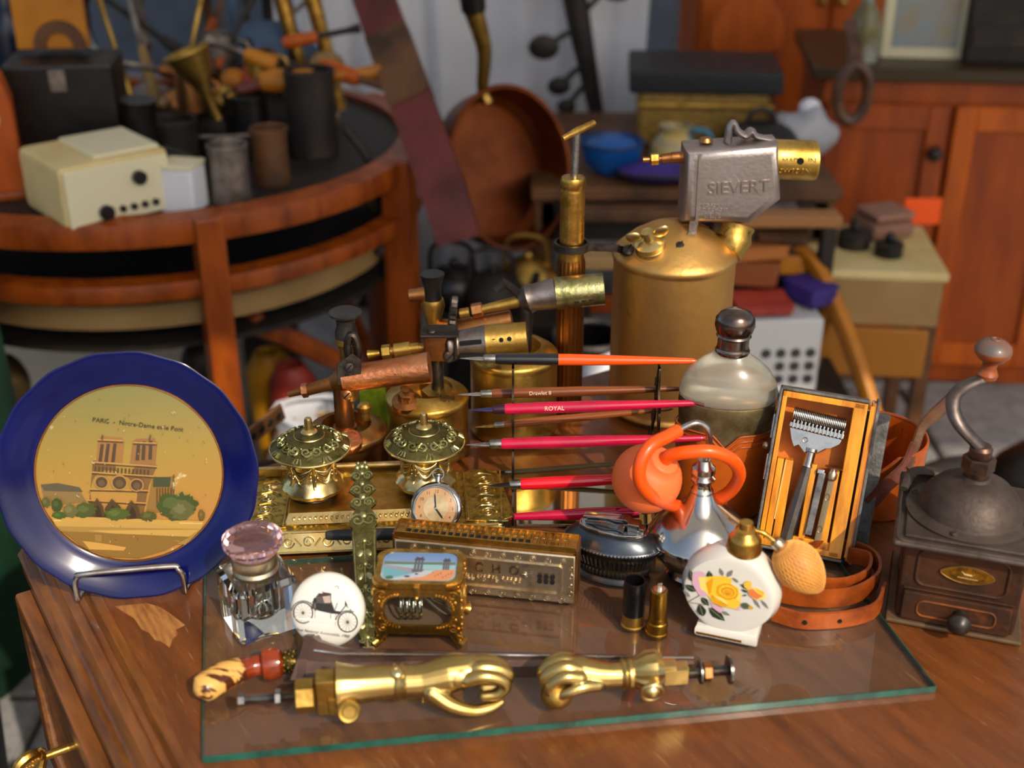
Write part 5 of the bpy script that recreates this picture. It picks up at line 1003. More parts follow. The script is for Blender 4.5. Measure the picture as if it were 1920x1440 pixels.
holes(bt2, [L_(u, v, y0)+V((0, -.0155, .003)) for u, v in ((926, 633), (940, 631), (955, 629))], V((0, -1, .3)), .0026); holes(bt2, [L_(u, v, y0)+V((0, -.0155, -.006)) for u, v in ((928, 656), (942, 654), (957, 651))], V((0, -1, -.3)), .0026)
for z_ in (.007, -.009): m = M(); m.box(tuple((p1+p2)/2+V((-.002, -.0150, z_))), (.024, .004, .005), .001, rot=Matrix.Rotation(R(-6), 3, 'Y')); m.build('air_slot', hole, bt)
# --- rear lamp
b = V((.002, 1.287, DZ)); t = thing('blowlamp', 'rear brass blowlamp with toothed wheel and long perforated burner, half hidden by the pens', 'blowlamp', b); L_ = LO(b)
tank(t, .050, .096, .012, brass, (.030, .016)); y0 = 1.29
c = L_(848, 592, y0); m = M(); m.lathe([(0, -.004), (.019, -.004), (.0215, -.002), (.0215, .004), (.018, .005), (.016, .002), (0, .001)], 48, fn=lambda th, r, z: (r*(1+.05*math.cos(24*th)) if r > .02 else r, z), mx=frame(c, (0, 1, 0), (.12, 0, 1))); m.build('toothed_wheel', iron, t)
c2 = L_(812, 585, y0+.01); m = M(); m.tube([V((c2.x, c2.y-b.y*0, .105)), V((c2.x, c2.y, .13)), V((c2.x, c2.y, .150)), V((c2.x, c2.y, .158))], [.007, .008, .014, .012], 16); m.build('pump_barrel', brass_old, t); m = M(); m.tube([V((c2.x, c2.y, .158)), V((c2.x, c2.y, .172)), V((c2.x, c2.y, .188))], [.0105, .0095, .014], 16); m.build('pump_knob', black, t); m = M(); m.tube([c2+V((-.026, 0, .02)), c2+V((-.008, 0, .022))], [.007, .008], 12); m.build('side_nut', copper_brown, t)
m = M(); m.tube([V((c2.x, c2.y, .12)), L_(870, 620, y0), L_(960, 600, y0)], [.012, .014, .012], 14); m.build('pump_tube', copper_brown, t)
pts = [L_(u, v, y0) for u, v in ((862, 588), (880, 585), (884, 584), (905, 580), (975, 565), (990, 560), (1002, 557), (1042, 550), (1132, 541))]
m = M(); m.tube([pts[0], pts[1]], .0055, 10); m.tube([pts[3], pts[4]], [.005, .007], 12); m.build('jet', brass_old, t); m = M(); hexnut(m, pts[2], pts[3], .0085); m.build('nut', copper_brown, t)
m = M(); m.tube([pts[4], pts[5], pts[6], pts[7]], [.010, .017, .015, .018], 24); m.build('burner_cone', gunmetal, t); m = M(); ax = pts[8]-pts[7]; m.tube([pts[7], pts[7]+ax*.1, pts[8], pts[8]-ax*.02, pts[7]], [.0185, .0180, .0178, .016, .015], 30); bt = m.build('burner_tube', brass_green, t, sharp=60)
holes(bt, [L_(u, v, y0)+V((0, -.0165, .001)) for u, v in ((1080, 556), (1093, 553), (1106, 551))], V((0, -1, .2)), .003)
m = M(); m.ribbon([L_(930, 545, y0), L_(945, 530, y0+.004), L_(965, 545, y0+.004), L_(985, 560, y0)], .014, .003, up=(0, 1, .3)); m.build('wing_bracket', iron, t); m = M(); m.tube([V((.012, 0, .10)), V((.014, 0, L_(985, 565, y0).z))], .008, 12); m.build('riser', iron, t)

# --- the tall lamp
b = V((.186, 1.348, DZ)); t = thing('blowlamp', 'tall brass blowlamp with grey steel hood lettered SIEVERT and wing-nut filler', 'blowlamp', b); L_ = LO(b)
big = mat('brass_tall', 'd4a862', .50, 1, col2='ac7c42', sc=9, lo=.35, hi=.7, bump=.22, bsc=120, rvar=.1, stretch=(1, 1, .5), third=('5a4a1c', 14, .62, .8))
m = M(); r = .0705; h = .192
m.lathe([(0, .003), (r*.96, 0), (r*1.0, .004), (r*1.035, .007), (r*1.02, .011), (r*.985, .014), (r*.985, h-.006), (r, h-.003), (r*1.02, h+.001), (r*1.0, h+.005), (r*.93, h+.010), (r*.72, h+.023), (r*.45, h+.034), (r*.2, h+.039), (0, h+.040)], 72); tk = m.build('tank', big, t, sharp=50)
c = V((-.030, -.034, h+.017)); mx = Matrix.Translation(c) @ Matrix.Rotation(R(20), 4, 'X') @ Matrix.Rotation(R(-16), 4, 'Y')
m = M(); m.lathe([(.018, -.004), (.018, .006), (.0165, .008), (.0170, .014), (.0135, .016), (.0060, .0185), (.0055, .024), (.0075, .026), (.0065, .030), (0, .031)], 28, mx=mx); fc = m.build('filler_cap', brass_hi, t); m = M(); m.torus(mx @ V((0, 0, .002)), .0188, .0018, mx.to_3x3() @ V((1, 0, 0)), mx.to_3x3() @ V((0, 1, 0))); m.build('collar', big, t)
for s_ in (-1, 1): m = M(); m.ball(mx @ V((s_*.0150, 0, .0255)), (.0095, .0030, .0070), 14, 10, rot=mx.to_3x3() @ Matrix.Rotation(s_*R(-25), 3, 'Y')); m.build('wing', brass_hi, fc)
mx = Matrix.Translation((.034, -.040, h+.0185)) @ Matrix.Rotation(R(27), 4, 'X') @ Matrix.Rotation(R(20), 4, 'Y'); text('2 PINTS\nNo 7', .0062, MATS['engraved'], t, mx, .0006)
y0 = 1.338; hood = mat('hood', 'bab0ae', .42, 1, col2='968a84', sc=12, bump=.14, bsc=260, rvar=.08, third=('a0785c', 9, .60, .78))
out = [L_(u, v, y0) for u, v in ((1285, 281), (1460, 269), (1464, 374), (1404, 419), (1277, 416))]
m = M(); hw = .027; yc = y0-b.y+.02; m.prism([(p.x, p.z) for p in out], -hw, hw, .011, mx=Matrix.Translation((0, yc, 0)) @ Matrix.Rotation(PI/2, 4, 'X'), seg=5); hd = m.build('hood', hood, t, sharp=40)
yf = yc-hw
m = M(); m.ribbon([V((L_(1311, 290, y0).x, yf-.0008, L_(1311, 286, y0).z)), V((L_(1304, 420, y0).x, yf-.0008, L_(1304, 418, y0).z))], .003, .0020, up=(1, 0, 0)); m.build('seam', hood, hd)
def HF(u, v): p_ = L_(u, v, yf+b.y); return Matrix.Translation(p_+V((0, -.0002, 0))) @ Matrix.Rotation(PI/2, 4, 'X')
text('SIEVERT', .0190, mat('emboss', 'b5a89e', .3, 1), hd, HF(1385, 352) @ Matrix.Rotation(R(3), 4, 'Z'), .0016, spacing=1.02); text('ALDRIG FOR NARA\nELD OCH GAS\nSVENSK\nPATENT', .0052, hood, hd, HF(1336, 398), .0006)
m = M(); q = L_(1372, 268, y0); m.tube(cr([q+V((-.001, .02, -.004)), q+V((.0, .02, .012)), q+V((.004, .02, .017)), q+V((.009, .02, .008)), q+V((.018, .02, .003)), q+V((.024, .02, .008)), q+V((.03, .02, .002)), q+V((.05, .02, -.002))], 5), [.005, .0032, .0038, .0045, .004, .003], 8, flat=(1, 2.2, (0, 0, 1))); m.build('lifting_hook', hood, hd)
m = M(); q = L_(1328, 274, y0)+V((0, .02, .0)); m.lathe([(0, 0), (.008, 0), (.006, .004), (0, .005)], 16, mx=Matrix.Translation(q)); m.build('rivet', copper_brown, hd)
a, c = L_(1458, 308, y0)+V((0, .02, 0)), L_(1537, 311, y0)+V((0, .02, 0)); m = M(); rn = .0222; m.tube([a-V((.01, 0, 0)), a, c-V((.003, 0, 0)), c, c-V((.002, 0, 0)), a], [rn, rn, rn, rn*.96, rn*.86, rn*.85], 36); bt = m.build('burner_nozzle', brass, t, sharp=60)
ny = a.y-rn; holes(bt, [V((L_(1500, 303, y0).x, ny-.0002, a.z+.004))], V((0, -1, 0)), .0036)
mxx = lambda u, dz, tl: Matrix.Translation(V((L_(u, 300, y0).x, ny+(.0006 if tl == 90 else .0016), a.z+dz))) @ Matrix.Rotation(R(tl), 4, 'X')
text('MADE  IN', .0088, brass_hi, bt, mxx(1498, .004, 88), .0012); text('SWEDEN', .0085, brass_hi, bt, mxx(1492, -.0075, 108), .0014)
pj = [L_(u, v, y0)+V((0, .015, 0)) for u, v in ((1208, 307), (1222, 306), (1228, 306), (1238, 305), (1243, 305), (1262, 303), (1284, 300))]
m = M(); m.tube([pj[0], pj[1]], [.0035, .0025], 10); m.tube([pj[3], pj[4]], .004, 10); m.tube([pj[4], pj[5]], [.0052, .0055], 14); m.tube([pj[5], pj[6]+V((.01, 0, 0))], .0062, 14); m.build('jet', copper_brown, t); m = M(); hexnut(m, pj[1], pj[3], .0068); m.build('nut', brass, t)
# hood leg, burner cup, pump bracket
m = M(); q = [L_(1300, 415, y0-.012), L_(1297, 438, y0-.016), L_(1288, 456, y0-.022), L_(1274, 464, y0-.028)]; m.ribbon(cr(q, 6), .009, .0035, up=(1, .2, .3)); m.build('hood_leg', iron, t); screw(t, L_(1274, 463, y0-.030), (-.1, -.5, 1), .006, iron)
a, c = L_(1368, 462, y0+.01), L_(1378, 424, y0+.02); m = M(); m.tube([a+V((-.03, .01, -.012)), a+V((-.015, .0, -.004)), a, a+(c-a)*.35, c+(a-c)*.3, c], [.010, .015, .0225, .0235, .021, .023], 28); m.build('burner_cup', brass_old, t); m = M(); m.tube([a+V((-.045, .02, -.045)), a+V((-.01, .01, .0)), c+V((-.02, 0, .02))], .012, 14); m.build('riser', darkiron, t)
m = M(); q = L_(1246, 437, 1.362); m.lathe([(0, -.004), (.007, -.004), (.006, .002), (0, .004)], 14, mx=Matrix.Translation(q)); m.build('air_screw', brass_hi, t)
pq = V((.0665, 1.320, 0))-V((b.x, b.y, 0)); zb = L_(1070, 466, 1.31).z; m = M()
m.ribbon([V((pq.x+.0185*math.cos(R(a)), pq.y+.0185*math.sin(R(a)), zb)) for a in range(-10, 345, 15)]+[V((pq.x+.022, pq.y-.006, zb)), V((pq.x+.05, pq.y-.006, zb-.001)), V((-.062, pq.y+.012, zb-.010)), V((-.050, pq.y+.010, h+.014))], .0085, .003); m.build('pump_bracket', iron, t); screw(t, V((-.0555, pq.y+.002, h+.014)), (-.2, -.6, 1), .007, iron)
# --- brass hand pump with fluted lower half
b = V((.0665, 1.320, DZ)); t = thing('hand_pump', 'slim brass hand pump with fluted lower barrel held upright by the tall blowlamp bracket', 'pump', b)
zt = W(1077, 335, 1.32).z-DZ; zm = W(1066, 474, 1.32).z-DZ
m = M(); m.lathe([(0, 0), (.0150, 0), (.0160, .003), (.0160, zm-.012), (.0148, zm-.006)], 80, fn=lambda th, r, z: (r*(1-.07*max(0, math.cos(20*th))**.5) if .002 < z < zm-.008 else r, z)); m.build('fluted_barrel', mat('flute', 'a06a38', .36, 1, col2='7a4a22', sc=14, stretch=(1, 1, .1)), t, sharp=60)
m = M(); m.lathe([(.0145, zm-.008), (.0138, zm), (.0136, zt-.014), (.0128, zt-.012), (.0128, zt-.009), (.0140, zt-.007), (.0140, zt-.001), (.0125, zt+.002), (0, zt+.003)], 36); m.build('upper_barrel', gold, t)
zr = W(1085, 248, 1.32).z-DZ; m = M(); m.cyl((.001, 0, zt), (.003, 0, zr), .0042, seg=12); m.build('plunger_rod', steel, t); m = M(); m.tube([(-.013, -.012, zr-.004), (.003, 0, zr+.001), (.022, .016, zr+.006)], [.003, .0045, .0035], 10); m.build('t_handle', gold, t)

# ================================================================ pen rack and pens
bx0, bx1 = .001, .1465
b = V(((bx0+bx1)/2, 1.115, DZ)); t = thing('pen_rack', 'dark metal pen rack of two notched uprights on a polished plate', 'pen rack', b)
m = M(); m.box((0, .0, .0018), (bx1-bx0-.006, .078, .0030), .0008); m.build('base_plate', mat('mirrorplate', 'cfc7b4', .06, 1, col2='b8ae98', sc=6), t)
apex = V((1.122, .1585)); PENS = []
fr_z = [.126, .092, .054, .022]; bk_z = [.126, .091, .054, .022]
def fe(z): k = z/.1585; return 1.056+(1.120-1.056)*k
def be(z): k = z/.1585; return 1.188-(1.188-1.124)*k
for x in (bx0, bx1):
    m = M(); pr = []
    zs = [i*.1585/40 for i in range(41)]
    for z in zs: pr.append((fe(z)+.0030*math.sin(z*150), z))
    for z in zs[::-1]: pr.append((fe(z)+.0125+.003*math.sin(z*150+1)-(.004 if z > .14 else 0), z))
    mx = Matrix(((0, 0, 1, x-b.x), (1, 0, 0, -b.y), (0, 1, 0, 0), (0, 0, 0, 1))); m.prism(pr, -.0011, .0011, mx=mx)
    pr = []
    for z in zs: pr.append((be(z)-.0110-.003*math.sin(z*150), z))
    for z in zs[::-1]: pr.append((be(z)+.0028*math.sin(z*140), z))
    m.prism(pr, -.0011, .0011, mx=mx)
    for z in (.012, .07, .125): m.box((x-b.x, (fe(z)+be(z))/2-b.y, z), (.002, be(z)-fe(z)-.004, .006))
    for z in fr_z: m.tube(cr([(x-b.x, fe(z)-b.y+.004, z-.010), (x-b.x, fe(z)-b.y-.005, z-.0085), (x-b.x, fe(z)-b.y-.0085, z-.001), (x-b.x, fe(z)-b.y-.009, z+.006)], 4), [.0014, .0013, .0006], 6)
    for z in bk_z: m.tube(cr([(x-b.x, be(z)-b.y-.004, z-.008), (x-b.x, be(z)-b.y+.004, z-.0075), (x-b.x, be(z)-b.y+.0085, z), (x-b.x, be(z)-b.y+.009, z+.010)], 4), [.0014, .0013, .0006], 6)
    m.tube([(x-b.x, 1.122-b.y-.006, .1585), (x-b.x, 1.122-b.y, .154), (x-b.x, 1.122-b.y+.006, .1605)], .0012, 6); m.build('notched_upright', blackmetal, t)
crim = mat('crimson', 'c0103c', .22, 0, col2='a40c34', sc=14, coat=.5); redq = mat('penred', 'd81420', .2, 0, col2='c01020', sc=10, coat=.5); rorange = mat('penorange', 'f0500c', .25, 0, coat=.4); pblack = mat('penblk', '17171a', .2, 0, coat=.5); pbrown = mat('penbrown', '86451a', .32, 0, col2='5c2c10', sc=14, coat=.3, stretch=(.3, 3, 3)); pbrown2 = mat('penbrown2', 'a0561e', .3, 0, col2='743a12', sc=12, coat=.3, stretch=(.3, 3, 3))
def pen(label, u0, v0, y0, u1, v1, y1, mt, rad, nibm, mt2=None, ferr=steel, split=.42, nibf=.10, print_=None):
    a, c = W(u0, v0, y0), W(u1, v1, y1); d = c-a; o = thing('dip_pen', label, 'pen', a, group=None)
    n0 = nibf; m = M(); m.tube([d*0, d*(n0*.35), d*(n0*.8), d*(n0*1.15)], [.0003, .0022, .0038, .0036], 10, flat=(.45, 1, (0, 0, 1))); m.build('nib', nibm, o)
    m = M(); m.tube([d*(n0*1.0), d*(n0*1.05), d*(n0*1.5), d*(n0*1.55)], [rad*.7, rad*.82, rad*.86, rad*.8], 14); m.build('ferrule', ferr, o)
    pts = [.15, .17, .22, .35, .55, .8, .98, 1.0]; rs = [.88, .98, 1.0, 1.06, 1.0, .74, .50, .2]; pts[0] = n0*1.5; pts[1] = n0*1.6
    if mt2:
        def rr_(tt): 
            for i in range(len(pts)-1):
                if pts[i] <= tt <= pts[i+1]: return rs[i]+(rs[i+1]-rs[i])*(tt-pts[i])/(pts[i+1]-pts[i])
        p1 = [p_ for p_ in pts if p_ < split]+[split]; p2 = [split]+[p_ for p_ in pts if p_ > split]
        m = M(); m.tube([d*p_ for p_ in p1], [rad*rr_(p_) for p_ in p1], 18); m.build('grip', mt, o); m = M(); m.tube([d*p_ for p_ in p2], [rad*rr_(p_) for p_ in p2], 18); m.build('holder', mt2, o)
    else: m = M(); m.tube([d*p_ for p_ in pts], [rad*r_ for r_ in rs], 18); m.build('holder', mt, o)
    if print_:
        ux = d.normalized(); mx = frame(d*.36+V((0, -rad*1.0, rad*.3)), ux, V((0, .3, 1))); text(print_, rad*1.1, MATS['pentext'], o, mx, .0001)
    return o
mat('pentext', 'd8c0a0', .5)
Z = lambda z: DZ+z
pen('orange and black dip pen resting on top of the rack', 862, 672, 1.122, 1307, 677, 1.122, pblack, .0056, silver, rorange, split=.415)
pen('brown lettered dip pen on the top back notch of the rack', 858, 740, 1.137, 1288, 728, 1.137, pbrown, .0050, silver, print_='Drawlet 8')
pen('crimson dip pen with violet nib on the top front notch', 880, 769, 1.096, 1323, 755, 1.096, crim, .0056, mat('violetnib', '54508a', .25, .9), ferr=mat('darkferr', '3a2030', .4, .5), print_='ROYAL')
pen('light brown dip pen on the second back notch', 890, 801, 1.152, 1262, 766, 1.152, pbrown2, .0042, gold)
pen('crimson dip pen with steel nib on the second front notch', 873, 834, 1.083, 1322, 821, 1.083, crim, .0058, steel)
pen('dark slim dip pen with gilt end on the third back notch', 915, 889, 1.168, 1240, 863, 1.168, mat('pendark', '5c4a2a', .4, .3), .0030, black)
pen('bright red dip pen with black nib on the third front notch', 914, 911, 1.069, 1262, 893, 1.069, redq, .0060, black, nibf=.12)
pen('crimson dip pen lying reversed on the lowest front notch, nib to the right', 1272, 957, 1.058, 937, 970, 1.060, crim, .0060, iron, nibf=.22)
pen('slim brown dip pen on the lowest back notch', 925, 935, 1.178, 1210, 925, 1.178, mat('pendark2', '4a3020', .4), .0026, black)
# ================================================================ right half of the desk
# ---------------------------------------------------------------- leather covered glass flask
b = V((.213, 1.112, DZ)); t = thing('leather_flask', 'glass hip flask with silver cap in a tan leather sleeve behind the razor case', 'flask', b, R(-6)); sy = .62
hz = W(1370, 745, 1.112).z-DZ; ct = W(1385, 610, 1.112).z-DZ
lean = Matrix.Translation((0, 0, 0)) @ Matrix.Rotation(R(.8), 4, 'Y')
m = M(); m.lathe([(0, 0), (.041, 0), (.0445, .004), (.0480, hz-.045), (.0492, hz-.028), (.0470, hz-.028), (.040, .006), (0, .004)], 64, sy=sy, mx=lean, fn=lambda th, r, z: (r, z-(.014*max(0, 1-abs(((th-1.5*PI+PI) % (2*PI))-PI)/.28) if z > hz-.03 else 0))); m.build('leather_sleeve', leather_tan, t)
for dz, rr2 in ((0, .0494), (-.006, .0490), (-.0125, .0486)):
    m = M(); pts = []
    for k in range(72):
        th = 2*PI*k/72; dip = .014*max(0, 1-abs(((th-1.5*PI+PI) % (2*PI))-PI)/.28); pts.append(lean @ V((rr2*math.cos(th), rr2*sy*math.sin(th), hz-.028+dz-dip)))
    m.tube(pts, .0011, 6, closed=True); m.build('stitched_edge', leather_brown, t)
m = M(); m.lathe([(.044, hz-.052), (.0465, hz-.03), (.0484, hz-.006), (.0484, hz-.001), (.0475, hz+.0005), (.044, hz+.0005), (0, hz+.0003)], 56, sy=sy, mx=lean); m.build('metal_cup', mat('cupmetal', '9a8a66', .4, .8, col2='665838', sc=30, bump=.2), t)
m = M(); m.lathe([(0, hz+.0012), (.0462, hz+.0012), (.0486, hz+.004), (.0486, hz+.010), (.0462, hz+.020), (.0390, hz+.032), (.0290, hz+.041), (.0200, hz+.047), (.0160, hz+.052), (.0155, hz+.056), (0, hz+.056)], 64, sy=sy+.04, mx=lean); m.build('glass_bottle', milk_glass, t, sharp=180)
m = M(); c0 = hz+.050; m.lathe([(0, c0), (.0165, c0), (.0170, c0+.003), (.0158, c0+.005), (.0152, c0+.008), (.0152, c0+.016), (.0172, c0+.018), (.0160, c0+.020), (.0178, c0+.023), (.0196, c0+.029), (.0190, c0+.036), (.0150, c0+.042), (.008, c0+.0450), (0, c0+.0455)], 40, mx=lean, sy=.92); m.build('cap', mat('capm', '9a8c84', .2, 1, col2='5a4840', sc=16, rvar=.08), t)
m = M(); m.ball(lean @ V((.051, -.008, hz-.010)), (.004, .003, .006), 10, 8); m.build('hinge_lug', copper_brown, t)

# ---------------------------------------------------------------- razor case
up = V((.023, .055, .142)).normalized(); wd = V((.078, -.026, -.014)); wd = (wd-up*wd.dot(up)).normalized()
O = V((.2345, 1.020, .7655)); rmx = frame(O, wd, up); nz_ = rmx.to_3x3() @ V((0, 0, 1))
BW, BH, BD = .084, .158, .030
t = thing('razor_case', 'open yellow wooden razor case in worn grey leather leaning beside the flask', 'case', mx=rmx)
m = M(); m.box((BW/2, BH/2, -.027), (BW, BH, .005), .001); m.box((.0015, BH/2, -.014), (.003, BH, .030), .001); m.box((BW/2, .0015, -.014), (BW, .003, .030), .001); m.box((BW/2, BH-.0015, -.014), (BW, .003, .030), .001); m.build('leather_shell', box_leather, t)
m = M(); w_ = .0045
m.box((.0035+w_/2, BH/2, -.011), (w_, BH-.007, .026), .0008); m.box((BW-.0075, BH/2, -.0125), (.013, BH-.007, .029), .0012); m.box((BW/2, .0065, -.011), (BW-.007, .006, .026), .0008); m.box((BW/2, BH-.0065, -.011), (BW-.007, .006, .026), .0008); m.build('wooden_frame', box_wood, t)
m = M(); m.box((BW/2, BH/2, -.0215), (BW-.01, BH-.01, .006)); m.build('velvet_bed', velvet, t)
# fluted fitting block: slots for handle, comb, blade box
m = M()
for x0, x1 in ((.0085, .0150), (.0160, .0240), (.0400, .0465), (.0600, .0680)): m.box(((x0+x1)/2, .048, -.010), (x1-x0, .082, .018), .0012)
m.box((.046, .012, -.010), (.060, .010, .018), .001); m.build('fitting_block', box_wood, t)
m = M(); m.box((-.0008, .118, -.014), (.003, .024, .012), .001); m.box((-.0008, .078, -.014), (.003, .026, .012), .001); m.build('hinge_plate', steel, t); m = M(); m.ball((-.004, .098, -.010), (.004, .004, .004), 12, 8); m.cyl((-.001, .098, -.010), (-.004, .098, -.010), .0022); m.build('catch_button', nickel, t)
# lid folded back on the right: shallow wooden tray seen edge on
bk = V((.30, .94, .0)); bk = (bk-up*bk.dot(up)).normalized(); LM = rmx.inverted().to_3x3(); dl = LM @ bk; ul = V((0, 1, 0)); nl = dl.cross(ul).normalized()
lm = Matrix((dl, ul, nl)).transposed().to_4x4(); lm.translation = V((BW+.001, 0, -.002))
m = M(); m.box((.0240, BH/2, .004), (.046, BH-.004, .004), .0006, rot=None); lid = m.build('lid', velvet, t, mx=lm)
m = M(); m.box((.0465, BH/2-.013, .0090), (.007, BH, .025), .0024); m.box((.024, BH/2, .0075), (.048, BH+.001, .003), .0008); m.build('lid_rim', box_leather, lid)
m = M(); m.box((.0465, -.0150, .0090), (.0074, .008, .0255), .002); m.build('bare_corner', mat('barec', 'c8865a', .6), lid)
m = M(); m.box((.006, BH/2, .0025), (.011, BH-.010, .004), .0006); m.build('lid_edge', box_wood, lid)
# razor resting in the case
hx_, hy_ = .0375, .122
rz_ = thing('safety_razor', 'nickel safety razor with ribbed roller head lying in the yellow case', 'razor', mx=rmx @ Matrix.Translation((hx_-.006, .0, -.006)) @ Matrix.Rotation(R(-4), 4, 'Z'))
HL = .050
for i in range(30): m = M(); m.torus((-HL/2+HL*(i+.5)/30, .132, .003), .0072, .00062, (0, 1, 0), (0, 0, 1), 16, 5); o = m.build('head_rib', steel, rz_)
m = M(); m.cyl((-HL/2, .132, .003), (HL/2, .132, .003), .0064, seg=18); m.build('roller', blackmetal, rz_)
m = M()
for i in range(14): m.box((-HL/2+.002+HL*(i+.2)/14, .1235, .008), (.0017, .008, .003), .0004)
m.box((0, .122, .0045), (HL+.002, .005, .004), .001); m.build('guard_comb', silver, rz_)
m = M(); m.prism([(-.025, .119), (.025, .119), (.024, .114), (.017, .108), (.012, .1065), (.006, .101), (-.002, .1015), (-.006, .098), (-.013, .104), (-.017, .101), (-.021, .108)], .0035, .006, .0008); m.torus((-.008, .1105, .0062), .0022, .0005, seg=14, k=5); m.build('head_plate', silver, rz_)
m = M(); m.lathe([(0, 0), (.0062, 0), (.0064, .003), (.0048, .004), (.0048, .0165), (.0055, .018), (0, .018)], 16, mx=Matrix.Translation((0, .104, .003)) @ Matrix.Rotation(R(90), 4, 'X')); m.build('collar', silver, rz_)
m = M(); m.tube([(0, .087, .003), (-.001, .06, .003), (-.003, .012, .003)], [.0046, .0062, .0068], 8); m.build('handle', mat('rhandle', '6a6664', .3, .8, col2='4a4644', sc=30), rz_, sharp=20)
o = thing('blade_case', 'flat grey metal blade box standing in a slot of the yellow case', 'box', mx=rmx @ Matrix.Translation((.0505, .052, -.002))); m = M(); m.box((0, 0, 0), (.0065, .062, .010), .001, rot=Matrix.Rotation(R(-3), 3, 'Z')); m.build('body', mat('bladebox', '8a8a8c', .4, .6, col2='54504e', sc=60), o); m = M(); m.box((0, .0315, 0), (.0066, .004, .0105), .0006); m.build('cap', steel, o)
o = thing('stropping_rod', 'slim steel stropping rod with copper head lying in the yellow case', 'rod', mx=rmx @ Matrix.Translation((.0575, 0, -.004)) @ Matrix.Rotation(R(-3), 4, 'Z')); m = M(); m.lathe([(0, 0), (.0085, 0), (.0088, .0015), (.003, .003), (0, .003)], 18, mx=Matrix.Translation((0, .0885, .003)) @ Matrix.Rotation(R(-90), 4, 'X')); m.build('head', copper_brown, o)
m = M(); m.lathe([(0, 0), (.003, 0), (.0046, .002), (.0046, .007), (.003, .009), (.003, .012), (0, .012)], 14, mx=Matrix.Translation((0, .0765, .003)) @ Matrix.Rotation(R(-90), 4, 'X')); m.build('collar', nickel, o); m = M(); m.box((0, .040, .002), (.0062, .074, .003), .0008); m.torus((0, .060, .0037), .002, .0005, seg=12, k=5, sq=1.6); m.torus((0, .028, .0037), .002, .0005, seg=12, k=5, sq=1.6); m.build('shaft', mat('rodm', '8a7a5e', .4, .7), o)
o = thing('spare_pin', 'thin pale stick lying in the left slot of the yellow case', 'stick', mx=rmx @ Matrix.Translation((.0152, 0, -.001))); m = M(); m.tube([(.0, .03, 0), (.0015, .088, .0)], .0009, 6); m.build('stick', mat('paleS', 'dcae62', .5), o); m = M(); m.ball((.0015, .088, 0), .0012, 8, 6); m.build('tip', mat('paleS2', 'c89040', .5), o)

# ---------------------------------------------------------------- leather cup (flask cover) and straps
b = V((.375, 1.135, DZ)); cz_ = W(1615, 815, 1.135).z-DZ; t = thing('leather_cup', 'open round tan leather cover standing behind the razor case', 'cover', b)
def notch(th, r, z): a = ((th-R(255)+PI) % (2*PI))-PI; return (r, z-(max(0, .45-abs(a))*.05 if z > cz_*.7 else 0))
m = M(); m.lathe([(0, 0), (.049, 0), (.052, .004), (.0535, cz_), (.0510, cz_), (.0495, .006), (0, .004)], 64, fn=notch); m.build('wall', leather_tan, t)
m = M(); pts = []
for k in range(64):
    th = 2*PI*k/64; q = notch(th, .0522, cz_+.0005); pts.append((q[0]*math.cos(th), q[0]*math.sin(th), q[1]))
m.tube(pts, .0018, 6, closed=True); m.build('rim', leather_brown, t)
for k in range(14): a = R(20+10*k); m = M(); m.tube([(.0505*math.cos(a), .0505*math.sin(a), .02), (.0508*math.cos(a), .0508*math.sin(a), cz_-.01)], .0005, 4); m.build('crease', leather_brown, t)
b = V((.30, .965, GT)); t = thing('leather_strap', 'coiled brown leather strap with punched holes lying round the razor case foot', 'strap', b); sw = .0165
def sp(u, v, z): return P(u, v, z)-b
zc = GT+.0088; SP = [sp(u, v, zc) for u, v in ((1448, 1148), (1500, 1163), (1560, 1163), (1612, 1155), (1644, 1140), (1658, 1105))]
m = M(); m.ribbon(cr(SP, 8), sw, .003); st = m.build('tongue', leather_brown, t)
for u, v in ((1508, 1163), (1573, 1160), (1635, 1142)):
    p_ = sp(u, v, zc); m = M(); m.cyl(p_+V((0, -.0035, -.0005)), p_+V((0, .001, -.0005)), .0022, seg=12); m.build('punch_hole', hole, st)
SP = [sp(u, v, zc+.003) for u, v in ((1455, 1110), (1500, 1119), (1560, 1122), (1610, 1112), (1646, 1085), (1640, 1050), (1600, 1030), (1540, 1028), (1480, 1052), (1452, 1085))]
m = M(); m.ribbon(cr(SP, 8), sw+.002, .003); m.build('outer_coil', leather_brown, t)
SP = [sp(u, v, zc+.004) for u, v in ((1470, 1080), (1520, 1095), (1580, 1098), (1625, 1080), (1628, 1050), (1590, 1040))]
m = M(); m.ribbon(cr(SP, 8), sw, .003); m.build('inner_coil', leather_brown, t)
# strap running from the cup over to the mill and up behind the crank
t = thing('shoulder_strap', 'glossy dark brown strap running from the leather cup up behind the mill crank', 'strap', (.40, 1.08, DZ)); bb = V((.40, 1.08, DZ))
q = [W(1632, 945, 1.055), W(1665, 908, 1.060), W(1697, 878, 1.075), W(1715, 840, 1.10), W(1730, 800, 1.12), W(1755, 775, 1.14), W(1790, 742, 1.16)]
q = [p_-bb for p_ in q]; m = M(); m.ribbon(cr(q[:4], 8), .0175, .003, up=[V((-.5, -.2, .8))]*0 or (-.55, -.3, .8)); m.build('wide_part', mat('strapgloss', '7a3a26', .25, 0, col2='4c2216', sc=40, coat=.5, bump=.3, bsc=120), t)
m = M(); m.tube(cr(q[2:], 8), [.0055, .0045, .005, .007, .0065], 8, flat=(.5, 1, (0, -.6, .6))); m.build('narrow_part', leather_dark, t)

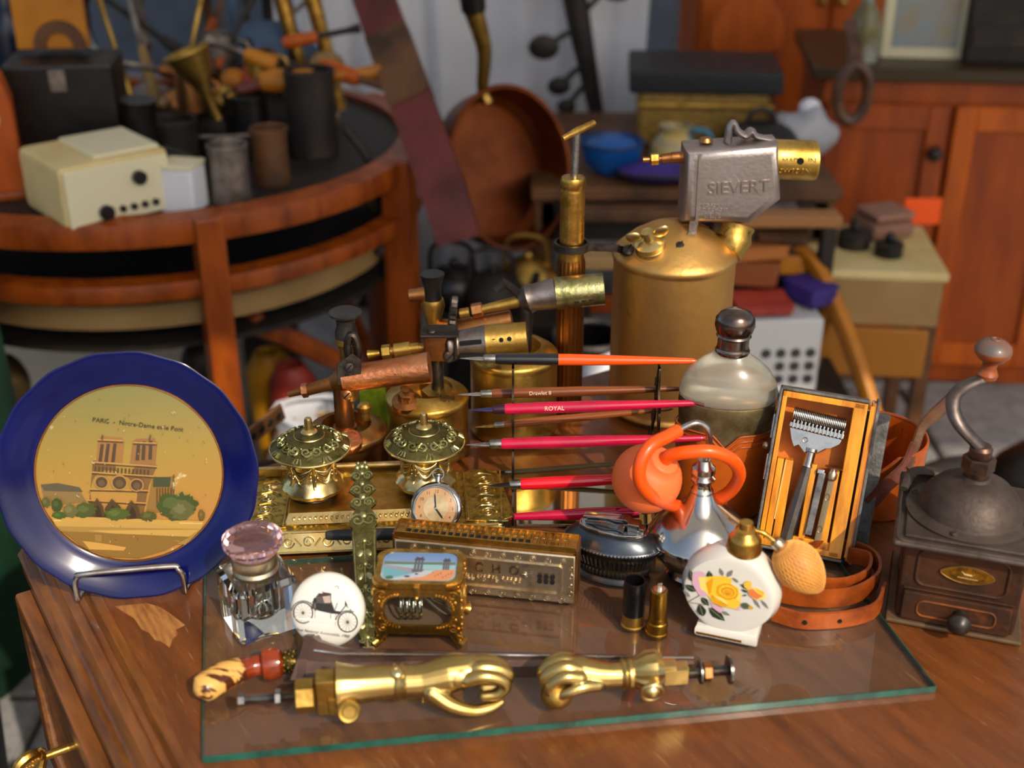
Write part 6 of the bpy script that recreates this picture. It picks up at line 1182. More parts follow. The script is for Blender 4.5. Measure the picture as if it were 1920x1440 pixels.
# ---------------------------------------------------------------- coffee mill
wv = V((.99, -.33, 0)).normalized(); bv = V((.33, .99, 0)).normalized()
fl_, fr_ = P(1672, 1162, DZ), P(1892, 1196, DZ); SZ = .104; b = fl_+wv*SZ/2+bv*SZ/2; ang = math.atan2(wv.y, wv.x)
t = thing('coffee_mill', 'rusty square iron coffee mill with domed hopper, crank and small drawer at right', 'coffee mill', b, ang)
m = M(); m.box((0, 0, .003), (SZ+.012, SZ+.012, .005), .002); m.build('base_plate', mat('millbase', '7a6248', .5, .5, col2='584430', sc=18, bump=.25), t)
m = M(); m.box((0, 0, .045), (SZ-.002, SZ-.002, .082), .004); m.build('body', rust, t)
fy = -SZ/2+.001
def frame_bead(w, h, r, cx, cz, rad): 
    m = M(); m.tube([(cx+x, fy-.0002, cz+z) for x, z in rrect(w, h, r, 4)], rad, 8, closed=True); return m
frame_bead(.076, .036, .008, 0, .061, .0016).build('panel_bead', rust, t)
for s_, off in ((-1, 0), (1, 0)): m = M(); m.tube([(s_*(SZ/2-.001), x, .061+z) for x, z in rrect(.076, .036, .008, 4)], .0016, 8, closed=True); m.build('panel_bead', rust, t)
m = M(); m.box((0, fy-.0025, .0215), (.092, .006, .030), .0018); dw = m.build('drawer', rust, t)
m = M(); m.tube([(x, fy-.0056, .0215+z) for x, z in rrect(.066, .016, .006, 4)], .0011, 8, closed=True); m.build('drawer_bead', mat('rust2', '8a4c1e', .6, .4, col2='4a2c18', sc=30, bump=.3), dw)
m = M(); m.box((0, fy-.001, .0385), (.094, .004, .0025), .0008); m.build('drawer_slot', rust, t)
m = M(); m.lathe([(0, 0), (.0058, 0), (.0046, .004), (.0050, .008), (.0098, .0125), (.0104, .0165), (.0070, .0215), (.003, .0230), (0, .0232)], 24, mx=Matrix.Translation((.003, fy-.005, .0215)) @ Matrix.Rotation(PI/2, 4, 'X')); m.build('knob', mat('knobblk', '1a1714', .35, 0, col2='2a241e', sc=30), dw)
# brass badge
bm_ = Matrix.Translation((.004, fy-.0008, .0615)) @ Matrix.Rotation(PI/2, 4, 'X'); el_ = []
for k in range(40): a = 2*PI*k/40; el_.append((.0205*math.cos(a)*(1+.10*abs(math.cos(a))**6), .0088*math.sin(a)*(1-.12*math.cos(a)**2)))
m = M(); m.prism(el_, 0, .0009, .0003, mx=bm_); bd = m.build('badge', mat('badge', 'c0922c', .35, .9, col2='8a6420', sc=120), t); m = M(); m.tube([bm_ @ V((x, y, .0010)) for x, y in el_], .0005, 6, closed=True); m.build('badge_rim', brass_hi, bd)
dk2 = mat('badge_dark', '3a2408', .5)
def arc_text(s, r_, cx, cy, a0, a1, size, inward):
    n = len(s)
    for i, ch in enumerate(s):
        if ch == ' ': continue
        a = R(a0+(a1-a0)*i/(n-1)); x, y = cx+r_*math.cos(a), cy+r_*math.sin(a); text(ch, size, dk2, bd, bm_ @ Matrix.Translation((x, y, .0010)) @ Matrix.Rotation(a-PI/2+(PI if inward else 0), 4, 'Z'), .0001, name='letter')
arc_text('PEUGEOT FRERES', .027, 0, -.0212, 122, 58, .0030, False); arc_text('VALENTIGNEY DOUBS', .027, 0, .0212, 238, 302, .0030, True)
m = M()
for a, c, r_ in (((-.003, .0008), (.0035, .0004), .0009), ((-.003, .0008), (-.0045, .0028), .0007), ((-.0045, .0028), (-.0055, .0026), .0008), ((-.0028, .0006), (-.0036, -.0024), .0005), ((-.002, .0006), (-.0014, -.0024), .0005), ((.003, .0004), (.0024, -.0026), .0005), ((.0035, .0004), (.0046, -.0026), .0005), ((.0036, .0006), (.006, .002), .0004), ((-.008, -.0030), (.009, -.0034), .0004)): m.tube([bm_ @ V((a[0], a[1], .0012)), bm_ @ V((c[0], c[1], .0012))], r_, 6)
m.build('lion_emblem', brass_hi, bd)
TS = .128; tz_ = .088
m = M(); m.box((.002, 0, tz_), (TS, TS, .006), .0028, seg=3); m.box((.002, 0, tz_+.0045), (TS-.018, TS-.018, .004), .0018); m.build('top_plate', mill_top, t)
m = M(); m.tube([(.002+x, y, tz_+.0032) for x, y in rrect(TS-.006, TS-.006, .006, 4)], .0016, 8, closed=True); m.build('plate_rim', mill_top, t)
m = M(); m.lathe([(.0545, tz_+.006), (.0550, tz_+.0085), (.0500, tz_+.0100), (.0465, tz_+.0105), (.0445, tz_+.0120), (.0435, tz_+.0160), (.0400, tz_+.0250), (.0320, tz_+.0340), (.0220, tz_+.0395), (.0130, tz_+.0420), (.0115, tz_+.0445), (0, tz_+.0450)], 56); dm = m.build('hopper_dome', mill_top, t)
for a in (255, 345, 75, 165): q = V((.0498*math.cos(R(a)), .0498*math.sin(R(a)), tz_+.0095)); screw(dm, q, (0, 0, 1), .0032, mill_top)
m = M(); m.tube(cr([(-.058, .02, tz_+.008), (-.050, .046, tz_+.013), (-.02, .056, tz_+.010), (.02, .057, tz_+.008)], 6), [.003, .0045, .003], 8, flat=(1, 1.4, (0, 0, 1))); m.build('dome_hinge', mill_top, t)
m = M(); hz2 = tz_+.044; m.lathe([(0, hz2), (.0098, hz2), (.0100, hz2+.004), (.0085, hz2+.007), (0, hz2+.007)], 20); hexnut(m, (0, 0, hz2+.006), (0, 0, hz2+.020), .0142); m.lathe([(.0090, hz2+.019), (.0100, hz2+.0215), (.0100, hz2+.028), (.0080, hz2+.031), (0, hz2+.0315)], 20); m.build('adjusting_nut', mat('millnut', '6a5244', .42, .85, col2='3a2c24', sc=40, bump=.2), t, sharp=30)
top = V((0, 0, hz2+.028)); inv = Matrix.Translation(b) @ Matrix.Rotation(ang, 4, 'Z'); inv = inv.inverted()
cw = inv @ (b+top); y1 = b.y
cp = [top, inv @ W(1803, 800, b.y+.004), inv @ W(1788, 770, b.y+.012), inv @ W(1790, 742, b.y+.022), inv @ W(1812, 722, b.y+.032), inv @ W(1850, 708, b.y+.040)]
m = M(); m.tube(cr(cp, 8), [.0062, .0060, .0056, .0054, .0052, .0048], 12, flat=(.8, 1.15, (0, -.3, 1))); m.build('crank', mat('crankm', '6e6460', .42, .9, col2='4a3f3a', sc=30, bump=.15, third=('8a5a3c', 8, .6, .75)), t)
kb = cp[-1]; kt = inv @ W(1868, 634, b.y+.040); ax = (kt-kb); kl = ax.length; km = frame(kb, V((1, 0, 0)), ax.cross(V((1, 0, 0))) if False else V((0, 1, 0))); zq = ax.to_track_quat('Z', 'Y').to_matrix().to_4x4(); zq.translation = kb
k_ = kl/.041
m = M(); m.lathe([(0, -.002), (.0088, 0), (.0098, .004), (.0085, .0065), (.0065, .011), (.0072, .016), (.012, .0195), (.0165, .0245), (.0172, .0285)], 32, mx=zq @ Matrix.Scale(k_, 4)); m.build('knob', wood_knob, t)
m = M(); m.lathe([(.0172, .0285), (.0160, .0335), (.0105, .0380), (.0045, .0395), (0, .0397)], 32, mx=zq @ Matrix.Scale(k_, 4)); m.torus(zq @ V((0, 0, .0398*k_)), .0035, .0007, zq.to_3x3() @ V((1, 0, 0)), zq.to_3x3() @ V((0, 1, 0)), 16, 6); m.build('knob_cap', knob_top, t)

# ---------------------------------------------------------------- silver scent spray with orange tube and ball
b = V((.1755, .992, GT)); t = thing('scent_spray', 'silver bottle scent spray with orange rubber tube and pale orange ball', 'atomizer', b); L_ = LO(b)
nz0 = W(1322, 872, .992).z-GT
m = M(); m.lathe([(0, 0), (.029, 0), (.031, .003), (.029, .006), (.034, .014), (.0445, .026), (.0475, .034), (.0470, .039), (.0480, .041), (.0462, .044), (.039, .056), (.026, .067), (.0150, .077), (.0105, .087), (.0092, nz0-.028)], 64); m.build('bottle', silver, t, sharp=60)
m = M(); z_ = nz0-.028; m.lathe([(.0092, z_), (.0105, z_+.002), (.0085, z_+.005), (.0080, z_+.009), (.0108, z_+.012), (.0112, z_+.015), (.0085, z_+.018), (.0110, z_+.021), (.0108, z_+.026), (.0075, z_+.029), (.0058, z_+.034), (0, z_+.035)], 28); m.build('neck', silver, t)
m = M(); hk = [V((0, 0, nz0)), L_(1329, 838, .992), L_(1329, 812, .992), L_(1318, 797, .992), L_(1300, 794, .990), L_(1270, 808, .988), L_(1262, 814, .986)]; m.lathe([(0, 0), (.0062, 0), (.0068, .002), (.004, .004), (0, .004)], 16, mx=Matrix.Translation(L_(1329, 846, .992))); m.tube(cr(hk, 6), .0030, 12); m.build('spray_pipe', steel, t)
bc = L_(1213, 897, 1.000); m = M(); ax = (L_(1248, 862, .985)-bc).normalized(); rq = ax.to_track_quat('Z', 'Y').to_matrix().to_4x4(); rq.translation = bc
m.lathe([(0, -.0325)]+[(.0325*math.sin(PI*i/20), -.0325*math.cos(PI*i/20)) for i in range(1, 17)]+[(.0150, .0285), (.0142, .0330), (.0120, .0350), (0, .0352)], 44, mx=rq); m.build('rubber_ball', orange_ball, t, sharp=60)
e0 = bc+ax*.033
tp = [e0, e0+ax*.010, L_(1290, 848, .975), L_(1335, 847, .974), L_(1372, 862, .980), L_(1386, 890, .992), L_(1368, 922, 1.006), L_(1330, 942, 1.014), L_(1288, 950, 1.006), L_(1248, 944, .984), L_(1216, 926, .965), L_(1199, 897, .956), L_(1203, 862, .958), L_(1222, 834, .966), L_(1250, 819, .978), L_(1272, 807, .987)]
m = M(); m.tube(cr(tp, 8), .0062, 16); m.build('rubber_tube', orange_rubber, t)

# ---------------------------------------------------------------- white rose scent bottle
a, c = P(1312, 1194, GT), P(1408, 1214, GT); d = (c-a).normalized(); ang = math.atan2(d.y, d.x); TH_ = .036
b = (a+c)/2+V((-d.y, d.x, 0))*TH_/2; t = thing('rose_scent_bottle', 'round white china scent bottle painted with yellow roses, gilt spray and netted bulb', 'atomizer', b, ang)
RD = .0425; cz_ = .0475
m = M(); pr = [(RD*.80, TH_/2-.001), (RD*.90, TH_/2-.0025), (RD*1.0, TH_/2-.012), (RD*1.0, -TH_/2+.012), (RD*.90, -TH_/2+.0025), (RD*.80, -TH_/2+.001)]
fm = Matrix.Translation((-.001, 0, cz_)) @ Matrix.Rotation(PI/2, 4, 'X')
m.lathe([(0, TH_/2-.001)]+pr+[(0, -TH_/2+.001)], 72, mx=fm, fn=lambda th, r, z: (r*(1+.02*math.cos(4*th+.6)), z)); bo = m.build('body', white_china, t, sharp=30)
m = M(); m.prism([(-.0275, -.0185), (.0275, -.0185), (.0275, .0175), (-.0275, .0175)], 0, .0125, .004); m.build('foot', white_china, t); m = M(); m.box((-.006, -.0186, .0045), (.040, .0004, .0024)); m.build('gilt_line', gold, t)
def tf(x, y): X, Y = (x-610)/1010*.086, (840-y)/960*.084; return (X-.0005, Y, TH_/2-.0009)
p = Print(tf, .00002); GR, GR2, PK, YL, Y2, Y3, OR = (44, 52, 40), (130, 128, 120), (214, 168, 190), (240, 196, 60), (226, 160, 24), (248, 216, 112), (226, 128, 70)
for a_, c_, w_ in (((540, 610), (500, 520), .25), ((580, 610), (635, 515), .25), ((630, 610), (705, 640), .2), ((560, 1030), (650, 1055), .25), ((860, 800), (945, 905), .15), ((940, 800), (1025, 888), .15), ((700, 650), (640, 610), .2), ((230, 930), (150, 860), .2)): p.leaf(a_, c_, w_, GR2, (90, 90, 84))
for a_, c_, w_ in (((245, 745), (205, 605), .26), ((290, 845), (165, 795), .3), ((420, 680), (400, 575), .34), ((345, 905), (430, 990), .3), ((380, 1130), (330, 985), .33), ((430, 1010), (605, 1130), .26), ((800, 700), (720, 660), .2), ((800, 740), (735, 715), .22), ((800, 770), (750, 790), .2)): p.leaf(a_, c_, w_, GR, (120, 140, 100))
p.line((205, 1000), (330, 880), 7, (110, 60, 60)); p.line((215, 990), (390, 985), 6, (120, 116, 100))
p.poly([(235, 640), (300, 600), (345, 600), (420, 700), (445, 860), (330, 890), (270, 810), (242, 760)], PK); p.poly([(425, 900), (480, 960), (560, 970), (590, 990), (545, 1045), (470, 1000)], PK); p.poly([(640, 960), (740, 900), (745, 965), (700, 968)], PK)
p.poly([(300, 670), (370, 650), (470, 620), (560, 600), (640, 620), (630, 680), (700, 700), (745, 790), (740, 900), (690, 960), (560, 965), (470, 940), (400, 850), (330, 770)], YL)
p.poly([(300, 670), (370, 655), (430, 760), (430, 860), (330, 800)], Y3); p.poly([(375, 720), (450, 640), (440, 820), (420, 860)], Y2); p.poly([(440, 620), (640, 610), (625, 680), (520, 690), (450, 670)], YL)
p.disc(600, 775, 110, 95, Y2, 26, jag=.05); p.disc(604, 770, 88, 74, YL, 24, jag=.06); p.disc(608, 775, 70, 58, (222, 150, 22), 22, jag=.06); p.disc(606, 782, 52, 40, (240, 180, 50), 20, jag=.06); p.ring(606, 786, 34, 8, (204, 120, 16), ry=26); p.ring(606, 792, 16, 6, (190, 100, 14), ry=12)
p.poly([(440, 850), (520, 870), (620, 930), (600, 960), (500, 950), (450, 900)], Y2); p.poly([(450, 850), (560, 860), (640, 920), (590, 925), (500, 890)], Y3); p.poly([(610, 900), (740, 900), (700, 960), (630, 955)], YL); p.line((450, 850), (600, 930), 6, (150, 110, 20)); p.line((460, 940), (560, 970), 5, (170, 120, 40)); p.poly([(700, 710), (745, 790), (735, 860), (690, 840), (715, 780)], Y3)
p.poly([(755, 640), (790, 600), (830, 600), (835, 680), (800, 700), (765, 680)], (236, 192, 70)); p.poly([(800, 700), (870, 660), (960, 690), (985, 740), (960, 785), (880, 800), (820, 760)], Y3); p.poly([(805, 700), (850, 680), (900, 720), (960, 740), (900, 795), (835, 775), (810, 740)], OR); p.poly([(870, 665), (970, 690), (960, 730), (900, 710)], (236, 190, 50))
p.leaf((745, 890), (860, 905), .34, (84, 96, 70), (50, 60, 40)); p.disc(850, 905, 26, 20, (206, 160, 50))
p.build('rose_print', ink, bo, mx=fm)
nzc = W(1385, 1018, b.y).z-GT; xo = .006
m = M(); m.lathe([(0, nzc-.006), (.0150, nzc-.006), (.0155, nzc-.003), (.0145, nzc-.001), (.0140, nzc+.006), (.0125, nzc+.0085), (.0105, nzc+.0105), (.0080, nzc+.0135), (.0092, nzc+.0150), (.0062, nzc+.0168), (.0060, nzc+.0215), (.0056, nzc+.0225), (0, nzc+.0228)], 36, mx=Matrix.Translation((xo, 0, 0))); m.build('gilt_collar', gold, t)
iv = (Matrix.Translation(b) @ Matrix.Rotation(ang, 4, 'Z')).inverted(); J = lambda u, v, y: iv @ W(u, v, y)
m = M(); m.tube(cr([(xo+.004, 0, nzc+.0205), J(1412, 993, b.y-.002), J(1432, 1000, b.y-.004), J(1452, 1015, b.y-.006)], 6), .0022, 10); m.build('arm', gold, t)
c0, c1 = J(1452, 1013, b.y-.006), J(1540, 1108, b.y-.018); ax = c1-c0; ln = ax.length; bq = ax.to_track_quat('Z', 'Y').to_matrix().to_4x4(); bq.translation = c0
m = M(); m.lathe([(0, 0), (.004, .000), (.0055, .002), (.0058, .007), (.0045, .009), (0, .0092)], 18, mx=bq); m.build('bulb_ferrule', nickel, t)
def bulb_r(s_): return .0195*math.sin(PI*min(1, max(0, s_))**.80)**.62 if s_ < 1 else 0
prf = [(max(0, bulb_r(i/22)), .007+(ln-.007)*i/22) for i in range(23)]; prf[0] = (.004, .007); prf[-1] = (0, ln)
m = M(); m.lathe(prf, 32, mx=bq); bl_ = m.build('bulb', net, t, sharp=180)
m = M(); NS = 34
for k in range(NS):
    for dr_ in (1, -1):
        pts = []
        for i in range(15): s_ = .03+.94*i/14; th = 2*PI*k/NS+dr_*1.1*s_; r_ = bulb_r(s_)+.0003; pts.append(bq @ V((r_*math.cos(th), r_*math.sin(th), .007+(ln-.007)*s_)))
        m.tube(pts, .00042, 4, cap=False)
o = m.build('netting', mat('netthread', 'dca050', .6), bl_); o['kind'] = 'stuff'

# ---------------------------------------------------------------- oval table lighter
b = P(1146, 1082, GT); b.y += .006; t = thing('table_lighter', 'oval pewter table lighter with chrome top and gadrooned rim', 'lighter', b, R(-21)); A_, B_ = .0455, .0255
def gad(n, amp, z0, z1): return lambda th, r, z: (r*(1+(amp*math.cos(n*th) if z0 < z < z1 else 0)), z)
sy2 = B_/A_
def ov(prof, fn=None, seg=140): m = M(); m.lathe(prof, seg, sy=sy2, fn=fn); return m
ov([(0, 0), (.036, 0), (.038, .002), (.0365, .0045), (.034, .006), (.0335, .0075)]).build('foot', pewter, t)
ov([(.0335, .0075), (.0365, .0105), (.0375, .0135), (.0360, .0165), (.0372, .0185), (.0405, .0290), (.0425, .0340)], gad(46, .014, .008, .016)).build('body', blackmetal, t)
m = M()
for k in range(56): th = 2*PI*k/56; m.tube([(.0378*math.cos(th), .0378*sy2*math.sin(th), .0195), (.0412*math.cos(th), .0412*sy2*math.sin(th), .0290)], [.0010, .0013], 5)
for k in range(60): th = 2*PI*k/60; m.ball((.0372*math.cos(th), .0372*sy2*math.sin(th), .0130), (.0013, .0013, .0030), 6, 5)
m.build('fluting', pewter, t)
ov([(.0425, .0340), (.0458, .0350), (.0466, .0372), (.0448, .0392)]).build('rim', pewter, t); m = M()
for k in range(84): th = 2*PI*k/84; m.ball((.0462*math.cos(th), .0462*sy2*math.sin(th), .0372), (.0013, .0013, .0018), 6, 4, rot=Matrix.Rotation(th, 3, 'Z') @ Matrix.Rotation(.7, 3, 'X'))
m.build('rope_edge', pewter, t)
ov([(.0448, .0392), (.0425, .0425), (.0375, .0470), (.0335, .0495), (.0325, .0500), (0, .0500)]).build('shoulder', mat('shoulder', '50565c', .3, .9, col2='3a3e42', sc=20), t)
m = M(); pl = [(x*.0325, y*.0150) for x, y in ((-1, 0), (-.95, .4), (-.7, .75), (-.2, .95), (.35, .95), (.75, .7), (1, .3), (1.02, 0), (1, -.3), (.75, -.7), (.35, -.95), (-.2, -.95), (-.7, -.75), (-.95, -.4))]
m.prism(pl, .0498, .0540, .0014); m.build('insert', chrome, t)
m = M(); m.prism([(-.0300, .000), (.0060, .000), (.016, .004), (.018, .008), (.0120, .0105), (-.0285, .0060)], -.0050, .0050, .0012, mx=Matrix.Translation((0, .003, .0535)) @ Matrix.Rotation(PI/2, 4, 'X')); m.build('lever', chrome, t)
m = M(); m.ribbon(cr([(-.025, -.0045, .0555), (-.008, -.006, .0585), (.002, -.006, .0570), (.010, -.006, .0575)], 5), .003, .0022, up=(0, 0, 1)); m.build('spring_arm', steel, t)
m = M(); m.box((.0205, .001, .0580), (.0120, .012, .009), .002); m.box((.0275, .001, .0555), (.006, .010, .006), .0015); m.build('snuffer', chrome, t); m = M(); m.cyl((.0105, -.0070, .0585), (.0105, -.0095, .0585), .0032, seg=16); m.build('pivot', steel, t)
m = M(); m.cyl((.008, .002, .0625), (.0085, .002, .0668), .0012, seg=8); m.build('wick_pin', darkiron, t)

# ---------------------------------------------------------------- two cartridges
b = P(1187, 1176, GT); b.y += .004; t = thing('shotgun_shell', 'empty black shotgun shell with brass base standing before the lighter', 'cartridge', b); h = W(1190, 1088, b.y).z-GT
m = M(); m.lathe([(0, 0), (.0107, 0), (.0110, .0008), (.0110, .0022), (.0100, .0030), (.0098, .0135), (0, .0135)], 32); m.build('brass_base', brass, t)
m = M(); m.lathe([(.0099, .0132), (.0098, .040), (.0097, h-.001), (.0094, h), (.0086, h), (.0084, h-.002), (.0084, .018), (0, .018)], 36); m.build('tube', mat('shellblk', '0b0b0d', .25, 0, coat=.3), t)
b = P(1232, 1193, GT); b.y += .004; t = thing('cartridge_lighter', 'brass cartridge lighter with flint cap standing right of the black shell', 'lighter', b); h = W(1239, 1106, b.y).z-GT
cb_ = mat('cartbrass', 'b98a34', .33, 1, col2='7e5a1e', sc=30, bump=.2, bsc=200, rvar=.1)
m = M(); m.lathe([(0, 0), (.0096, 0), (.0100, .001), (.0100, .0035), (.0092, .0042), (.0094, .0125), (.0090, .0140), (.0084, .0145), (.0082, .0155), (.0080, .019), (0, .019)], 32); m.build('base', cb_, t)
m = M(); m.lathe([(.0079, .0185), (.0076, h-.002), (.0073, h), (.0060, h+.0005), (.0056, h-.001), (0, h-.001)], 32); m.build('sleeve', cb_, t); m = M(); m.lathe([(0, h-.001), (.0055, h-.001), (.0055, h+.0010), (0, h+.0015)], 20); m.box((0, 0, h+.003), (.004, .0016, .006), .0005); m.tube([(-.002, -.002, h+.001), (-.0015, -.001, h+.007), (.002, 0, h+.0065)], .0007, 6); m.build('flint_cap', steel, t)

# ---------------------------------------------------------------- dagger in its sheath
gz = GT; a = P(362, 1306, gz+.012); b = V(a); b.z = gz; t = thing('dagger', 'dagger with amber and bone handle and brass guard at the front left', 'dagger', b)
def Q(u, v, z): return P(u, v, gz+z)-b
hp = [Q(366, 1300, .0125), Q(385, 1288, .0135), Q(420, 1268, .0135), Q(450, 1255, .0125), Q(480, 1248, .0125)]
amber = mat('amber_h', 'a03c0c', .12, 0, col2='5a1c06', sc=30, trans=.25, coat=.6, third=('d89040', 40, .62, .72)); bone = mat('bone_h', 'dca858', .3, 0, col2='4c2208', sc=55, lo=.50, hi=.56, stretch=(.55, 2.2, 1), coat=.3, detail=2)
m = M(); m.tube(cr(hp[:4], 6), [.003, .0118, .0134, .0134, .0125, .0115], 20, flat=(.92, 1, (0, 0, 1))); m.build('bone_grip', bone, t)
m = M(); m.tube(cr([Q(436, 1261, .0128), Q(470, 1250, .0125), Q(489, 1246, .0125)], 5), [.0112, .0090, .0088], 20); m.build('amber_ring', amber, t)
m = M(); m.tube([Q(487, 1247, .0125), Q(493, 1246, .0125), Q(508, 1244, .0125), Q(524, 1242, .0125), Q(531, 1241, .0125)], [.0088, .0128, .0142, .0132, .0090], 24); m.build('amber_pommel', amber, t)
m = M(); e0, e1 = Q(531, 1241, .0125), Q(556, 1240, .0125); m.tube([e0, e0*.7+e1*.3, e0*.3+e1*.7, e1], [.0075, .0092, .0090, .0080], 18)
for k in range(3):
    for j in range(9): aa = 2*PI*j/9+k*.3; cpt = e0+(e1-e0)*(.2+.3*k); m.ball(cpt+V((0, .0088*math.cos(aa), .0088*math.sin(aa))), .0018, 7, 5)
m.build('filigree_guard', mat('filigree', '7e6c34', .4, 1, col2='3a3018', sc=90, bump=.3), t)
m = M(); m.tube([e1, e1+(e1-e0).normalized()*.02], [.004, .003], 8); m.build('tang', iron, t)
e1w = e1+b; t = thing('sheath', 'dark flared metal dagger sheath lying across the glass behind the brass hands', 'sheath', (e1w.x, e1w.y, gz)); b = V((e1w.x, e1w.y, gz))
s0, s1, s2, s3, s4 = Q(572, 1232, .011), Q(590, 1236, .0105), Q(640, 1240, .009), Q(900, 1236, .006), Q(1300, 1238, .0035)
sheathm = mat('sheathm', '5e443a', .42, .25, col2='3c2822', sc=20, bump=.2, coat=.2, third=('7c5a4a', 40, .6, .75, (.4, 3, 3)))
m = M(); m.tube([s0, s1, s2, s3, s4], [.0310, .0262, .0190, .0105, .0054], 6, flat=(.38, 1, (0, 0, 1))); m.build('scabbard', sheathm, t, sharp=20)
m = M(); m.tube([s0-V((.002, 0, 0)), s0+V((.004, 0, 0)), s0+V((.0035, 0, 0))], [.0320, .0315, .0300], 6, flat=(.38, 1, (0, 0, 1))); m.build('mouth', sheathm, t, sharp=20)
m = M(); m.box(tuple(Q(610, 1262, .008)), (.016, .004, .008), .0015); m.build('worn_patch', copper_brown, t)
m = M(); m.tube([s1+V((0, 0, .0095)), s2+V((0, 0, .0080)), s3+V((0, 0, .0050)), s4+V((0, 0, .0026))], [.0010, .0012, .0010], 6); m.build('ridge', steel, t)

# ---------------------------------------------------------------- brass hand door knockers
hand_br = mat('hand_brass', 'd2b672', .31, 1, col2='a68a4c', sc=14, bump=.06, bsc=80, rvar=.1, third=('6a4c1c', 40, .68, .8)); bolt_m = mat('boltm', '8c8680', .32, 1, col2='5a544e', sc=60)
def chain(m, pts, rs, seg=12):
    m.tube(cr(pts, 5), rs, seg); m.ball(V(pts[0]), rs[0], 10, 8); m.ball(V(pts[-1]), rs[-1], 10, 8)
# first: points right, thumb towards the viewer, fingers curled round an empty hole
a, c = P(755, 1278, gz+.0285), P(962, 1262, gz+.0285); d = c-a; s_ = d.length/205; hb = V((a.x, a.y, gz)); ang = math.atan2(d.y, d.x)
t = thing('hand_knocker', 'larger brass hand door knocker pointing right, thumb and fingers forming a ring', 'door knocker', hb, ang)
k = s_; HX = lambda x, y, z: V((x*k, y*k, .0285+z*k))       # photo pixel sized units along arm, away, up
m = M(); chain(m, [HX(-6, 0, 0), HX(36, 0, 0), HX(84, 3, 6), HX(124, 6, 10)], [31*k, 31*k, 35*k, 30*k], 18)
m.ball(HX(102, 4, 9), (42*k, 36*k, 28*k), 18, 12); m.ball(HX(64, -14, -10), (32*k, 22*k, 22*k), 16, 10)
for j, (y_, z_, ln_) in enumerate(((-25, 16, .92), (-8, 23, 1.03), (9, 22, 1.0), (25, 14, .88))):
    chain(m, [HX(116, y_*.85, z_*.6), HX(146, y_, z_+2), HX(128+52*ln_, y_, z_-7), HX(128+66*ln_, y_-1, z_-24), HX(128+48*ln_, y_-2, z_-40), HX(128+20*ln_, y_-2, z_-42)], [14*k, 13*k, 12.5*k, 11.5*k, 11*k, 9*k])
chain(m, [HX(52, -22, -12), HX(84, -34, -34), HX(126, -38, -49), HX(160, -32, -50), HX(180, -25, -45)], [20*k, 17*k, 13*k, 11.5*k, 8*k])
fuse(m, 'hand', hand_br, t, voxel=.0006, smooth=4)
m = M(); m.lathe([(0, 0), (30*k, 0), (34*k, 4*k), (35*k, 9*k), (32*k, 13*k), (33*k, 16*k), (35*k, 20*k), (31*k, 24*k), (0, 24*k)], 40, mx=Matrix.Translation(HX(-18, 0, 0)) @ Matrix.Rotation(PI/2, 4, 'Y')); m.build('wrist_band', hand_br, t); m = M(); m.ball(HX(-10, -14, 30), (12*k, 12*k, 9*k), 16, 10); m.torus(HX(-10, -14, 36), 8*k, 2*k, seg=20, k=6); m.build('wrist_button', brass_hi, t)
m = M(); m.lathe([(0, 0), (31*k, 0), (32*k, 30*k), (34*k, 70*k), (40*k, 96*k), (43*k, 104*k), (37*k, 106*k), (0, 98*k)], 48, mx=Matrix.Translation(HX(-16, 0, 2)) @ Matrix.Rotation(-PI/2, 4, 'Y'), fn=lambda th, r, z: (r*(1+.025*math.cos(10*th)*(z/(104*k))), z)); m.build('cuff', hand_br, t)
m = M(); m.box(tuple(HX(-140, -8, -4)), (36*k, 40*k, 78*k), 4*k); m.box(tuple(HX(-118, -14, -22)), (40*k, 36*k, 40*k), 4*k); m.build('hinge_block', brass, t)
m = M(); bc_ = HX(-100, -34, -26); m.lathe([(0, 0), (20*k, 0), (22*k, 3*k), (22*k, 14*k), (18*k, 18*k), (13*k, 17*k), (11*k, 19*k), (0, 19*k)], 28, mx=Matrix.Translation(bc_) @ Matrix.Rotation(R(70), 4, 'X')); m.build('hinge_boss', brass, t)
m = M(); hexnut(m, HX(-196, -8, -8), HX(-160, -8, -8), 31*k); m.build('nut', brass_old, t, sharp=20)
m = M(); q0, q1 = HX(-296, -8, -6), HX(-190, -8, -8); m.tube([q0+(q1-q0)*i/60 for i in range(61)], [7.5*k+(1.2*k if i % 2 else 0) for i in range(61)], 12); m.tube([q0-V((2*k, 0, 0)), q0+V((9*k, 0, 0))], 13*k, 6); mm = q0*.32+q1*.68; m.build('bolt', bolt_m, t); m = M(); hexnut(m, q0*.40+q1*.60, q0*.30+q1*.70, 15*k); m.build('lock_nut', steel, t, sharp=20)
# second: points left, fist closed on a ball
a, c = P(1172, 1262, gz+.0262), P(1006, 1272, gz+.0262); d = c-a; s_ = d.length/166; hb = V((a.x, a.y, gz)); ang = math.atan2(d.y, d.x)
t = thing('hand_knocker', 'smaller brass hand door knocker pointing left, fist closed on a ball', 'door knocker', hb, ang); k = s_
HX = lambda x, y, z: V((x*k, -y*k, .0262+z*k))
m = M(); chain(m, [HX(-6, 0, -2), HX(30, 0, -2), HX(64, 2, 2), HX(96, 6, 10)], [24*k, 25*k, 29*k, 28*k], 18); m.ball(HX(84, 8, 6), (30*k, 26*k, 30*k), 18, 12)
for j, (y_, z_, ln_) in enumerate(((-25, 18, .86), (-8, 27, .98), (9, 29, 1.0), (26, 23, .92))):
    chain(m, [HX(88, y_*.85, z_*.7), HX(114, y_, z_+2), HX(88+54*ln_, y_, z_-8), HX(88+68*ln_, y_-1, z_-25), HX(88+52*ln_, y_-2, z_-40), HX(88+28*ln_, y_-2, z_-40)], [13.5*k, 12*k, 11*k, 10*k, 9*k, 7.5*k])
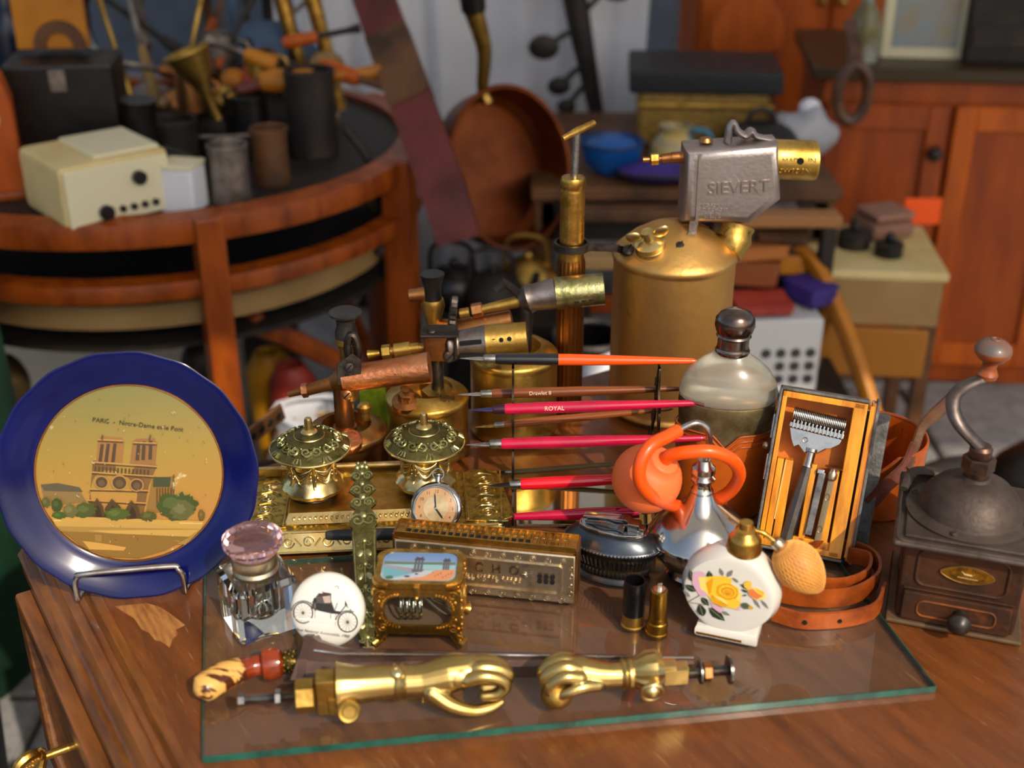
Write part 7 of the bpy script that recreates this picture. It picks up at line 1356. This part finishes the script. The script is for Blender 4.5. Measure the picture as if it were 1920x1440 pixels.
chain(m, [HX(54, -22, -6), HX(84, -32, 0), HX(110, -36, -6), HX(128, -33, -20)], [13*k, 12*k, 10.5*k, 8.5*k])
fuse(m, 'hand', hand_br, t, voxel=.0006, smooth=4)
m = M(); m.ball(HX(130, -16, -28), (30*k, 28*k, 27*k), 24, 16); m.build('ball', brass_old, t)
m = M(); m.lathe([(0, 0), (26*k, 0), (31*k, 4*k), (31*k, 10*k), (27*k, 14*k), (30*k, 19*k), (27*k, 24*k), (0, 24*k)], 36, mx=Matrix.Translation(HX(-16, 0, -2)) @ Matrix.Rotation(PI/2, 4, 'Y')); m.build('wrist_band', hand_br, t)
m = M(); m.lathe([(0, 0), (26*k, 0), (28*k, 6*k), (38*k, 26*k), (40*k, 44*k), (30*k, 58*k), (0, 60*k)], 48, mx=Matrix.Translation(HX(-12, 0, 0)) @ Matrix.Rotation(-PI/2, 4, 'Y'), fn=lambda th, r, z: (r*(1+.05*math.cos(12*th)*(1 if z > 4*k else 0)), z)); m.build('cuff', hand_br, t)
m = M(); m.ball(HX(-44, -34, -14), (18*k, 18*k, 18*k), 18, 12); m.torus(HX(-44, -42, -14), 20*k, 4*k, (1, 0, 0), (0, .2, 1)); m.build('hinge_boss', brass_hi, t)
m = M(); m.box(tuple(HX(-90, -4, -4)), (56*k, 32*k, 36*k), 4*k); m.box(tuple(HX(-80, -4, 8)), (30*k, 28*k, 30*k), 4*k); m.build('hinge_block', hand_br, t)
m = M(); q0, q1 = HX(-112, -4, -6), HX(-198, -4, -4); m.tube([q0+(q1-q0)*i/50 for i in range(51)], [9*k+(1.4*k if i % 2 else 0) for i in range(51)], 12); m.build('bolt', bolt_m, t)
m = M(); q2 = q0*.5+q1*.5; hexnut(m, q2-V((8*k, 0, 0)), q2+V((8*k, 0, 0)), 19*k); m.build('nut', copper_brown, t, sharp=20)
m = M(); m.tube([q1-V((2*k, 0, 0)), q1+V((3*k, 0, 0))], 27*k, 28); m.ball(q1-V((3*k, 0, 0)), (4*k, 12*k, 12*k), 12, 8); m.build('washer', bolt_m, t); m = M(); m.tube([q2+V((12*k, 0, 0)), q2+V((15*k, 0, 0))], 23*k, 24); m.build('washer', bolt_m, t)

# ================================================================ repeats carry their group
GR_ = {'dip_pen': 'dip pens at the rack and inkstand', 'blowlamp': 'brass blowlamps at the back of the desk', 'hand_knocker': 'brass hand door knockers', 'tin_can': 'tin cans on the round table', 'iron_pot': 'iron pots on the round table',
       'door_knob': 'loose knobs in the tool heap', 'candlestick': 'candlesticks at the back of the round table', 'bust': 'busts under the round table', 'painted_pot': 'painted pots on the ground', 'iron_kettle': 'kettles under the copper pan',
       'violet_cushion': 'violet cushions on the trestle table', 'plank': 'planks behind the blowlamps', 'stockpot': 'pots behind the tall blowlamp', 'iron_weight': 'iron weights on the cream table', 'poker': 'pokers behind the black case'}
for o in C.objects:
    if o.parent is None and 'label' in o and 'group' not in o and o.name.split('.')[0] in GR_: o['group'] = GR_[o.name.split('.')[0]]
